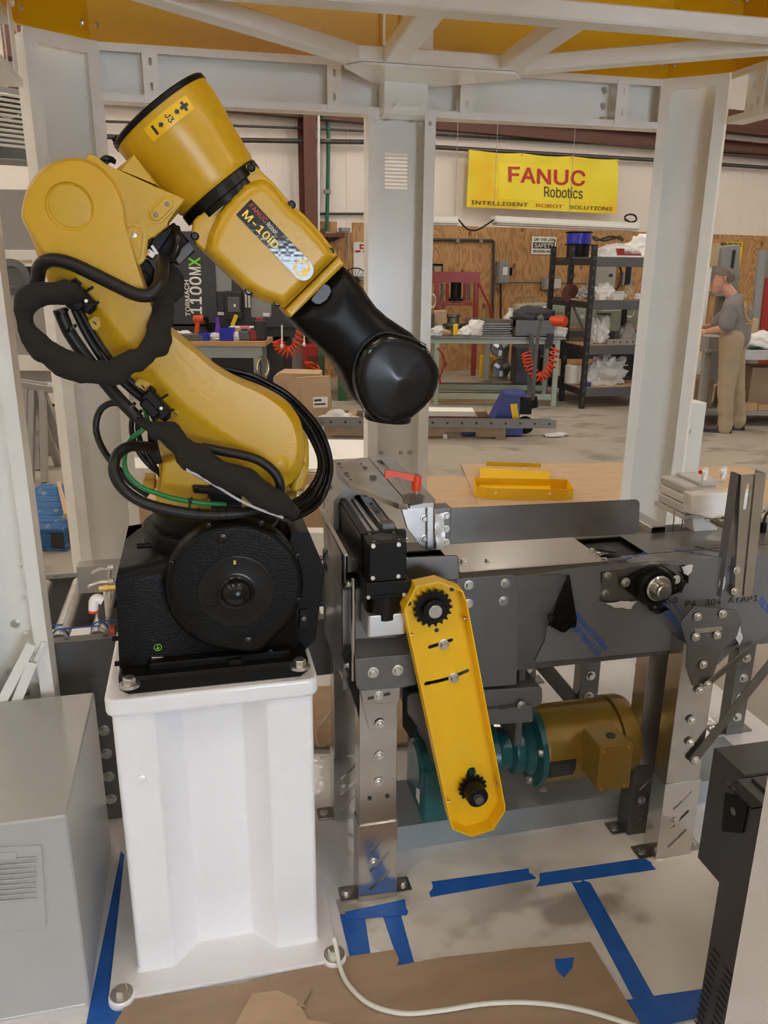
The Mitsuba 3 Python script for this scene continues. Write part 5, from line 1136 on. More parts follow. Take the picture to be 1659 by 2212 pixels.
part(sm, 'end_housing', slab(rounded([(.353, 1.664), (.447, 1.664), (.447, 1.75), (.353, 1.75)], .008), roundprof(.002, .055, 2, .003), frame((0, 0, .872), (1, 0, 0), (0, 1, 0))), 'aluminium', 40)
# carriage and clamp plate
cz = 1.088
cr = part(la_, 'carriage', prism([(.338, .945), (.338, 1.045), (.378, cz), (.47, cz), (.47, cz - .03), (.40, cz - .03), (.372, cz - .06), (.36, .945)], .30, frame((0, 2.34, 0), (1, 0, 0), (0, 0, 1))), 'cabinet_grey', 20, label='grey carriage housing')
fcz = Plane((.338, 0, 1.045), (0, -1, 0), (.040, 0, cz - 1.045))
part(cr, 'label_plate', plate(fcz, [(720, 1044), (735, 1027), (760, 1053), (738, 1066)], .0015, .003, .0005, lift=.001), 'aluminium') if False else None
M = frame((.340 + .002, 2.20, 1.052), (0, -1, 0), (.040, 0, .043)); M[:3, 3] += M[:3, 2] * .0012
part(cr, 'brand_mark', text('Tolomatic', .012, M, .0005, True, .075), 'ink_black')
for i, (y_, z) in enumerate(((2.27, 1.02), (2.27, .985), (2.14, 1.02), (2.14, .985))): part(cr, 'hole', prism(sg.Point(0, 0).buffer(.0035), .0006, frame((.3379, y_, z), (0, -1, 0), (0, 0, 1))), 'ink_black')
part(cr, 'hole', prism(slot((0, 0), .05, .007, math.pi / 2), .0006, frame((.3379, 2.205, 1.0), (0, -1, 0), (0, 0, 1))), 'ink_black')
zp = 1.102
lp = level(zp)
pa_ = part(la_, 'clamp_plate', slab(rounded(lp.pts([(725, 1006), (776, 989), (794, 988), (882, 1089), (861, 1088), (755, 1044), (727, 1017)]), .002), roundprof(.001, .014, 2), lp.M), 'stainless', 40, label='brushed clamp plate')
pb_ = lp.pts([(795, 988), (843, 987), (850, 989), (941, 1079), (938, 1086), (884, 1089)])
sc0, sc1 = lp(820, 996), lp(878, 1060)
g = sg.Polygon(rounded(pb_, .003)).difference(sg.LineString([sc0, sc1]).buffer(.0085))
pb2 = part(la_, 'slotted_plate', prism(g, .012, lp.up(-.0115)), 'stainless', 30, label='slotted clamp plate')
part(pb2, 'slot_floor', prism(sg.LineString([sc0, sc1]).buffer(.0085), .001, lp.up(-.011)), 'aluminium')
for px, py in ((732, 1003), (748, 1024), (789, 1012), (806, 1033)): part(pa_, 'bolt', hexbolt(at(px, py, z=zp), (0, 0, 1), .006 if px < 800 else .009, washer=False), 'dull_steel')
for px, py in ((738, 1010), (752, 1030), (757, 1036), (780, 1002), (785, 1008), (801, 1028)): part(pa_, 'hole', prism(sg.Point(*lp(px, py)).buffer(.0035), .0006, lp.up(.0002)), 'ink_black')
ck = part(la_, 'clamp_block', [slab(rounded(level(zp + .016).pts([(870, 1068), (902, 1062), (917, 1071), (913, 1074), (888, 1079)]), .001), roundprof(.001, .016, 2), level(zp + .016).M)], 'dull_steel', 30)
hx = at(899, 1066, z=zp + .016)
part(ck, 'stud', cyl(hx, hx + [0, 0, .010], .007, 14), 'zinc')
H0 = hx + [0, 0, .008]
ha = at(898, 1040, y=H0[1]); hb_ = at(833, 1026, y=H0[1] - .0)
hl = part(ck, 'lever', [lathe([(0, 0), (.011, 0), (.0125, .02), (.0125, .036), (.010, .039), (0, .039)], 24, frame(H0, (1, 0, 0), (0, 1, 0))),
    hull([*(H0 + np.array([[0, s * .008, z] for s in (-1, 1) for z in (.022, .038)])), *(hb_ + np.array([[.02, s * .007, z] for s in (-1, 1) for z in (-.003, .010)]))]), hull([*(hb_ + np.array([[.024, s * .007, z] for s in (-1, 1) for z in (-.004, .010)])), *(hb_ + np.array([[-.002, s * .006, z] for s in (-1, 1) for z in (-.008, .012)]))])], 'orange_red', 35, label='orange clamping lever')
part(hl, 'screw', cyl(H0 + [0, 0, .037], H0 + [0, 0, .041], .005, 12), 'dull_steel')
# machined bracket under the plate, half wrapped in clear film
fB2 = front(1.835)
ab = part(la_, 'angle_bracket', [plate(fB2, [(866, 1094), (924, 1094), (926, 1188), (912, 1184), (880, 1142)], .014, .001, .001), plate(front(1.825), [(922, 1094), (937, 1093), (937, 1186), (926, 1190), (922, 1186)], .03, .003, .002)], 'galvanized', label='milled aluminium angle bracket')
fB3 = front(1.85)
pk_ = part(la_, 'wrapped_block', [plate(fB3, [(936, 1098), (975, 1096), (972, 1172), (958, 1186), (936, 1186)], .04, .003, .002)], 'dull_steel')
part(pk_, 'clear_film', wob(mm(to_man(hull([fB3.w(q, d) for q in fB3.pts([(938, 1108), (958, 1104), (959, 1184), (940, 1186)]) for d in (.001, .008)])).refine_to_length(.008)), .006, 45, 8), 'plastic_film', 60, label='crinkled clear film')
for py in (1114, 1143, 1172): part(pk_, 'bolt', hexbolt(at(964, py, y=1.848), (0, -1, 0), .007), 'zinc')
for py in (1120, 1163): part(ab, 'bolt', hexbolt(at(917, py, y=1.834), (0, -1, 0), .007), 'zinc')
part(la_, 'support', [bx(.345, .46, 1.9, 2.3, .905, .965, .003), bx(.33, .36, 1.80, 2.0, .93, .966, .002)], 'dull_steel')

# ------------------------------------------------------------------ pneumatic escapement block on the conveyor
sbk = thing('pneumatic_block', 'white pneumatic actuator block with two push in fittings behind the slotted upright', 'actuator')
YS = 1.96
def prof_along(px, d, y0):
    return px
A_, B_s = at(1440, 1045, y=2.12), at(1494, 1067, y=YS)
for k, (z0, z1, m) in enumerate(((1.020, 1.045, 'aluminium'), (.992, 1.018, 'plastic_white'), (.962, .990, 'aluminium'))):
    xk = at(1497, 1075, y=YS)[0]
    part(sbk, 'extrusion', bx(xk - .012, xk + .085, YS + .012, YS + .16, z0, z1, .005), m)
xk = at(1495, 1075, y=YS)[0]
part(sbk, 'mount_plate', bx(xk - .012, xk + .088, YS + .01, YS + .17, .948, .962, .001), 'aluminium')
part(sbk, 'top_plate', bx(xk + .04, xk + .115, YS + .02, YS + .15, 1.045, 1.053, .001), 'aluminium')
fW = front(YS - .02)
part(sbk, 'end_cap', slab(rounded(fW.pts([(1494, 1068), (1600, 1062), (1640, 1064), (1640, 1112), (1552, 1116), (1540, 1122), (1493, 1112)]), .004), roundprof(.006, .04, 3), fW.M), 'plastic_white', 40, label='white moulded cap')
for (px, py, red) in ((1521, 1038, True), (1559, 1052, False)):
    o = at(px, py, y=YS + .06); o[2] = 1.053
    ftg = part(sbk, 'fitting', [cyl(o, o + [0, 0, .012], .008, 6), cyl(o + [0, 0, .010], o + [0, 0, .036], .0085, 16, .002), cyl(o + [0, 0, .026], o + [-.024, -.012, .027], .0065, 14)], 'plastic_white', 35)
    if red: part(ftg, 'release_ring', cyl(o + [-.0235, -.012, .027], o + [-.026, -.013, .027], .0066, 14), 'orange_red')
part(sbk, 'skirt', plate(front(YS + .02), [(1494, 1112), (1520, 1118), (1550, 1140), (1548, 1165), (1512, 1167), (1503, 1160), (1498, 1140)], .05, .003, .002), 'plastic_white')
for px in (1457, 1476):
    part(sbk, 'guide_rod', cyl(at(px, 1103, y=YS + .06), at(px - 5, 1168, y=YS + .06), .0015, 8), 'dull_steel')
part(sbk, 'slide_bar', bar(at(1536, 1122, y=YS), at(1584, 1146, y=YS - .06), .018, .012), 'stainless')
part(sbk, 'wire', [tube([at(1560, 1118, y=YS), at(1580, 1124, y=YS), at(1600, 1130, y=YS)], .004, 8, 3)], 'green_paint')
part(sbk, 'wire', [tube([at(1572, 1116, y=YS), at(1585, 1120, y=YS), at(1605, 1126, y=YS)], .004, 8, 3)], 'press_red')
sd = thing('sensor', 'small black cylindrical sensor on the bed at the right edge of the photo', 'sensor')
part(sd, 'body', cyl(at(1648, 1150, y=1.93), at(1650, 1128, y=1.93), .009, 16, .002), 'black_satin')
part(sd, 'bracket', [bar(at(1642, 1152, y=1.94), at(1690, 1152, y=1.94), .03, .006), bar(at(1650, 1095, y=1.96), at(1690, 1110, y=1.96), .02, .02)], 'aluminium')
part(sd, 'cable', tube([at(1650, 1128, y=1.93), at(1655, 1112, y=1.93), at(1668, 1100, y=1.93)], .004, 8, 4), 'rubber', 60)

# ------------------------------------------------------------------ roller conveyor behind the robot
rc = thing('roller_conveyor', 'grey framed powered roller conveyor running behind the robot', 'conveyor')
RX0, RX1, RY0, RY1, RZ = -.60, 2.02, 2.215, 2.775, .618
def rail_c(y0, y1, s):
    return [bx(RX0, RX1, y0, y1, RZ - .003, RZ, .001), bx(RX0, RX1, y0 if s < 0 else y1 - .003, y0 + .003 if s < 0 else y1, RZ - .19, RZ, .001), bx(RX0, RX1, y0 + .001, y1, RZ - .19, RZ - .187, .001)]
part(rc, 'rail', rail_c(RY0, RY0 + .04, -1), 'grey_paint'); part(rc, 'rail', rail_c(RY1 - .04, RY1, 1), 'grey_paint')
for i in range(24):
    x = -.545 + i * .107
    if x > RX1 - .05: break
    ro = part(rc, 'roller', lathe([(0, 0), (.012, 0), (.012, .006), (.0235, .006), (.024, .03), (.022, .034), (.022, .04), (.024, .044), (.024, .06), (.022, .064), (.022, .070), (.024, .074), (.024, .455), (.0235, .46), (.012, .46), (.012, .47), (0, .47)], 24, frame((x, RY0 + .042, RZ - .018), (1, 0, 0), (0, 0, 1)) @ np.diag([1, 1, -1, 1])), 'galvanized', 40)
    if i < 10:
        yb = RY0 + .042 + (.037 if i % 2 else .067)
        part(rc, 'drive_belt', [bar((x - .004, yb, RZ + .007), (x + .111, yb, RZ + .007), .004, .004), tube([(x + .024 * math.sin(t), yb, RZ - .018 + .025 * math.cos(t)) for t in np.linspace(-1.5, 1.5, 9)], .002, 6)], 'spool_blue' if 0 else 'tape')
    for y in (RY0 + .02, RY1 - .02):
        if i < 8: part(rc, 'slot', bx(x + .02, x + .034, y - .004, y + .004, RZ, RZ + .0006, 0), 'ink_black')
def rc_leg(x, y, s):
    k = part(rc, 'leg', [bx(x - .035, x + .035, y, y + .004, .006, .5, .001), bx(x - .035, x - .031, y, y + .05, .006, .5, .001), bx(x + .031, x + .035, y, y + .05, .006, .5, .001)], 'dull_steel')
    for z in (.08, .16, .24, .32): part(k, 'bolt', hexbolt((x, y - .001, z), (0, -1, 0), .012), 'zinc')
    ft_ = part(k, 'foot', bx(x - .08, x + .08, y + .005, y + .07, .006, .011, .001), 'dull_steel'); part(ft_, 'bolt', hexbolt((x - .06, y + .04, .011), (0, 0, 1), .010), 'zinc')
for x in (-.335, 1.25, 1.86):
    for y in (RY0, RY1 - .06): rc_leg(x, y, 1)
for p, q in (((1.02, RY0 + .02, .44), (1.25, RY0 + .02, .16)), ((1.86, RY0 + .02, .42), (1.62, RY0 + .02, .2))):
    part(rc, 'brace', bar(p, q, .004, .05, np.cross(np.array(q) - p, (0, 1, 0))), 'dull_steel')
sg_ = thing('side_stop', 'folded stainless stop plate standing on the rollers left of the robot', 'plate')
fs = front(2.34)
part(sg_, 'plate', [plate(fs, [(165, 1226), (262, 1219), (262, 1276), (170, 1283)], .003, .002, .001)], 'stainless')
part(sg_, 'top_fold', hull([fs.w(fs(165, 1225), .002), fs.w(fs(262, 1218), .002)] + [fs.w(fs(165, 1225), -.05), fs.w(fs(262, 1218), -.05)] + [fs.w(fs(165, 1225), -.05) - [0, 0, .003], fs.w(fs(262, 1218), -.05) - [0, 0, .003], fs.w(fs(165, 1227), .002), fs.w(fs(262, 1220), .002)]), 'stainless')
part(sg_, 'stand', [bx(fs(200, 1230)[0], fs(200, 1230)[0] + .02, 2.343, 2.36, RZ - .02, fs(200, 1226)[1], .001)], 'dull_steel')
# ------------------------------------------------------------------ the rear wall of the workshop
RV = np.array([math.cos(YAW), -math.sin(YAW), 0]); FV = np.array([math.sin(YAW), math.cos(YAW), 0])
ZV = np.array([0, 0, 1.])
def hp(d): return Plane(FV * d, RV, ZV)                                   # upright plane d metres straight ahead
def H(d, px, py, back=0.0):
    pl = hp(d); return pl.w(pl(px, py), -back)
def hbox(d, x0, y0, x1, y1, t, b=.004, tz=0.0):
    """A block whose front at distance d fills these pixels, t deep."""
    pl = hp(d); a, c = pl(x0, y1), pl(x1, y0); s = (abs(c[0] - a[0]), t, abs(c[1] - a[1]))
    o = pl.w((a + c) / 2, -t / 2)
    return obox(o, s, RV, FV, b)
def hplate(d, px, t, r=0.0, b=0.0): return plate(hp(d), px, t, r, b)
def fz_(px, py): p = at(px, py, z=0); return p @ FV                       # distance at which a foot stands on the floor
def wbox(x0, y0, x1, y1, t, off=0.0, b=.003):
    """A block on the rear wall filling these pixels, t thick."""
    a, c = BW(x0, y1, off + t), BW(x1, y0, off + t)
    return obox(BW.w((a + c) / 2, off + t / 2), (abs(c[0] - a[0]), abs(c[1] - a[1]), t), BW.x, BW.y, b)
def wtube(P, r, off, n=8, k=0): return tube([BW.w(BW(a, b, off), off) for a, b in P], r, n, k)
zply = 2.28
u0, u1 = BW(672, 478)[0], BW(1659, 510)[0] + 2.0
edges = [u0, BW(727, 480)[0]] + [BW(x, 490)[0] for x in (760, 1133)] + [BW(1340, 497)[0], BW(1608, 505)[0], u1]
edges = sorted(edges)
for i in range(len(edges) - 1):
    a, b = edges[i] + .002, edges[i + 1] - .002
    top = zply if i != 1 else zply - .14
    k = unique('wall_back__plywood_sheet')
    scene[k] = mikit.ply(obox(BW.w(((a + b) / 2, top / 2 + .01), .009), (b - a, top - .02, .016), BW.x, BW.y, .001), 'mat_plywood')
for i in range(10):
    u = BW(240 + i * 170, 420)[0]
    k = unique('wall_back__panel_joint'); scene[k] = mikit.ply(obox(BW.w((u, 3.6), .004), (.03, 3.6, .008), BW.x, BW.y, .003), 'mat_wall_panel')
za = BW(1000, 268)[1]
W0, W1 = BW(20, 220)[0], BW(1659, 300)[0] + 3
gt = thing('wall_girt', 'dark red steel girt running along the rear wall near the top of the photo', 'beam')
zg = BW(1000, 262, .2)[1]
def along(z0, z1, t, off): return obox(BW.w(((W0 + W1) / 2, (z0 + z1) / 2), off + t / 2), (W1 - W0, z1 - z0, t), BW.x, BW.y, .003)
part(gt, 'web', along(zg - .13, zg + .10, .012, .06), 'red_oxide'); part(gt, 'flange', along(zg + .09, zg + .105, .16, .06), 'red_oxide'); part(gt, 'flange', along(zg - .14, zg - .125, .16, .06), 'red_oxide')
g2 = thing('roof_beam', 'heavier dark red steel beam just above the girt on the rear wall', 'beam')
part(g2, 'web', along(zg + .24, zg + .62, .02, .05), 'red_oxide'); part(g2, 'flange', along(zg + .22, zg + .24, .24, .05), 'red_oxide')
cl_ = thing('steel_column', 'dark red steel building column left of the middle post, in front of the rear wall', 'column')
ca, cb_ = BW(657, 360, .25), BW(684, 360, .25)
cx = (ca[0] + cb_[0]) / 2; cw = cb_[0] - ca[0]
part(cl_, 'flange', obox(BW.w((cx, 2.7), .25), (cw, 5.4, .014), BW.x, BW.y, .002), 'red_oxide'); part(cl_, 'web', obox(BW.w((cx, 2.7), .13), (.012, 5.4, .23), BW.x, BW.y, .001), 'red_oxide'); part(cl_, 'flange', obox(BW.w((cx, 2.7), .012), (cw, 5.4, .014), BW.x, BW.y, .002), 'red_oxide')
solo('downpipe', wtube([(688, 238), (688, 490), (688, 600)], .022, .22), 'paper_white', 'thin white pipe on the right edge of the dark red steel column', 'pipe')
gp = thing('green_pipe', 'dark green air pipe running down the wall right of the steel column', 'pipe')
part(gp, 'pipe', wtube([(692, 248), (703, 256), (709, 275), (708, 400), (706, 500), (704, 640)], .028, .12, 10, 4), 'pipe_green')
for py in (300, 410, 500): part(gp, 'clip', wbox(702, py, 715, py + 8, .05, .11), 'conduit')
for lab, P, r, off in (('thin black pipe along the upper rear wall', [(100, 258), (657, 277), (940, 291), (1420, 318), (1800, 342)], .016, .10), ('thick black gas pipe along the rear wall, level with the top of the banner', [(60, 287), (330, 300), (795, 307), (940, 318), (1240, 336), (1420, 346), (1800, 372)], .032, .14), ('thin dark pipe low on the rear wall between steel column and middle post', [(640, 462), (800, 462)], .018, .05)):
    pp_ = thing('wall_pipe', lab, 'pipe'); part(pp_, 'pipe', wtube(P, r, off), 'pipe_black')
for px, y0, y1 in ((285, 230, 300), (985, 230, 318), (1116, 240, 328), (1290, 255, 343), (712, 215, 300)):
    solo('pipe_hanger', [wtube([(px, y0), (px, y1)], .006, .15, 6), wbox(px - 4, y1 - 8, px + 4, y1 + 8, .05, .13)], 'conduit', 'thin rod hanger carrying the black pipe on the rear wall', 'hanger', 'pipe hangers') if False else None
bn = thing('banner', 'yellow company banner with red and black lettering hung on the rear wall', 'banner')
bo_ = .23
bc = [BW(a, b, bo_) for a, b in ((1012, 323), (1335, 344), (1331, 462), (1009, 447))]
N1, N2 = 40, 16
bv = []
for j in range(N2 + 1):
    for i in range(N1 + 1):
        s, t = i / N1, j / N2
        q = (bc[0] * (1 - s) + bc[1] * s) * (1 - t) + (bc[3] * (1 - s) + bc[2] * s) * t
        sag = .022 * math.sin(math.pi * ((s * 3) % 1)) * (1 - t) ** 2
        w = .018 * math.sin(s * 19 + t * 4) * (1 - t) + .014 * math.sin(s * 9 - 3 * t + 1)
        bv.append(BW.w(q - [0, sag], bo_ + w))
bf = [[j * (N1 + 1) + i, j * (N1 + 1) + i + 1, (j + 1) * (N1 + 1) + i + 1, (j + 1) * (N1 + 1) + i] for j in range(N2) for i in range(N1)]
bf = [[a[3], a[2], a[1], a[0]] for a in bf]
bf = np.array(bf); bfm = np.vstack([bf[:, [0, 1, 2]], bf[:, [0, 2, 3]]])
part(bn, 'cloth', (np.array(bv), bfm), 'banner_yellow', True)
def on_banner(m, lift=.012):
    """Print that follows the cloth: local x, y in metres from the banner's lower left corner."""
    v = m[0].copy(); ex = (bc[2] - bc[3]); L = np.linalg.norm(ex); ex /= L; ey = bc[0] - bc[3]; Hh = np.linalg.norm(ey); ey /= Hh
    s, t = v[:, 0] / L, 1 - v[:, 1] / Hh
    sag = .022 * np.sin(math.pi * ((s * 3) % 1)) * (1 - t) ** 2
    w = .018 * np.sin(s * 19 + t * 4) * (1 - t) + .014 * np.sin(s * 9 - 3 * t + 1)
    q = (bc[0] * (1 - s[:, None]) + bc[1] * s[:, None]) * (1 - t[:, None]) + (bc[3] * (1 - s[:, None]) + bc[2] * s[:, None]) * t[:, None]
    q[:, 1] -= sag; h = bo_ + w + lift + v[:, 2]
    return BW.o + q[:, :1] * BW.x + q[:, 1:2] * BW.y + h[:, None] * BW.n, m[1]
LB, HB = np.linalg.norm(bc[2] - bc[3]), np.linalg.norm(bc[0] - bc[3])
def btext(t, h, x, y, w, m, bold=True):
    part(bn, 'lettering', on_banner(text(t, h, frame((0, 0, 0), (1, 0, 0), (0, 1, 0)), .001, bold, w) if False else tf(text(t, h, np.eye(4), .001, bold, w), frame((x, y, 0), (1, 0, 0), (0, 1, 0)))), m)
part(bn, 'panel', on_banner(patch(sg.box(LB * .19, HB * .17, LB * .80, HB * .82), .001, .08), .004), 'banner_light', True)
btext('FANUC', HB * .26, LB * .235, HB * .49, LB * .53, 'ink_red'); btext('Robotics', HB * .19, LB * .485, HB * .25, LB * .27, 'ink_black', False)
for t, x, w, m in (('INTELLIGENT', .025, .355, 'ink_black'), ('ROBOT', .43, .19, 'ink_red'), ('SOLUTIONS', .665, .30, 'ink_black')): btext(t, HB * .065, LB * x, HB * .055, LB * w, m, False)
for i in range(4): part(bn, 'grommet', lathe([(.008, 0), (.016, .002), (.008, .004)], 12, axis_frame(BW.w(bc[0] * (1 - i / 3) + bc[1] * i / 3 - [0, .025], bo_ + .02), BW.n)), 'brass')
for lab, x0, x1, y0, y1 in (('long white strip light fixture hanging under the yellow banner', 1066, 1376, 472, 487), ('short white strip light end left of the drooping black wire', 800, 986, 469, 474)):
    sl = thing('strip_light', lab, 'light fixture'); d_ = .9
    pl_ = Plane(BW.w((0, 0), d_), BW.x, BW.y); A, B = pl_(x0, (y0 + y0) / 2), pl_(x1, (y1))
    part(sl, 'housing', bar(pl_.w(A), pl_.w(B), .12, .07), 'white_paint'); part(sl, 'reflector', bar(pl_.w(A - [0, .05]), pl_.w(B - [0, .05]), .22, .02), 'white_paint')
    for o in (-.07, .07): part(sl, 'tube', cyl(pl_.w(A - [-.03, .075], o), pl_.w(B - [.03, .075], o), .018, 10), 'plastic_white')
    for s in (.0 if x0 > 900 else .98, .5 if x0 > 900 else .98): q = A + (B - A) * s; part(sl, 'hanging_wire', cyl(pl_.w(q), pl_.w([q[0], CEIL]), .004, 6), 'conduit')
solo('flex_cord', wtube([(986, 469), (995, 480), (1010, 495), (1030, 497), (1050, 486), (1066, 475)], .012, .9, 8, 4), 'rubber', 'drooping black cord between the two strip lights', 'cord')
solo('coiled_flex', wtube([(1352, 478), (1350, 468), (1360, 463), (1372, 466), (1374, 476), (1362, 480), (1352, 474)], .014, .85, 8, 4), 'rubber', 'small black coil of flex at the right end of the long strip light', 'cord')
cp = thing('black_conduit', 'black pipe bending down the plywood left of the grey switch box', 'pipe'); part(cp, 'pipe', wtube([(900, 517), (1064, 520), (1067, 523), (1064, 690)], .022, .05, 8), 'pipe_black')
for px, py in ((990, 519), (1040, 520)): part(cp, 'fitting', wbox(px - 4, py - 4, px + 4, py + 5, .06, .02), 'conduit')
solo('conduit', [wtube([(1103, 608), (1174, 609)], .012, .04), wtube([(1213, 610), (1290, 611)], .012, .04), wtube([(1083, 612), (1083, 690)], .012, .04)], 'conduit', 'thin grey conduit joining the switch boxes on the plywood', 'conduit') if False else None
for P in ([(1100, 608), (1176, 609)], [(1212, 610), (1292, 611)]): solo('conduit', wtube(P, .013, .04), 'conduit', 'grey conduit from the switch box to the dark junction box' if P[0][0] < 1150 else 'grey conduit right of the dark junction box', 'conduit')
solo('black_cable', wtube([(1082, 612), (1082, 690)], .012, .03), 'rubber', 'black cable down the plywood from the grey switch box', 'cable')
sw = thing('switch_box', 'grey electrical switch box with a lever on the plywood wall', 'electrical box')
part(sw, 'body', wbox(1079, 564, 1103, 613, .14, .02, .012), 'mill_grey'); part(sw, 'door', wbox(1081, 570, 1102, 610, .012, .16, .004), 'mill_grey'); part(sw, 'label', wbox(1086, 577, 1097, 594, .003, .172, 0), 'paper_white'); part(sw, 'lever', wbox(1102, 578, 1107, 595, .05, .10), 'black_satin')
jb = thing('junction_box', 'flat grey junction box with faded lettering behind the rack post', 'electrical box'); part(jb, 'body', wbox(1175, 598, 1214, 626, .10, .02, .01), 'mill_grey'); part(jb, 'plate', wbox(1182, 602, 1213, 623, .006, .12, .002), 'aluminium')
eb = thing('breaker_panel', 'tall pale grey breaker panel on the plywood behind the rack', 'electrical box'); part(eb, 'body', wbox(1287, 566, 1333, 625, .12, .02, .008), 'cabinet_grey'); part(eb, 'latch', wbox(1316, 592, 1324, 598, .01, .14, .002), 'ink_black')
e2 = thing('switch_box', 'small grey switch box with a white label right of the breaker panel', 'electrical box'); part(e2, 'body', wbox(1346, 588, 1369, 617, .12, .02, .01), 'mill_grey'); part(e2, 'label', wbox(1353, 593, 1363, 605, .003, .14, 0), 'paper_white')
solo('black_cable', wtube([(1337, 572), (1343, 590), (1340, 612), (1330, 626)], .014, .08, 8, 4), 'rubber', 'black cable curving beside the breaker panel', 'cable')
ss = thing('safety_sign', 'white and black safety sign on the plywood left of the rack', 'sign')
q0, q1 = BW(1147, 549, .03), BW(1202, 512, .03); Ws, Hs = q1 - q0
part(ss, 'board', obox(BW.w((q0 + q1) / 2, .03), (Ws, Hs, .006), BW.x, BW.y, .001), 'paper_white')
Msg = lambda x, y: frame(BW.w(q0 + [x * Ws, y * Hs], .034), BW.x, BW.y)
part(ss, 'band', prism(sg.box(0, 0, Ws * .88, Hs * .34), .001, Msg(.06, .33)), 'ink_black')
for t, h, x, y, w, m in (('ON THE JOB', .15, .08, .76, .84, 'ink_black'), ('SAFETY', .23, .10, .385, .80, 'ink_white'), ('BEGINS HERE', .13, .07, .10, .86, 'ink_black')):
    M = Msg(x, y); M[:3, 3] += BW.n * .0012; part(ss, 'lettering', text(t, Hs * h, M, .001, True, Ws * w), m)
pf = thing('framed_picture', 'small black framed document beside the middle post above the red press', 'picture'); part(pf, 'frame', wbox(900, 570, 957, 605, .03, .02), 'black_satin'); part(pf, 'sheet', wbox(938, 576, 953, 600, .003, .051, 0), 'tan'); part(pf, 'mat', wbox(908, 574, 955, 602, .002, .0495, 0), 'shelf_grey')
ps = thing('wall_chart', 'white wall chart with red headings left of the middle post', 'poster'); part(ps, 'sheet', wbox(764, 524, 815, 601, .004, .02, 0), 'paper_white')
for x0, y0, x1, y1 in ((777, 528, 800, 531), (777, 535, 800, 538), (777, 528, 780, 538), (767, 541, 779, 545), (784, 541, 800, 545)): part(ps, 'print', wbox(x0, y0, x1, y1, .002, .024, 0), 'ink_red')
bk_ = thing('wall_bracket', 'dark steel arm bracket on the plywood below the column foot', 'bracket'); part(bk_, 'arm', wbox(690, 505, 744, 512, .3, .02), 'red_oxide'); part(bk_, 'brace', wtube([(692, 530), (735, 512)], .02, .2), 'red_oxide'); part(bk_, 'box', wbox(738, 492, 757, 500, .12, .05), 'mill_grey'); part(bk_, 'conduit', wtube([(752, 500), (752, 560)], .012, .06), 'conduit')
fan = thing('pedestal_fan', 'black wire cage fan seen between the robot wrist and the middle post', 'fan')
c = H(11.6, 768, 606); pl_ = hp(11.6); rf = np.linalg.norm(pl_(768, 606) - pl_(794, 606))
Mf = frame(c, RV, ZV)
part(fan, 'cage_ring', [tube([c + RV * rf * k_ * math.cos(t) + ZV * rf * k_ * math.sin(t) for t in np.linspace(0, 2 * math.pi, 33)], .008, 6) for k_ in (1,)], 'black_satin')
for i in range(16):
    t = i * math.pi / 8; part(fan, 'cage_wire', cyl(c - FV * .06, c + RV * rf * math.cos(t) + ZV * rf * math.sin(t), .004, 5), 'black_satin')
part(fan, 'hub', cyl(c - FV * .07, c + FV * .1, .06, 16, .01), 'black_satin'); part(fan, 'blade', [tf(blob((0, 0, 0), (rf * .42, rf * .22, .01), 0, 2, 0, False), frame(c + (RV * math.cos(t) + ZV * math.sin(t)) * rf * .5, RV * math.cos(t) + ZV * math.sin(t), -RV * math.sin(t) + ZV * math.cos(t) + FV * .4)) for t in (0.3,)], 'mill_grey')
for t in (2.4, 4.5): part(fan, 'blade', tf(blob((0, 0, 0), (rf * .42, rf * .22, .01), 0, 2, 0, False), frame(c + (RV * math.cos(t) + ZV * math.sin(t)) * rf * .5, RV * math.cos(t) + ZV * math.sin(t), -RV * math.sin(t) + ZV * math.cos(t) + FV * .4)), 'mill_grey')
part(fan, 'stand', [cyl(c + FV * .05 - [0, 0, .1], (c + FV * .05) * [1, 1, 0], .022, 10), lathe([(0, 0), (.25, 0), (.25, .02), (.05, .05), (0, .05)], 24, frame((c + FV * .05) * [1, 1, 0], (1, 0, 0), (0, 1, 0)))], 'black_satin')
# right part of the wall: notice board, saw
nt = thing('yellow_notice', 'yellow notice edge behind the grey saw beside the man', 'sign'); part(nt, 'board', wbox(1555, 523, 1606, 620, .01, .03, 0), 'label_yellow'); part(nt, 'lettering', text('WARNING', .07, frame(BW.w(BW(1556, 532, .045), .042), BW.x, BW.y), .001, True, (BW(1602, 530)[0] - BW(1556, 530)[0]) * .98), 'ink_black')
sw_ = thing('band_saw', 'grey machine with a rounded top behind the man head', 'machine'); part(sw_, 'body', hplate(11.3, [(1562, 530), (1600, 528), (1598, 610), (1590, 640), (1560, 640), (1556, 590)], .35, .05, .02), 'mill_grey'); part(sw_, 'column', hbox(11.35, 1540, 640, 1590, 830, .3), 'mill_grey'); part(sw_, 'switch_plate', hbox(11.29, 1578, 540, 1590, 580, .01), 'ink_black'); part(sw_, 'table', hbox(11.1, 1545, 630, 1600, 640, .4), 'machine_grey')
solo('brown_card', hbox(10.57, 1530, 525, 1556, 575, .03), 'tan', 'brown card with a few marks pinned left of the grey saw', 'card')
wp = thing('white_partition', 'white board standing behind the right corner post', 'panel'); part(wp, 'board', hbox(10.6, 1440, 540, 1543, 818, .02), 'paper_white')
rm = thing('red_machine', 'tall grey machine with a red door at the right edge of the photo', 'machine'); part(rm, 'body', hbox(10.2, 1642, 540, 1760, 870, .6), 'mill_grey'); part(rm, 'door', hplate(10.15, [(1655, 600), (1760, 600), (1760, 840), (1630, 822)], .03), 'red_paint'); part(rm, 'frame_post', hplate(10.1, [(1641, 540), (1655, 540), (1640, 700), (1634, 880), (1612, 880), (1625, 700)], .05), 'mill_grey')

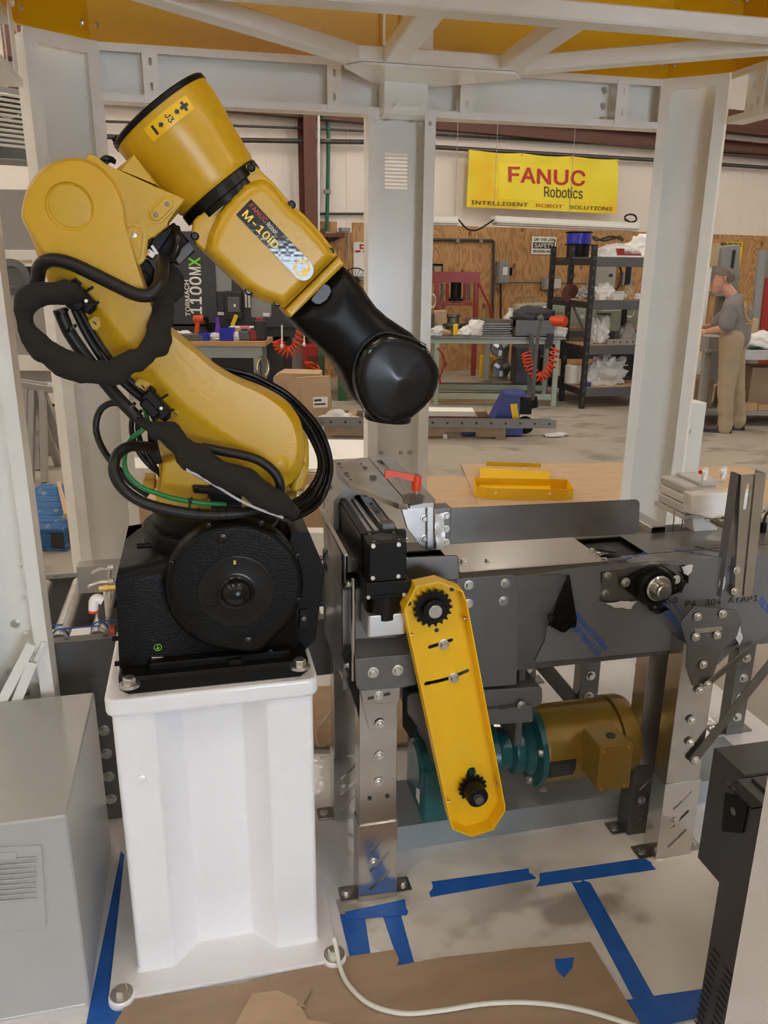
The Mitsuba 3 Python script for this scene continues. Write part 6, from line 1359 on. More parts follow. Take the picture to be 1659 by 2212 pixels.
# ------------------------------------------------------------------ benches and machines at the back
DB = 9.9
bh = thing('steel_workbench', 'long pale green steel workbench covered with clutter before the red press', 'workbench')
pl_ = hp(DB); zb = pl_(1100, 727)[1]
def hfloor(d, x0, y0, x1, t, b=.004):
    pl = hp(d); a, c = pl(x0, y0), pl(x1, y0); return hblock(d, d + t, a[0], c[0], .001, max(a[1], .02), b)
def hblock(d0, d1, u0, u1, z0, z1, b=.003):
    c = FV * (d0 + d1) / 2 + RV * (u0 + u1) / 2 + ZV * (z0 + z1) / 2
    return obox(c, (u1 - u0, d1 - d0, z1 - z0), RV, FV, b)
bu0, bu1 = pl_(905, 727)[0], pl_(1222, 727)[0]
part(bh, 'top', hblock(DB - .03, DB + .75, bu0, bu1, zb - .03, zb), 'dull_steel'); part(bh, 'rail', hblock(DB, DB + .04, bu0 + .1, bu1 - .06, zb - .09, zb - .03), 'pale_green')
for u in (pl_(943, 800)[0], pl_(1208, 800)[0] - .04):
    for d in (DB, DB + .65): part(bh, 'leg', hblock(d, d + .06, u - .03, u + .03, 0, zb - .03), 'pale_green')
for d, z in ((DB + .02, .08), (DB + .66, .10)): part(bh, 'stretcher', hblock(d, d + .05, pl_(943, 800)[0], pl_(1208, 800)[0] - .04, z, z + .07), 'pale_green')
on = lambda px, back=.2: (DB + back, px)
def sit(d, px, s, z, amp=.25, seed=0): p = hp(d); return blob(p.w((p(px, 720)[0], z)), s, amp, 3, seed)
CL = 'workbench clutter'
items = []
items.append(solo('cable_reel', [tf(lathe([(0, 0), (.16, 0), (.16, .02), (.11, .03), (.11, .09), (.14, .10), (.14, .13), (.07, .14), (.07, .2), (.09, .21), (.09, .24), (0, .24)], 28), frame(H(DB + .35, 978, 720) * [1, 1, 0] + ZV * zb, (1, 0, 0), (0, 1, 0)))], 'dull_steel', 'round stepped metal part on the left half of the green bench', 'machine part'))
solo('carton', hbox(DB + .3, 938, 672, 965, 715, .18), 'cardboard', 'small open carton on the left of the green bench', 'box')
solo('cup', cyl(H(DB + .2, 924, 716) * [1, 1, 0] + ZV * zb, H(DB + .2, 924, 716) * [1, 1, 0] + ZV * (zb + .25), .08, 20), 'window_dark', 'dark cylindrical bin at the left end of the green bench', 'bin')
for i, (px, s, m, sd_) in enumerate(((945, (.10, .06, .07), 'plastic_film', 3), (1006, (.11, .08, .07), 'paper_white', 5), (1028, (.13, .06, .13), 'paper_white', 8), (1018, (.08, .06, .05), 'plastic_film', 11))):
    solo('crumpled_wrap', sit(DB + .12, px, s, zb, .35, sd_), m, ('crumpled clear bag near the left end of the green bench', 'crumpled white paper in the middle of the green bench', 'upright torn white paper beside the steel plates', 'crumpled clear film beside the white paper')[i], 'wrapping')
solo('yellow_bottle', cyl(H(DB + .08, 984, 716) * [1, 1, 0] + ZV * zb, H(DB + .08, 984, 716) * [1, 1, 0] + ZV * (zb + .14), .03, 14, .01), 'label_yellow', 'small yellow bottle on the green bench', 'bottle')
for i in range(6):
    solo('steel_plate', hblock(DB + .05 + .01 * (i % 3), DB + .55, pl_(1044 + (i % 2) * 3, 720)[0], pl_(1108 - (i % 3) * 2, 720)[0], zb + i * .026, zb + i * .026 + .022), 'dull_steel', ('lowest', 'second lowest', 'third lowest', 'third highest', 'second highest', 'topmost')[i] + ' dark plate of the steel stack on the green bench', 'steel plate', 'steel plates stacked on the bench')
pt2 = hp(DB + .02); ta, tb_ = pt2(1008, 693), pt2(1098, 694)
solo('steel_tube', [tf(cut(cbox((.62, .15, .085), .004), cbox((.70, .135, .07), 0)), frame(H(DB + .3, 1060, 696), (.78, -.62, 0), (.62, .78, 0)))], 'dull_steel', 'dark rectangular steel tube lying on the stacked plates', 'steel tube')
jg = H(DB + .35, 1101, 715) * [1, 1, 0] + ZV * (zb + .13)
solo('plastic_jug', lathe([(0, -.13), (.085, -.13), (.09, .02), (.085, .08), (.035, .14), (.03, .17), (.035, .175), (.03, .19), (0, .19)], 24, frame(jg, (1, 0, 0), (0, 1, 0))), 'plastic_film', 'translucent plastic jug behind the steel plates', 'jug')
solo('steel_channel', [hbox(DB - .02, 1113, 692, 1198, 724, .008), hbox(DB - .02, 1113, 722, 1198, 726, .25), hbox(DB + .23, 1113, 692, 1198, 724, .008)], 'shelf_grey', 'dark grey steel channel on the right end of the green bench', 'steel channel')
solo('dark_rag', wob(blob(H(DB + .1, 1150, 692), (.27, .12, .11), .2, 3, 4), .02, 9), 'dark_cloth', 'dark folded rag lying over the grey channel', 'rag')
solo('orange_tube', cyl(H(DB + .05, 1190, 694), H(DB - .1, 1222, 694), .062, 20, .01), 'orange_red', 'bright orange plastic tube end on the green bench', 'tube')
solo('white_sheets', sit(DB + .1, 1206, (.12, .08, .08), zb, .3, 21), 'paper_white', 'loose white sheets under the orange tube', 'paper')
for i, (px, sd_) in enumerate(((1118, 31), (965, 35))): solo('small_parts', wob(sit(DB + .15, px, (.07, .05, .04), zb, .3, sd_), .01, 30), 'tan', ('loose tan fittings between plates and channel', 'loose tan fittings left of the round metal part')[i], 'fittings')
solo('hanging_rag', wob(hbox(DB - .05, 1178, 722, 1196, 752, .05), .03, 10), 'dark_cloth', 'dark rag hanging from the right end of the green bench', 'rag')
# red shop press
dp = 12.4
pr_ = thing('shop_press', 'red steel shop press with a black bottle jack behind the green bench', 'press')
for x0, x1 in ((935, 950), (1018, 1036)): part(pr_, 'upright', hbox(dp, x0, 600, x1, 812, .14), 'press_red')
part(pr_, 'crown', hbox(dp, 928, 588, 1037, 610, .18), 'press_red'); part(pr_, 'bed', hbox(dp, 948, 653, 1020, 660, .2), 'press_red'); part(pr_, 'bed', hbox(dp, 948, 700, 1020, 712, .2), 'press_red')
jc = H(dp + .08, 984, 650); part(pr_, 'bottle_jack', tf(lathe([(0, 0), (.11, 0), (.11, .03), (.08, .05), (.08, .27), (.05, .31), (.03, .33), (.03, .38), (0, .38)], 24), frame(jc, (1, 0, 0), (0, 1, 0))), 'black_satin', label='black bottle jack')
for px in (955, 966, 1004, 1012): part(pr_, 'spring', cyl(H(dp + .05, px, 612), H(dp + .05, px, 650), .022, 10), 'shelf_grey' if px in (955, 1012) else 'press_red')
part(pr_, 'wheel', tube([H(dp - .3, 934 + 7 * math.cos(t), 650 + 14 * math.sin(t)) for t in np.linspace(0, 6.283, 25)], .014, 6), 'aluminium')
solo('red_air_hose', tube([H(dp - .1, a, b) for a, b in ((1035, 612), (1045, 635), (1060, 665), (1064, 690))], .018, 8, 5), 'press_red', 'red hose slanting across the plywood right of the press', 'hose')
solo('red_air_hose', tube([H(9.8, a, b) for a, b in ((945, 752), (956, 765), (958, 790), (950, 815), (952, 830))], .011, 8, 5), 'press_red', 'thin red hose hanging under the left end of the green bench', 'hose')
# chuck stand
ch = thing('chuck_stand', 'grey stand holding two round lathe chucks under the green bench', 'stand')
dc = 11.6
for x0, x1 in ((1047, 1060), (1088, 1101)): part(ch, 'side', hbox(dc, x0, 735, x1, 822, .3), 'machine_grey')
part(ch, 'shelf', hbox(dc, 1047, 818, 1101, 823, .3), 'machine_grey')
for px, py, r in ((1079, 750, 20), (1081, 794, 20)):
    c = H(dc - .02, px, py); R_ = np.linalg.norm(hp(dc)(px, py) - hp(dc)(px + r, py))
    k = part(ch, 'chuck', lathe([(0, -.02), (R_, -.02), (R_, .08), (R_ * .95, .09), (R_ * .3, .09), (R_ * .28, .06), (0, .06)], 32, axis_frame(c, -FV)), 'dull_steel', label='steel lathe chuck')
    for a in range(3): t = a * 2.094 + .5; part(k, 'jaw', obox(c - FV * .1 + (RV * math.cos(t) + ZV * math.sin(t)) * R_ * .55, (R_ * .6, .05, .05), RV * math.cos(t) + ZV * math.sin(t), FV), 'galvanized')
solo('yellow_case', hbox(12.0, 1038, 770, 1066, 816, .2), 'label_yellow', 'yellow case behind the chuck stand', 'case')
# lathe behind the rack
dl = 11.8
lt = thing('lathe', 'pale olive green metal lathe standing behind the bench and rack', 'lathe')
part(lt, 'headstock', hplate(dl, [(1118, 660), (1190, 655), (1195, 700), (1192, 742), (1112, 742), (1110, 690)], .5, .06, .02), 'lathe_green'); part(lt, 'bed_back', hbox(dl + .35, 1180, 662, 1410, 705, .1), 'lathe_green')
part(lt, 'bed', hbox(dl, 1180, 715, 1420, 742, .4), 'dull_steel'); part(lt, 'tailstock', hplate(dl, [(1305, 672), (1355, 668), (1360, 716), (1300, 716)], .25, .03, .01), 'lathe_green')
part(lt, 'spindle', cyl(H(dl, 1290, 676), H(dl, 1318, 676), .03, 16), 'dull_steel'); part(lt, 'handwheel', tube([H(dl - .1, 1360 + 9 * math.cos(t), 674 + 11 * math.sin(t)) for t in np.linspace(0, 6.283, 21)], .014, 6), 'aluminium'); part(lt, 'handwheel', cyl(H(dl - .1, 1258, 684), H(dl - .05, 1258, 684), .03, 14), 'aluminium')
for x0, x1 in ((1112, 1195), (1330, 1420)): part(lt, 'base', hbox(dl, x0, 742, x1, 826, .4), 'shelf_black')
part(lt, 'chip_tray', hbox(dl - .02, 1200, 748, 1420, 775, .44), 'shelf_black'); part(lt, 'chuck', cyl(H(dl + .2, 1196, 690), H(dl + .2, 1214, 690), .10, 24), 'dull_steel')
part(lt, 'lever', [wtube([(1120, 640), (1166, 641)], .008, 1.2), cyl(H(dl, 1150, 655), H(dl, 1152, 645), .02, 8)], 'conduit'); part(lt, 'lamp', blob(H(dl - .05, 1176, 668), (.04, .04, .04), 0, 2, 0, False), 'plastic_white')
solo('plastic_crate', [hbox(10.75, 1112, 752, 1168, 832, .45)], 'shelf_black', 'black ribbed plastic crate under the green bench', 'crate')
solo('plastic_crate', [hbox(10.75, 1172, 775, 1203, 836, .45)], 'window_dark', 'dark crate with a pale emblem behind the right bench leg', 'crate')
def coil(P, r, turns, rad, w):
    """A coiled hose hanging along P."""
    q = spline(np.array(P), 30); t = np.linspace(0, 1, len(q)); d = np.gradient(q, axis=0); d /= np.linalg.norm(d, axis=1, keepdims=True); s = np.cross(d, FV)
    a = t * turns * 2 * math.pi
    return tube(q + s * (rad * np.cos(a))[:, None] + FV * (rad * np.sin(a))[:, None], r, 6)
solo('coiled_air_hose', coil([H(9.7, a, b) for a, b in ((1136, 762), (1143, 790), (1165, 815), (1188, 795), (1200, 752))], .011, 16, .055, 0), 'orange_red', 'orange coiled air hose hanging under the right end of the green bench', 'hose')

# shelving rack
rk = thing('shelving_rack', 'black slotted steel shelving rack crowded with scrap and bags', 'rack')
xr, YR = 4.60, (8.95, 9.53, 10.08)
xe = 5.7; zs = [front(YR[0])(1300, py)[1] for py in (1060 / 1543 * 520 + 480, 790 / 1543 * 520 + 480, 500 / 1543 * 520 + 480, 222 / 1543 * 520 + 480)]
ztop = front(YR[0])(1287, 528)[1]
for y in YR:
    for x in (xr, xe):
        p = part(rk, 'post', [bx(x - .03, x + .03, y, y + .004, 0, ztop, .001), bx(x - .03, x - .026, y, y + .05, 0, ztop, .001)], 'shelf_black')
        if x == xr:
            for i in range(18): part(p, 'slot', prism(slot((0, 0), .045, .016, 1.3), .001, frame((x, y - .0005, .12 + i * .11), (1, 0, 0), (0, 0, 1))), 'shelf_grey')
for z in zs:
    part(rk, 'shelf', [bx(xr, xe, YR[0] + .03, YR[1], z - .02, z, .002)], 'wood' if z < 1.5 else 'shelf_grey'); part(rk, 'beam', bx(xr, xe, YR[0] + .002, YR[0] + .03, z - .11, z + .0, .004), 'shelf_grey')
    part(rk, 'shelf', [bx(xr, xe, YR[1] + .05, YR[2], z - .02, z, .002)], 'shelf_black'); part(rk, 'side_rail', bar((xr, YR[0], z - .06), (xr, YR[2], z - .06), .03, .07), 'shelf_black')
part(rk, 'diagonal_brace', bar((xr + .02, YR[1], zs[2] - .03), (xr + .02, YR[0], zs[1] + .02), .05, .004, (1, 0, 0)), 'shelf_grey')
for y in (YR[0] + .04,): part(rk, 'tie_bar', bar((xr, YR[0], ztop - .18), (xr, YR[1], ztop - .18), .01, .02), 'shelf_black')
def rbox(px0, px1, k, hpx, dep, y=None):
    """Block on shelf k between these pixels, hpx tall."""
    y = y or YR[0] + .08; a, b = front(y)(px0, 700)[0], front(y)(px1, 700)[0]; z = zs[k]
    return bx(a, b, y, y + dep, z, z + hpx / 1720 * 9.9)
def rblob(px, k, s, seed, amp=.3, y=None):
    y = y or YR[0] + .25; return blob((front(y)(px, 700)[0], y, zs[k]), s, amp, 3, seed)
sp = thing('wire_spool', 'big spool of shiny blue line on top of the rack', 'spool')
y = YR[1] + .25; cx_ = front(y)(1250, 520)[0]; zq = zs[3] + .0
part(sp, 'winding', cyl((cx_, y, front(y)(1250, 527)[1]), (cx_, y, front(y)(1250, 504)[1]), .15, 32), 'spool_blue'); 
for py in (529, 502): part(sp, 'flange', cyl((cx_, y, front(y)(1250, py)[1] - .006), (cx_, y, front(y)(1250, py)[1] + .006), .17, 32), 'black_satin')
part(sp, 'core', cyl((cx_, y, zq), (cx_, y, front(y)(1250, 529)[1]), .14, 32), 'black_satin')
for i, (px, s, m, sd_, lab) in enumerate(((1312, (.22, .16, .10), 'plastic_film', 3, 'crumpled clear plastic on top of the rack right of the blue spool'), (1370, (.20, .18, .17), 'paper_white', 6, 'white crumpled bag at the top right of the rack'))): solo('plastic_bag', rblob(px, 3, s, sd_), m, lab, 'bag')
solo('cable_coil', tube([(front(YR[0] + .2)(1313 + 32 * math.cos(t), 520)[0], YR[0] + .2 + .1 * math.sin(t), zs[3] + .21 + .02 * math.sin(3 * t)) for t in np.linspace(0, 12, 50)], .012, 6), 'rubber', 'black cable coil lying on the clear plastic on top of the rack', 'cable')
rt = thing('red_tool', 'red handled tool lying on the top shelf of the rack', 'tool'); part(rt, 'body', [rbox(1322, 1370, 3, 7, .06), rbox(1320, 1334, 3, 17, .06)], 'press_red'); part(rt, 'handle', [tf(rbox(1336, 1362, 3, 5, .05), np.array([[1, 0, 0, 0], [0, 1, 0, 0], [0, 0, 1, .07], [0, 0, 0, 1]]))], 'plastic_white')
solo('white_roll', wob(mm(to_man(rbox(1285, 1400, 3, 3, .3, YR[0] + .02)).refine_to_length(.1)), .01, 4), 'paper_white', 'white sheet spread over the top shelf of the rack', 'sheet')
solo('blue_cloth', rblob(1388, 3, (.10, .1, .06), 12), 'spool_blue', 'blue bundle at the right end of the top shelf', 'bundle')
dk_ = front(YR[1] - .0); solo('steel_disc', lathe([(0, 0), (.115, 0), (.115, .02), (.03, .02), (.03, .03), (0, .03)], 28, axis_frame([xr, YR[1] - .001, H(9.9, 1231, 636)[2]], (0, -1, 0))), 'red_oxide', 'rusty round disc hanging on the middle rack post', 'disc')
for i, (px, s, m, sd_, lab) in enumerate(((1298, (.14, .12, .12), 'paper_white', 14, 'heap of white papers on the second shelf of the rack'), (1325, (.16, .1, .07), 'plastic_film', 17, 'clear plastic boxes and film on the second shelf'), (1350, (.08, .1, .12), 'tan', 19, 'crumpled tan paper on the second shelf of the rack'), (1372, (.1, .1, .05), 'paper_white', 22, 'flat white paper at the right of the second shelf'), (1262, (.12, .1, .10), 'machine_grey', 24, 'grey cloth bundle on the second shelf of the rack, behind the left posts'))): solo('paper_heap', rblob(px, 2, s, sd_, .35), m, lab, 'paper')
for i, (px, w_) in enumerate(((1290, 14), (1322, 20))): solo('plastic_box', rbox(px, px + w_, 2, 12, .12, YR[0] + .05), 'plastic_white' if i == 0 else 'plastic_film', ('small white plastic box at the front of the second shelf', 'clear plastic box at the front of the second shelf')[i], 'box')
solo('plastic_bag', rblob(1296, 1, (.13, .12, .22), 28, .4), 'plastic_film', 'crumpled clear bag on the third shelf of the rack', 'bag')
tt = thing('angle_block', 'grey steel bar with four round holes on the third shelf', 'steel bar'); part(tt, 'bar', rbox(1318, 1385, 1, 11, .06), 'machine_grey')
for px in (1326, 1340, 1354, 1367): part(tt, 'hole', cyl((front(YR[0] + .079)(px, 741)[0], YR[0] + .079, zs[1] + .03), (front(YR[0] + .079)(px, 741)[0], YR[0] + .0785, zs[1] + .03), .011, 12), 'ink_black')
for i in range(3): solo('steel_bar', rbox(1318 + i, 1386, 1, 4, .05, YR[0] + .30 + i * .07), 'dull_steel', ('nearest', 'middle', 'rearmost')[i] + ' of three dull steel bars behind the holed bar on the third shelf', 'steel bar', 'steel bars on the third shelf')
solo('dark_case', rbox(1298, 1330, 1, 26, .2, YR[0] + .2), 'shelf_black', 'black case standing on the third shelf of the rack', 'case'); solo('vise', rblob(1356, 1, (.12, .1, .16), 33, .3), 'machine_grey', 'grey cast part on the third shelf of the rack', 'machine part')
solo('plastic_bag', rblob(1318, 0, (.28, .14, .24), 38, .45), 'plastic_film', 'peaked crumpled clear bag on the lowest shelf of the rack', 'bag')
solo('white_drum', cyl((front(YR[0] + .35)(1247, 800)[0], YR[0] + .38, zs[0]), (front(YR[0] + .35)(1247, 800)[0], YR[0] + .38, zs[0] + .24), .14, 28, .02), 'plastic_white', 'pale plastic drum on the lowest shelf between the rack posts', 'drum')
solo('blue_case', rbox(1271, 1288, 0, 9, .1), 'jack_blue', 'small blue case on the lowest shelf of the rack', 'case'); solo('white_rod', cyl((front(YR[0] + .3)(1300, 800)[0], YR[0] + .3, zs[0] + .23), (front(YR[0] + .3)(1355, 800)[0], YR[0] + .3, zs[0] + .23), .01, 8), 'plastic_white', 'thin white rod behind the peaked bag on the lowest shelf', 'rod')
solo('plastic_bag', rblob(1283, 0, (.10, .12, .12), 41, .4), 'plastic_film', 'small crumpled bag beside the post on the lowest shelf', 'bag')

# pallet jack, pallet with steel angles, loose steel
dj = 8.05
pj = thing('pallet_jack', 'blue pallet jack with a dark handle standing on the floor', 'pallet jack')
part(pj, 'body', hull([H(dj, a, b, s) for a, b in ((1062, 915), (1070, 904), (1095, 852), (1124, 856), (1122, 916)) for s in (0, .35)]), 'jack_blue'); part(pj, 'fork', [hbox(dj - .05, 1000, 925, 1130, 940, .16)], 'jack_blue'); part(pj, 'fork', [hbox(dj + .25, 1000, 925, 1130, 938, .16)], 'jack_blue')
part(pj, 'label', hplate(dj - .012, [(1102, 873), (1117, 872), (1122, 910), (1108, 911)], .004), 'label_yellow'); part(pj, 'top_cap', hbox(dj - .02, 1090, 850, 1138, 858, .3), 'jack_blue')
part(pj, 'pump', [hbox(dj, 1122, 862, 1150, 895, .15), cyl(H(dj + .1, 1148, 858), H(dj + .1, 1150, 880), .06, 14)], 'black_satin')
for px in (1134,): part(pj, 'wheel', cyl(H(dj, px, 918), H(dj + .06, px, 918), .09, 24, .01), 'black_satin')
part(pj, 'handle', [tube([H(dj + .1, 1148, 870), H(dj + .02, 1152, 850), H(dj - .05, 1158, 760), H(dj - .1, 1168, 690)], .018, 10, 4), cyl(H(dj - .1, 1163, 690), H(dj - .1, 1173, 684), .03, 10)], 'shelf_grey')
solo('steel_post', [tube([H(9.75, 1149, 722), H(9.75, 1143, 855)], .03, 4)], 'shelf_grey', 'dark square steel leg under the bench behind the pallet jack handle', 'post')
pa3 = thing('pallet', 'weathered wooden pallet on the floor carrying grey steel angles', 'pallet')
dq = 7.9; pq = hp(dq); ua, ub = pq(700, 940)[0], pq(1092, 940)[0]
for s in (0, .45, .9): part(pa3, 'stringer', cut(hblock(dq + s, dq + s + .04, ua, ub, .02, .12), hblock(dq + s - .1, dq + s + .2, ub - .62, ub - .3, 0, .07)), 'pallet_wood')
for i in range(9): u = ua + .04 + i * (ub - ua - .1) / 8; part(pa3, 'deck_board', hblock(dq - .01, dq + .98, u - .04, u + .05, .12, .14), 'pallet_wood')
for i in range(3): u = ua + .04 + i * (ub - ua - .1) / 2; part(pa3, 'bottom_board', hblock(dq - .01, dq + .98, u - .04, u + .05, 0, .02), 'pallet_wood')
part(pa3, 'tag', hbox(dq - .003, 957, 938, 966, 949, .002), 'paper_white')
def angle_bar(d, p0, p1, h, w, name, lab, m='steel_angle', holes=0, grp=None, zrest=.142):
    a, b = H(d, *p0), H(d, *p1); a[2] = b[2] = zrest; k = thing(name, lab, 'steel angle', grp); u = (b - a) / np.linalg.norm(b - a)
    part(k, 'angle', [bar(a + ZV * h / 2, b + ZV * h / 2, .006, h), bar(a + FV * w / 2 + ZV * .003, b + FV * w / 2 + ZV * .003, w, .006)], m)
    for i in range(holes): q = a + (b - a) * (.03 + i * .94 / max(holes - 1, 1)) + ZV * h * .55 - FV * .0035; part(k, 'hole', cyl(q, q - FV * .001, .012, 10), 'ink_black')
angle_bar(dq - .15, (700, 931), (1201, 924), .085, .08, 'steel_angle', 'long grey steel angle with a row of holes on the pallet', holes=16)
angle_bar(dq + .1, (640, 921), (1190, 914), .05, .08, 'steel_angle', 'second grey steel angle behind the holed one on the pallet'); angle_bar(dq + .3, (860, 912), (1092, 905), .03, .09, 'steel_angle', 'short brown steel angle lying on top of the pallet load', 'red_oxide', zrest=.1425)
solo('white_plank', hblock(dq + .45, dq + .7, hp(dq + .5)(860, 900)[0], hp(dq + .5)(1024, 900)[0], .145, .2), 'paper_white', 'white board lying on the pallet behind the angles', 'board')
dw = 10.2; solo('timber', bar(H(dw, 930, 862), H(dw, 1080, 868), .09, .05), 'wood', 'long timber lying on the floor behind the pallet', 'timber'); solo('timber', hbox(9.95, 1186, 868, 1199, 882, .1), 'wood', 'sawn timber end on the floor beside the bench leg', 'timber')
solo('steel_bar', bar(H(11.0, 880, 833), H(11.0, 1165, 838), .1, .1), 'dull_steel', 'long dark steel beam on the floor under the green bench', 'steel bar')
solo('plastic_scrap', wob(blob(at(1200, 942, z=.0), (.14, .08, .025), .3, 3, 51), .02, 12), 'plastic_film', 'small scrap of clear film on the concrete right of the pallet', 'scrap')
solo('plastic_wrap', [wob(blob(H(8.2, 735, 930) * [1, 1, 0], (.30, .18, .13), .4, 3, 53), .03, 6)], 'plastic_film', 'crumpled stretch film on the floor left of the middle post', 'wrap')

# cardboard and yellow panels on the floor behind the cell
solo('cardboard_sheet', sheet([(915, 1030), (1008, 1030), (1070, 1095), (1060, 1200), (900, 1200), (905, 1100)], .006, .002, amp=.01, seed=4), 'cardboard', 'plain cardboard sheet on the floor right behind the middle post', 'cardboard')
solo('cardboard_sheet', sheet([(996, 1004), (1345, 1001), (1420, 1010), (1420, 1200), (1060, 1160)], .006, .010, amp=.01, seed=6), 'cardboard', 'large cardboard sheet under the yellow guard panels', 'cardboard')
solo('cardboard_sheet', sheet([(1505, 1010), (1612, 1008), (1659, 1040), (1700, 1080), (1620, 1120), (1500, 1120)], .006, .004, amp=.01, seed=7), 'cardboard', 'cardboard sheet on the floor right of the corner post', 'cardboard')
yg = thing('folded_guard', 'folded yellow guard panel lying on the cardboard', 'panel')
q = [at(a, b, z=.05) for a, b in ((1035, 1052), (1037, 1010), (1187, 1018), (1190, 1062))]
part(yg, 'panel', hull(q + [p - ZV * .004 for p in q]), 'guard_yellow'); part(yg, 'back_flange', hull([at(1050, 1006, z=.05), at(1168, 1010, z=.05), at(1168, 1010, z=.05) + ZV * .035, at(1050, 1006, z=.05) + ZV * .035] + [at(1050, 1006, z=.05) + FV * .004, at(1168, 1010, z=.05) + FV * .004]), 'guard_yellow')
tr_ = thing('yellow_guard_tray', 'long yellow tray with chamfered ends lying before the yellow panel', 'tray')
q0_, q1_ = at(1028, 1078, z=.017), at(1240, 1082, z=.017); dx_ = (q1_ - q0_) / np.linalg.norm(q1_ - q0_); Lt = np.linalg.norm(q1_ - q0_)
go = sg.Polygon([(0, .06), (.07, 0), (Lt - .05, 0), (Lt, .05), (Lt, .30), (0, .30)])
Mt = frame(q0_, dx_, np.cross(ZV, dx_))
part(tr_, 'base', prism(go, .003, Mt), 'guard_yellow'); part(tr_, 'rim', prism(go.difference(go.buffer(-.004)), .085, Mt), 'guard_yellow')
for u in (.2, .75): part(tr_, 'hole', cyl(Mt[:3, :3] @ [u * Lt, -.0006, .05] + q0_, Mt[:3, :3] @ [u * Lt, .0005, .05] + q0_, .008, 12), 'ink_white')
solo('painted_sheet', hblock(5.92, 7.0, hp(6)(630, 1000)[0], hp(6)(800, 1000)[0], hp(5.9)(700, 1022)[1] + .001, hp(5.9)(700, 1022)[1] + .03), 'paper_white', 'large white panel lying behind the middle post on cardboard', 'panel')
solo('stacked_crate', hfloor(5.9, 600, 1022, 800, .8), 'cardboard', 'pale cardboard carton under the white panel', 'box')
solo('painted_sheet', sheet([(540, 1078), (800, 1070), (800, 1092), (540, 1096)], .02, .001), 'paper_white', 'white painted rail lying on the floor left of the middle post', 'panel')
solo('cardboard_box', hfloor(4.7, 644, 1092, 735, .5), 'cardboard', 'tan cardboard box behind the robot hose bundle', 'box'); solo('painted_sheet', hfloor(4.3, 560, 1150, 760, .1), 'white_paint', 'white steel member lying behind the robot base', 'panel')
solo('cardboard_box', hbox(3.3, 640, 1488, 950, 1604, .5, .004) if False else sheet([(560, 1490), (960, 1480), (960, 1608), (560, 1620)], .01, .012, amp=.02, seed=31), 'cardboard', 'crumpled cardboard on the floor beneath the roller conveyor', 'cardboard')
solo('thin_wire', tube([at(a, b, z=.03) for a, b in ((742, 1480), (722, 1520), (700, 1555), (682, 1580), (690, 1612), (712, 1600), (735, 1580))], .0018, 6, 5), 'cable_grey', 'thin pale wire looping over the cardboard left of the conveyor leg', 'wire')
solo('cardboard_box', hfloor(4.6, 255, 1085, 330, .4), 'cardboard', 'cardboard edge seen between left corner post and robot', 'box'); solo('painted_sheet', hfloor(5.2, 250, 1010, 335, .3), 'white_paint', 'white steel rail seen between left corner post and robot', 'panel')

# cardboard boxes, green bench, red cart, milling machine and its bench
cbx = thing('flattened_cartons', 'stack of open cardboard cartons with a white label before the green bench', 'carton')
dB = 8.9
part(cbx, 'carton', hplate(dB + .12, [(590, 815), (605, 806), (690, 808), (700, 915), (590, 915)], .4), 'cardboard'); part(cbx, 'carton', [hplate(dB, [(618, 820), (655, 815), (712, 812), (718, 905), (640, 910)], .05)], 'cardboard'); part(cbx, 'flap', hplate(dB - .03, [(648, 822), (712, 816), (716, 912), (655, 900)], .012), 'cardboard'); part(cbx, 'flap', hull([H(dB, 592, 812), H(dB, 618, 806), H(dB, 645, 822), H(dB, 646, 830), H(dB + .05, 592, 812), H(dB + .05, 645, 822)]), 'cardboard')
lb_ = part(cbx, 'label', hplate(dB - .034, [(676, 858), (708, 857), (708, 880), (677, 881)], .003), 'paper_white'); part(lb_, 'print', hplate(dB - .038, [(679, 863), (694, 862), (694, 866), (679, 867)], .001), 'ink_black'); part(lb_, 'print', hplate(dB - .038, [(679, 872), (703, 871), (703, 874), (679, 875)], .001), 'ink_black')
gb_ = thing('green_bench', 'green steel machine bench beside the middle post', 'bench')
dg = 10.2
for x0, x1 in ((690, 700), (730, 748), (800, 815)): part(gb_, 'leg', hbox(dg if x0 != 690 else dg + .6, x0, 760, x1, 868, .08), 'green_paint')
part(gb_, 'top', hblock(dg - .02, dg + .8, hp(dg)(688, 760)[0], hp(dg)(830, 760)[0], hp(dg)(740, 768)[1], hp(dg)(740, 755)[1]), 'green_paint'); part(gb_, 'shelf', hblock(dg, dg + .7, hp(dg)(730, 850)[0], hp(dg)(830, 850)[0], .22, .28), 'green_paint')
solo('scrap_parts', wob(blob(hp(dg + .3).w((hp(dg + .3)(765, 840)[0], .28)), (.18, .15, .10), .4, 3, 61), .03, 12), 'dull_steel', 'scrap steel parts on the lower shelf of the green machine bench', 'scrap')
rcg = thing('red_cart', 'red steel tool cart with an orange extension cord beside the mill', 'cart')
dr_ = 10.9
part(rcg, 'side', hbox(dr_, 654, 748, 664, 812, .4), 'red_paint'); part(rcg, 'drawer', hbox(dr_, 664, 748, 695, 770, .4), 'red_paint'); part(rcg, 'tray', hbox(dr_, 664, 800, 695, 812, .4), 'red_paint')
solo('extension_cord', tube([H(dr_ - .05, 676 + 16 * math.cos(t * 1.0), 789 + 7 * math.sin(t * 1.07 + .3)) + FV * .1 * math.sin(t * .7) for t in np.linspace(0, 36, 160)], .012, 6), 'orange', 'heap of orange extension cord lying in the red cart', 'cord')
ml = thing('milling_machine', 'dark grey enclosed milling machine with white side lettering', 'milling machine')
dm = 11.0
part(ml, 'side_panel', hbox(dm, 330, 500, 460, 700, 1.2), 'mill_dark', label='dark side panel with lettering'); part(ml, 'door_panel', hbox(dm + .04, 460, 500, 640, 706, 1.1), 'mill_dark')
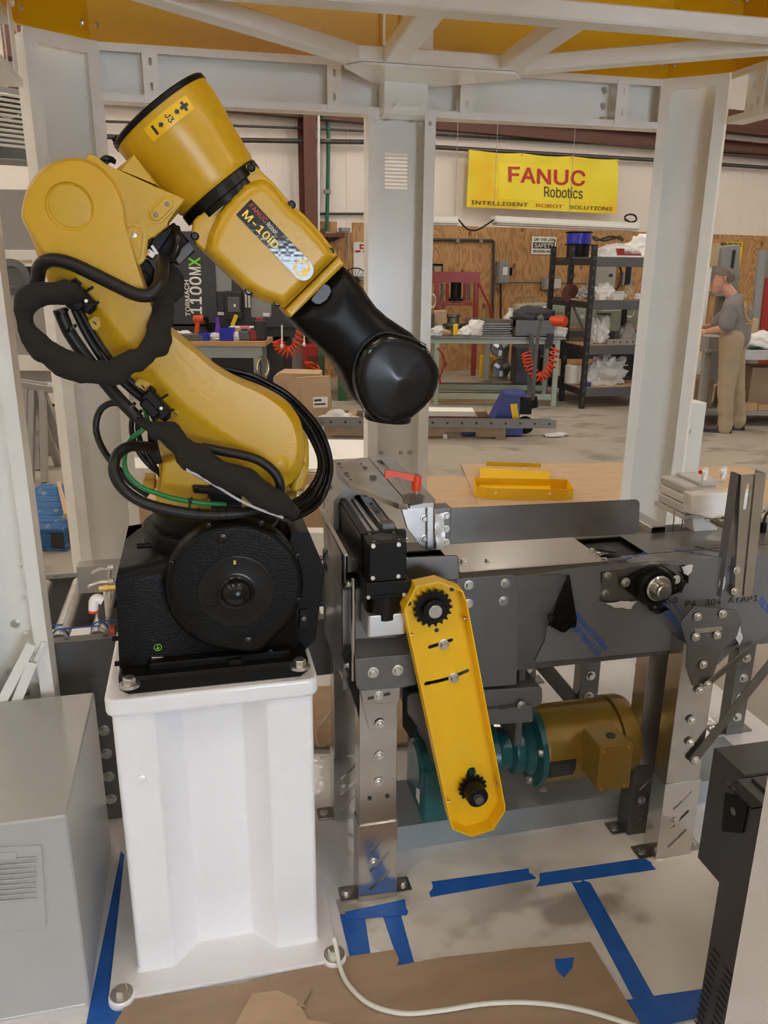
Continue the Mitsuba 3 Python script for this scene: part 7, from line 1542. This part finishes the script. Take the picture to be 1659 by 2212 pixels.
wd = part(ml, 'window', hplate(dm + .03, [(462, 560), (500, 575), (500, 630), (462, 630)], .01, .01), 'mill_grey'); wd = part(ml, 'window', hplate(dm + .03, [(542, 640), (586, 643), (586, 686), (542, 686)], .012, .03, .004), 'mill_grey')
for x in (531, 538): part(ml, 'door_handle', hbox(dm - .02, x - 2, 630, x + 2, 665, .03), 'aluminium')
ctl = part(ml, 'control_box', hbox(dm - .1, 484, 629, 520, 692, .12, .02), 'shelf_black'); part(ctl, 'cover', hbox(dm - .14, 492, 642, 516, 675, .05, .02), 'shelf_grey'); part(ctl, 'symbol', hbox(dm - .143, 505, 657, 509, 663, .002), 'paper_white')
part(ml, 'sticker', hbox(dm + .022, 470, 674, 484, 681, .003), 'paper_white'); part(ml, 'sticker', hbox(dm + .016, 568, 676, 582, 683, .003), 'paper_white')
part(ml, 'base', hbox(dm + .1, 340, 706, 640, 725, 1.1), 'mill_dark'); part(ml, 'base', hbox(dm + .15, 380, 738, 612, 830, 1.0), 'mill_dark')
def mtext(t, p0, p1, h, m):
    a, b = hp(dm - .004), None; q0 = a(*p0); q1 = a(*p1); L = np.linalg.norm(q1 - q0)
    M = frame(a.w(q0), a.w(q1) - a.w(q0), np.cross(a.n, a.w(q1) - a.w(q0))); part(ml, 'lettering', text(t, h, M, .002, True, L), m)
mtext('TORMACH', (411, 684), (408, 605), .060, 'ink_white'); mtext('1100', (436, 682), (434, 598), .15, 'ink_white'); mtext('M', (434, 596), (433, 577), .15, 'ink_white'); mtext('X', (433, 577), (432, 556), .15, 'lime')
wb = thing('wooden_workbench', 'workbench with a wooden top and grey frame before the mill', 'workbench')
dn = 10.2; pn_ = hp(dn); zw = pn_(480, 737)[1]; ua, ub = pn_(340, 740)[0], pn_(572, 740)[0]
part(wb, 'top', hblock(dn, dn + .75, ua, ub, zw - .065, zw), 'wood'); part(wb, 'apron', hblock(dn + .02, dn + .05, ua, ub - .04, zw - .21, zw - .065), 'blue_grey_paint')
for u in (ua + .1, ub - .12): part(wb, 'leg', hblock(dn + .02, dn + .09, u - .035, u + .035, 0, zw - .2), 'blue_grey_paint')
for u in (ua + .1, ub - .12): part(wb, 'leg', hblock(dn + .64, dn + .7, u - .035, u + .035, 0, zw - .065), 'blue_grey_paint')
def wsit(px, w, h, dep, back=.1, b=.01): p = hp(dn + back); u = p(px, 735)[0]; return hblock(dn + back, dn + back + dep, u - w / 2, u + w / 2, zw, zw + h, b)
dr2 = thing('cordless_drill', 'orange and black cordless drill on the wooden bench', 'drill'); q = lambda a, b: H(dn + .2, a, b)
part(dr2, 'body', cyl(q(418, 690), q(440, 688), .05, 14, .01), 'orange'); part(dr2, 'chuck', cyl(q(440, 688), q(449, 687), .03, 12), 'black_satin'); part(dr2, 'grip', bar(q(428, 694), q(424, 722), .05, .06, FV), 'orange'); part(dr2, 'battery', hbox(dn + .2, 414, 722, 432, 733, .08), 'black_satin')
for px, m_ in ((440, 'jack_blue'), (489, 'spool_blue')):
    k = thing('parts_bin', 'pale blue open parts bin beside the drill' if px == 440 else 'deep blue open parts bin in front of the purple funnel', 'bin'); w_ = .14 if px == 440 else .17; h_ = .10 if px == 440 else .16
    part(k, 'bin', cut(wsit(px, w_, h_, .2, .02), tf(wsit(px, w_ - .012, h_, .188, .026), np.array([[1, 0, 0, 0], [0, 1, 0, 0], [0, 0, 1, .012], [0, 0, 0, 1]]))), 'spool_blue')
solo('purple_funnel', lathe([(0, 0), (.09, 0), (.07, .03), (.035, .16), (.022, .28), (.02, .28), (0, .28)], 20, frame(hp(dn + .3).w((hp(dn + .3)(471, 730)[0], zw)), (1, 0, 0), (0, 1, 0))), 'purple', 'purple plastic cone on the wooden bench', 'cone')
mg = thing('black_mug', 'black mug left of the purple cone', 'mug'); part(mg, 'cup', lathe([(0, 0), (.06, 0), (.065, .02), (.065, .2), (.06, .2), (.058, .02), (0, .02)], 24, frame(hp(dn + .32).w((hp(dn + .32)(460, 730)[0], zw + .0)), (1, 0, 0), (0, 1, 0))), 'black_satin'); part(mg, 'handle', tube([H(dn + .3, a, b) for a, b in ((452, 692), (446, 696), (446, 708), (452, 714))], .012, 8, 4), 'black_satin')
for i, (px, s, m, sd_, lab) in enumerate(((397, (.15, .1, .08), 'paper_white', 71, 'white crumpled rags at the left of the wooden bench'), (470, (.15, .08, .06), 'paper_white', 74, 'white rag between the two blue bins'), (508, (.10, .08, .07), 'paper_white', 77, 'white rag right of the deep blue bin'))): p = hp(dn + .15); solo('rag', wob(blob(p.w((p(px, 730)[0], zw)), s, .3, 3, sd_), .02, 12), m, lab, 'rag')
solo('steel_tray', wsit(412, .33, .085, .25, .02), 'dull_steel', 'flat grey steel tray at the front left of the wooden bench', 'tray')
for i, (px, w_, m_, h0) in enumerate(((520, .34, 'paper_white', 0), (533, .33, 'cardboard', .02))): solo('paper_stack', tf(wsit(px, w_, .15, .3, .3), np.eye(4)), m_, ('leaning white papers at the back of the wooden bench', 'tan folder stack beside the white papers')[i], 'papers')
solo('sticky_notes', hbox(dn + .27, 519, 704, 538, 721, .03), 'paper_pink', 'pink note pad leaning on the papers', 'note pad')
solo('yellow_folder', tf(cbox((.05, .02, .15), .002), frame(H(dn + .35, 506, 692), RV * .9 - ZV * .4, FV)), 'label_yellow', 'yellow card sticking up behind the papers', 'card')
for i, (px, w_, h_, m_) in enumerate(((528, .14, .13, 'shelf_grey'), (548, .12, .14, 'press_red'), (562, .15, .26, 'shelf_black'))):
    k = thing('battery_charger', ('dark grey battery pack at the right of the wooden bench', 'red battery pack at the right of the wooden bench', 'tall black charger at the right end of the wooden bench')[i], 'battery'); part(k, 'body', wsit(px, w_, h_, .12, .08, .02), m_); part(k, 'cap', wsit(px, w_ * .6, h_ * 1.12, .06, .09, .01), 'shelf_black' if i < 2 else 'press_red')
solo('air_gun', [tube([H(dn - .1, 609, 702), H(dn - .1, 609, 745)], .012, 8), blob(H(dn - .1, 609, 748), (.022, .022, .03), 0, 2, 0, False)], 'plastic_white', 'white air blow gun hanging left on the orange coiled hose', 'air gun')
solo('air_gun', [tube([H(dn - .1, 657, 718), H(dn - .1, 657, 742)], .010, 8), blob(H(dn - .1, 657, 744), (.022, .022, .03), 0, 2, 0, False)], 'plastic_white', 'white air blow gun hanging right on the orange coiled hose', 'air gun')
solo('coiled_air_hose', coil([H(dn, a, b) for a, b in ((600, 735), (606, 752), (625, 762), (643, 748), (652, 718), (655, 700))], .012, 15, .07, 0), 'orange_red', 'orange coiled air hose hanging beside the mill', 'hose')
solo('paper_cup', lathe([(0, 0), (.06, 0), (.07, .14), (0, .14)], 18, frame(H(11.2, 452, 793), (1, 0, 0), (0, 1, 0))), 'plastic_white', 'pale round can on the mill base under the wooden bench', 'can')

# ------------------------------------------------------------------ left background
ht = thing('unit_heater', 'grey louvred unit heater hanging at the left edge of the photo', 'heater')
d_ = 8.2
cas = hp(d_)
q4 = [H(d_, a, b) for a, b in ((-120, 168), (74, 205), (76, 348), (-120, 336))]; bkv = FV * .6
for n_, (i, j) in (('top', (0, 1)), ('side', (1, 2)), ('bottom', (2, 3)), ('side', (3, 0))): part(ht, n_, hull([p + o for p in (q4[i], q4[j], q4[i] * .97 + np.mean(q4, 0) * .03, q4[j] * .97 + np.mean(q4, 0) * .03) for o in (0 * bkv, bkv)]), 'mill_grey')
part(ht, 'back', hull([p + bkv * k for p in q4 for k in (.97, 1)]), 'mill_grey'); part(ht, 'fascia', hplate(d_ - .002, [(-120, 162), (75, 200), (75, 212), (-120, 186)], .01), 'mill_grey')
part(ht, 'sticker', hplate(d_ - .006, [(17, 176), (51, 183), (51, 190), (17, 183)], .003), 'paper_white')
for i in range(11):
    y0 = 196 + i * 11.5; a, b = H(d_ - .03, -90, y0 - 8), H(d_ - .03, 69, y0 + 18 - i * .9)
    part(ht, 'louvre', bar(a, b, .006, .026, ZV * .8 - FV * .6), 'white_paint')
part(ht, 'hanger', [cyl(H(d_ + .2, 20, 170), H(d_ + .2, 20, 170) * [1, 1, 0] + ZV * CEIL, .01, 6)], 'conduit'); part(ht, 'fan_guard', [tube([H(d_ + .02, 20 + k_ * math.cos(t), 228 + k_ * .9 * math.sin(t)) for t in np.linspace(0, 6.283, 25)], .01, 6) for k_ in (30,)], 'galvanized')
mc = thing('machining_center', 'grey and cream machine tool with a big window behind the left post', 'machine')
d_ = 9.6
part(mc, 'upper_cover', hbox(d_, -60, 410, 135, 541, 1.5), 'machine_grey'); part(mc, 'door_band', hbox(d_ - .03, -60, 541, 160, 575, 1.5), 'plastic_white'); part(mc, 'lower_band', hbox(d_ - .03, -60, 769, 160, 800, 1.5), 'plastic_white'); part(mc, 'side_band', hbox(d_ - .03, 108, 575, 160, 769, 1.5), 'plastic_white')
part(mc, 'window', hbox(d_ + .02, -60, 575, 108, 769, .02), 'window_dark'); part(mc, 'window_lower', hbox(d_ + .01, -60, 637, 108, 769, .008), 'machine_grey'); part(mc, 'spindle', lathe([(0, 0), (.2, 0), (.2, .04), (.12, .06), (.1, .03), (0, .03)], 28, axis_frame(H(d_, 30, 598), -FV)), 'shelf_grey')
part(mc, 'base', hbox(d_ + .1, -60, 800, 150, 832, 1.3), 'machine_grey'); part(mc, 'base', hbox(d_ + .4, -60, 832, 140, 870, 1.0), 'shelf_black'); part(mc, 'lower_cover', hbox(d_ - .05, 20, 828, 140, 872, .3), 'plastic_white')
part(mc, 'lettering', text('WINDOW WHILE MACHINE', .035, frame(H(d_ - .034, 13, 568), H(d_, 70, 568) - H(d_, 13, 568), ZV), .002, True, np.linalg.norm(H(d_, 70, 568) - H(d_, 13, 568))), 'tan')
for i, (d_, px, lab) in enumerate(((6.75, 70, 'grey steel sawhorse behind the left post, farther of two'), (6.35, 84, 'grey steel sawhorse behind the left post, nearer of two'))):
    k = thing('sawhorse', lab, 'sawhorse'); pl_ = hp(d_); y0 = 828 + i * 8
    part(k, 'top_rail', bar(H(d_, px - 70, y0 - 10), H(d_, px + 30, y0 + 6), .05, .05), 'machine_grey'); zt_ = H(d_, px, y0 + 10)[2]
    for s in (-1, 1):
        for e in (0, 1):
            tp2 = H(d_, px - 14 + e * 22 - i * 0, y0 + 8); bt_ = (H(d_, px - 14 + e * 30 + 6, y0 + 8) + FV * s * .28) * [1, 1, 0]
            part(k, 'leg', bar(tp2, bt_, .05, .045, RV), 'machine_grey')
    part(k, 'cross_bar', bar(H(d_, px - 4, 935) - FV * .14, H(d_, px - 4, 935) + FV * .14, .02, .04), 'machine_grey')
bp_ = thing('blue_pallet', 'worn blue wooden pallet on the floor behind the left corner post', 'pallet')
d0 = 4.5; p_ = hp(d0); ua, ub = p_(-60, 1160)[0], p_(141, 1160)[0]
for s in (0, .5, .95): part(bp_, 'stringer', hblock(d0 + s, d0 + s + .045, ua, ub, .02, .12), 'pallet_blue')
for s in range(7): part(bp_, 'deck_board', hblock(d0 + s * .148 - .01, d0 + s * .148 + .128, ua, ub, .12, .142), 'pallet_blue')
part(bp_, 'bottom_board', hblock(d0, d0 + .1, ua, ub, 0, .02), 'pallet_blue'); part(bp_, 'block', hblock(d0 - .004, d0 + .1, ub - .09, ub - .01, .02, .12), 'shelf_black')
solo('cardboard_sheet', hull([H(d0 + .02, 138, 1110), H(d0 + .02, 150, 1108), H(d0 + 1.1, 122, 1040), H(d0 + 1.1, 130, 1040), H(d0 + .02, 140, 1122), H(d0 + .02, 151, 1122)]), 'cardboard', 'thin cardboard edge beside the blue pallet', 'cardboard')

# ------------------------------------------------------------------ bench at the right with its things, and the man
DM = 8.36
rb2 = thing('steel_table', 'grey steel table in front of the man with a lower shelf', 'table')
d_ = 8.9; pl_ = hp(d_); zt2 = pl_(1640, 752)[1]; ua, ub = pl_(1506, 760)[0], pl_(1800, 760)[0]
part(rb2, 'top', hblock(d_ - .25, d_ + .6, ua, ub, zt2 - .03, zt2), 'machine_grey'); part(rb2, 'edge', hblock(d_ - .28, d_ - .25, ua + .3, ub, zt2 - .10, zt2), 'aluminium')
for u in (ua + .05, ub - .1): part(rb2, 'leg', hblock(d_ - .2, d_ - .14, u - .04, u + .04, 0, zt2 - .03), 'machine_grey'); part(rb2, 'leg', hblock(d_ + .5, d_ + .56, u - .04, u + .04, 0, zt2 - .03), 'machine_grey')
part(rb2, 'lower_shelf', hblock(d_ - .2, d_ + .55, ua, ub, .12, .17), 'machine_grey')
solo('steel_block', hblock(d_ - .2, d_ + .2, pl_(1515, 740)[0], pl_(1556, 740)[0], zt2, zt2 + .13), 'machine_grey', 'grey steel block on the table before the man', 'block'); solo('white_bracket', hblock(d_ - .4, d_ - .2, pl_(1545, 740)[0], pl_(1568, 740)[0], zt2 - .01, zt2 + .02), 'paper_white', 'white plate projecting from the table beside the man', 'plate')
solo('white_paper', wob(blob(pl_.w((pl_(1645, 740)[0], zt2)), (.25, .2, .12), .25, 3, 81), .03, 6), 'paper_white', 'crumpled white paper on the table right of the man', 'paper'); solo('green_cloth', blob(H(d_ - .12, 1640, 750) * [1, 1, 0] + ZV * zt2, (.12, .06, .03), .3, 3, 84), 'pipe_green', 'green cloth edge under the white paper', 'cloth')
solo('open_carton', [hblock(d_ + .2, d_ + .5, pl_(1615, 740)[0], pl_(1650, 740)[0], zt2, zt2 + .30)], 'cardboard', 'open cardboard carton on the table right of the man', 'carton')
for i, (a, b, h_, m_, lab) in enumerate(((1500, 1540, .32, 'cardboard_dark', 'brown bin on the lower shelf left of the man'), (1575, 1600, .20, 'cardboard', 'cardboard piece on the lower shelf between the man legs'), (1618, 1720, .45, 'cardboard_dark', 'large brown carton on the lower shelf at the right edge'))): solo('carton', hblock(d_, d_ + .4, pl_(a, 850)[0], pl_(b, 850)[0], .17, .17 + h_), m_, lab, 'carton')
for i, (a, b) in enumerate(((1600, 1625), (1626, 1652))): solo('wood_block', hblock(d_ - .18, d_ - .05, pl_(a, 850)[0], pl_(b, 850)[0], .17, .25 - i * .02), 'wood', ('sawn wood block on the lower shelf right of the man', 'second sawn wood block at the right end of the lower shelf')[i], 'wood')

man = thing('person', 'man in a grey T-shirt and khaki trousers bending over a table at the right', 'person')
def MP(px, py, back=0.0): return H(DM, px, py, back)
def limb(bones, step=.016, it=12):
    """Hulls of spheres along the bones, joined and smoothed: one continuous body."""
    M_ = None
    for (a, ra), (b, rb_) in bones:
        s = [m3.Manifold.sphere(r, 20).translate([float(x) for x in p]) for p, r in ((a, ra), (b, rb_))]
        h = m3.Manifold.batch_hull(s); M_ = h if M_ is None else M_ + h
    v, f = mm(M_.refine_to_length(step))
    t = trimesh.Trimesh(v, f, process=True); trimesh.smoothing.filter_taubin(t, iterations=it)
    return np.array(t.vertices), np.array(t.faces)
hd = MP(1571, 603, .10); nk = MP(1586, 640, .05); ch_ = MP(1592, 690, .03); ws = MP(1589, 730, .02)
sL, sR = MP(1568, 664, -.10), MP(1606, 664, .22)
eL, eR = MP(1557, 706, -.12), MP(1570, 712, .34)
wL, wR = MP(1526, 716, -.02), MP(1536, 712, .30)
hL, hR = MP(1576, 752, -.03), MP(1600, 752, .13)
kL, kR = MP(1566, 846, -.02), MP(1602, 842, .12); aL, aR = MP(1564, 918, -.02), MP(1607, 912, .14)
FACE = -RV * .86 + FV * .30 - ZV * .42; FACE /= np.linalg.norm(FACE)
hs = .098
# skin: head, neck, arms (the parts the clothes leave bare) as one body
skin = [((hd + ZV * .03, .083), (hd - ZV * .035 + FACE * .03, .072)), ((hd - ZV * .035 + FACE * .03, .070), (hd - ZV * .085 + FACE * .055, .045)), ((hd - ZV * .04, .060), (nk, .058)), ((nk, .056), (ch_ + ZV * .08, .06)),
        ((ch_ + ZV * .05, .07), (sL, .052)), ((ch_ + ZV * .05, .07), (sR, .052)), ((sL, .048), (eL, .043)), ((eL, .042), (wL, .029)), ((sR, .048), (eR, .043)), ((eR, .042), (wR, .029)), ((ch_, .08), (ws, .08)), ((ws, .07), (hL, .06)), ((ws, .07), (hR, .06)), ((hL, .055), (kL, .045)), ((hR, .055), (kR, .045)), ((kL, .045), (aL, .035)), ((kR, .045), (aR, .035))]
eyeu = np.cross(FACE, np.cross(ZV, FACE)); eyeu /= np.linalg.norm(eyeu); side = np.cross(FACE, eyeu)                   # up and side of the face
nose = hd + FACE * .098 - eyeu * .028
skin += [((hd + FACE * .075 + eyeu * .0, .014), (nose, .013)), ((hd + FACE * .07 - eyeu * .075, .018), (hd + FACE * .075 - eyeu * .085, .016))]
for s in (-1, 1): skin.append(((hd + side * s * .078 - FACE * .012 - eyeu * .015, .016), (hd + side * s * .085 - FACE * .018 + eyeu * .012, .018)))
body = limb(skin, .012, 10)
part(man, 'body', body, 'skin', 70)
def hand(w, d, up, s):
    d = d / np.linalg.norm(d); sd = np.cross(up, d); sd /= np.linalg.norm(sd); up = np.cross(d, sd)
    b = [((w, .026), (w + d * .075 + sd * .016, .019)), ((w, .026), (w + d * .075 - sd * .02, .018))]
    for k, (o, L) in enumerate(((.028, .068), (.010, .078), (-.009, .072), (-.026, .056))):
        p0 = w + d * .082 + sd * o; p1 = p0 + d * L * .5 - up * .008; p2 = p1 + d * L * .35 - up * .026
        b += [((w + d * .06 + sd * o * .9, .0115), (p0, .0105)), ((p0, .0100), (p1, .0090)), ((p1, .0088), (p2, .0078))]
    t0 = w + d * .02 + sd * s * .03; t1 = t0 + d * .038 + sd * s * .026 + up * .006; b += [((w + d * .015, .018), (t0, .014)), ((t0, .013), (t1, .011)), ((t1, .0108), (t1 + d * .030 - up * .006, .009))]
    return limb(b, .006, 5)
part(man, 'hand', hand(wL, wL - eL + ZV * .04, ZV * .8 - FV * .5, 1), 'skin', 70); part(man, 'hand', hand(wR, wR - eR + ZV * .02, ZV, 1), 'skin', 70)
for s in (-1, 1): part(man, 'eye', blob(hd + FACE * .080 + side * s * .030 + eyeu * .005, (.011, .011, .011), 0, 2, 0, False), 'ink_black', 60)
# hair cap
tm = trimesh.creation.icosphere(subdivisions=4); v = np.array(tm.vertices) * .104; B3_ = np.column_stack([FACE, side, eyeu])
keep = (v[:, 2] > -.012 + .9 * np.maximum(v[:, 0], -.04) + .012) | ((v[:, 0] < -.02) & (v[:, 2] > -.068))
hv = v * [1.0, .93, 1.02]; hv = hv * (1 + .07 * (meshkit.fbm(v * 55, 3, 2) - .4))[:, None]
fk = np.array(tm.faces); fk = fk[keep[fk].all(1)]
part(man, 'hair', (hv @ B3_.T + hd + eyeu * .012 - FACE * .012, fk), 'hair', 70, label='short grey brown hair')
bk0 = -FACE * [1, 1, 0]; bk0 /= np.linalg.norm(bk0)
sh = limb([((nk - ZV * .055 + bk0 * .03, .088), (sL, .080)), ((nk - ZV * .055 + bk0 * .03, .088), (sR, .078)), ((nk - ZV * .03 + bk0 * .015, .072), (ch_ + bk0 * .03, .12)), ((sL, .080), (ch_ - ZV * .02 - RV * .03, .125)), ((sR, .078), (ch_ - ZV * .02 + FV * .05, .12)), ((ch_ + ZV * .06 + RV * .045, .118), (ws + RV * .03, .124)), ((ch_ - ZV * .02 - RV * .03, .13), (ws - RV * .02, .132)), ((ch_ + FV * .06, .12), (ws + FV * .08, .125)), ((ws - RV * .02, .132), (hL * .5 + hR * .5 + ZV * .07 - RV * .01, .138)), ((ws + FV * .06, .125), (hR + ZV * .08, .125)), ((sL, .076), (sL * .2 + eL * .8, .078)), ((sR, .076), (sR * .2 + eR * .8, .074))], .014, 10)
part(man, 'shirt', wob(sh, .006, 9, 3), 'shirt', 70, label='grey short sleeved T-shirt with a tan print on the back')
# printed emblem on the back, following the shirt
def on_back(g, cpx, lift=.004):
    """A flat print pushed onto the shirt's back along the view of the back."""
    tmS = trimesh.Trimesh(*sh, process=False); m = patch(g, .001, .012); n = (-FV * .9 + RV * .45); n /= np.linalg.norm(n)
    ex = np.cross(ZV, n); o = MP(*cpx); v = m[0]; p = o + v[:, :1] * ex + v[:, 1:2] * ZV + n * .5
    from scipy.spatial import cKDTree
    tv = np.array(tmS.vertices); q = np.column_stack([tv @ ex, tv @ ZV]); frontm = (tv - ch_) @ n > -.02
    tr2 = cKDTree(q[frontm]); dd, ii = tr2.query(np.column_stack([p @ ex, p @ ZV]), k=4); h_ = (tv[frontm] @ n)[ii].max(1)
    return o + v[:, :1] * ex + v[:, 1:2] * ZV + n[None] * (h_ - o @ n + lift + v[:, 2])[:, None], m[1]
ring = sg.Point(0, 0).buffer(.085).difference(sg.Point(0, 0).buffer(.066)); ring = shapely.affinity.scale(ring, .8, 1.25) if hasattr(shapely, 'affinity') else ring
for g, c in ((ring, (1607, 672)), (sg.Point(0, 0).buffer(.026), (1617, 641)), (sg.box(-.02, -.03, .02, .03).difference(sg.box(-.008, -.02, .008, .02)), (1607, 672)), (sg.box(-.05, -.01, .05, .006), (1603, 697))): part(man, 'shirt_print', on_back(g, c), 'shirt_print')
tz = limb([((hL + ZV * .10 + FV * .02, .122), (hR + ZV * .10, .118)), ((hL + ZV * .09, .125), (hL - ZV * .06, .108)), ((hR + ZV * .09, .12), (hR - ZV * .06, .104)), ((hL - ZV * .04, .108), (kL, .082)), ((hR - ZV * .04, .102), (kR, .080)), ((kL, .083), (aL + ZV * .03, .070)), ((kR, .081), (aR + ZV * .03, .070)), ((aL + ZV * .03, .071), (aL - ZV * .02, .080)), ((aR + ZV * .03, .071), (aR - ZV * .02, .080))], .016, 10)
v = tz[0].copy(); k = np.sin(v[:, 2] * 46 + 5 * meshkit.fbm(v * 5, 3, 4)) * np.clip((.75 - v[:, 2]) / .75, 0, 1)
c_ = np.where((np.abs((v - aL) @ RV) < np.abs((v - aR) @ RV))[:, None], aL, aR); rd_ = v - c_; rd_[:, 2] = 0; rd_ /= np.linalg.norm(rd_, axis=1, keepdims=True) + 1e-9
part(man, 'trousers', (v + rd_ * (k * .006)[:, None], tz[1]), 'khaki', 70, label='loose khaki work trousers')
for a, s in ((aL, 0), (aR, 0)):
    d = -RV * .9 + FV * .25; d /= np.linalg.norm(d); g0 = a * [1, 1, 0]
    sm_ = limb([((g0 + ZV * .05 + d * -.03, .045), (g0 + ZV * .05 + d * .05, .045)), ((g0 + ZV * .04, .04), (g0 + ZV * .035 + d * .17, .034)), ((g0 + ZV * .07, .05), (g0 + ZV * .12, .052))], .012, 6)
    v = sm_[0].copy(); v[:, 2] = np.maximum(v[:, 2], .0); k = part(man, 'boot', (v, sm_[1]), 'boots', 60); part(k, 'sole', slab(rounded(np.array(sg.LineString([(g0 - d * .035)[:2], (g0 + d * .175)[:2]]).buffer(.044).exterior.coords)[:-1], .01), roundprof(.003, .022, 2), frame((0, 0, .022), (1, 0, 0), (0, 1, 0))), 'ink_black')
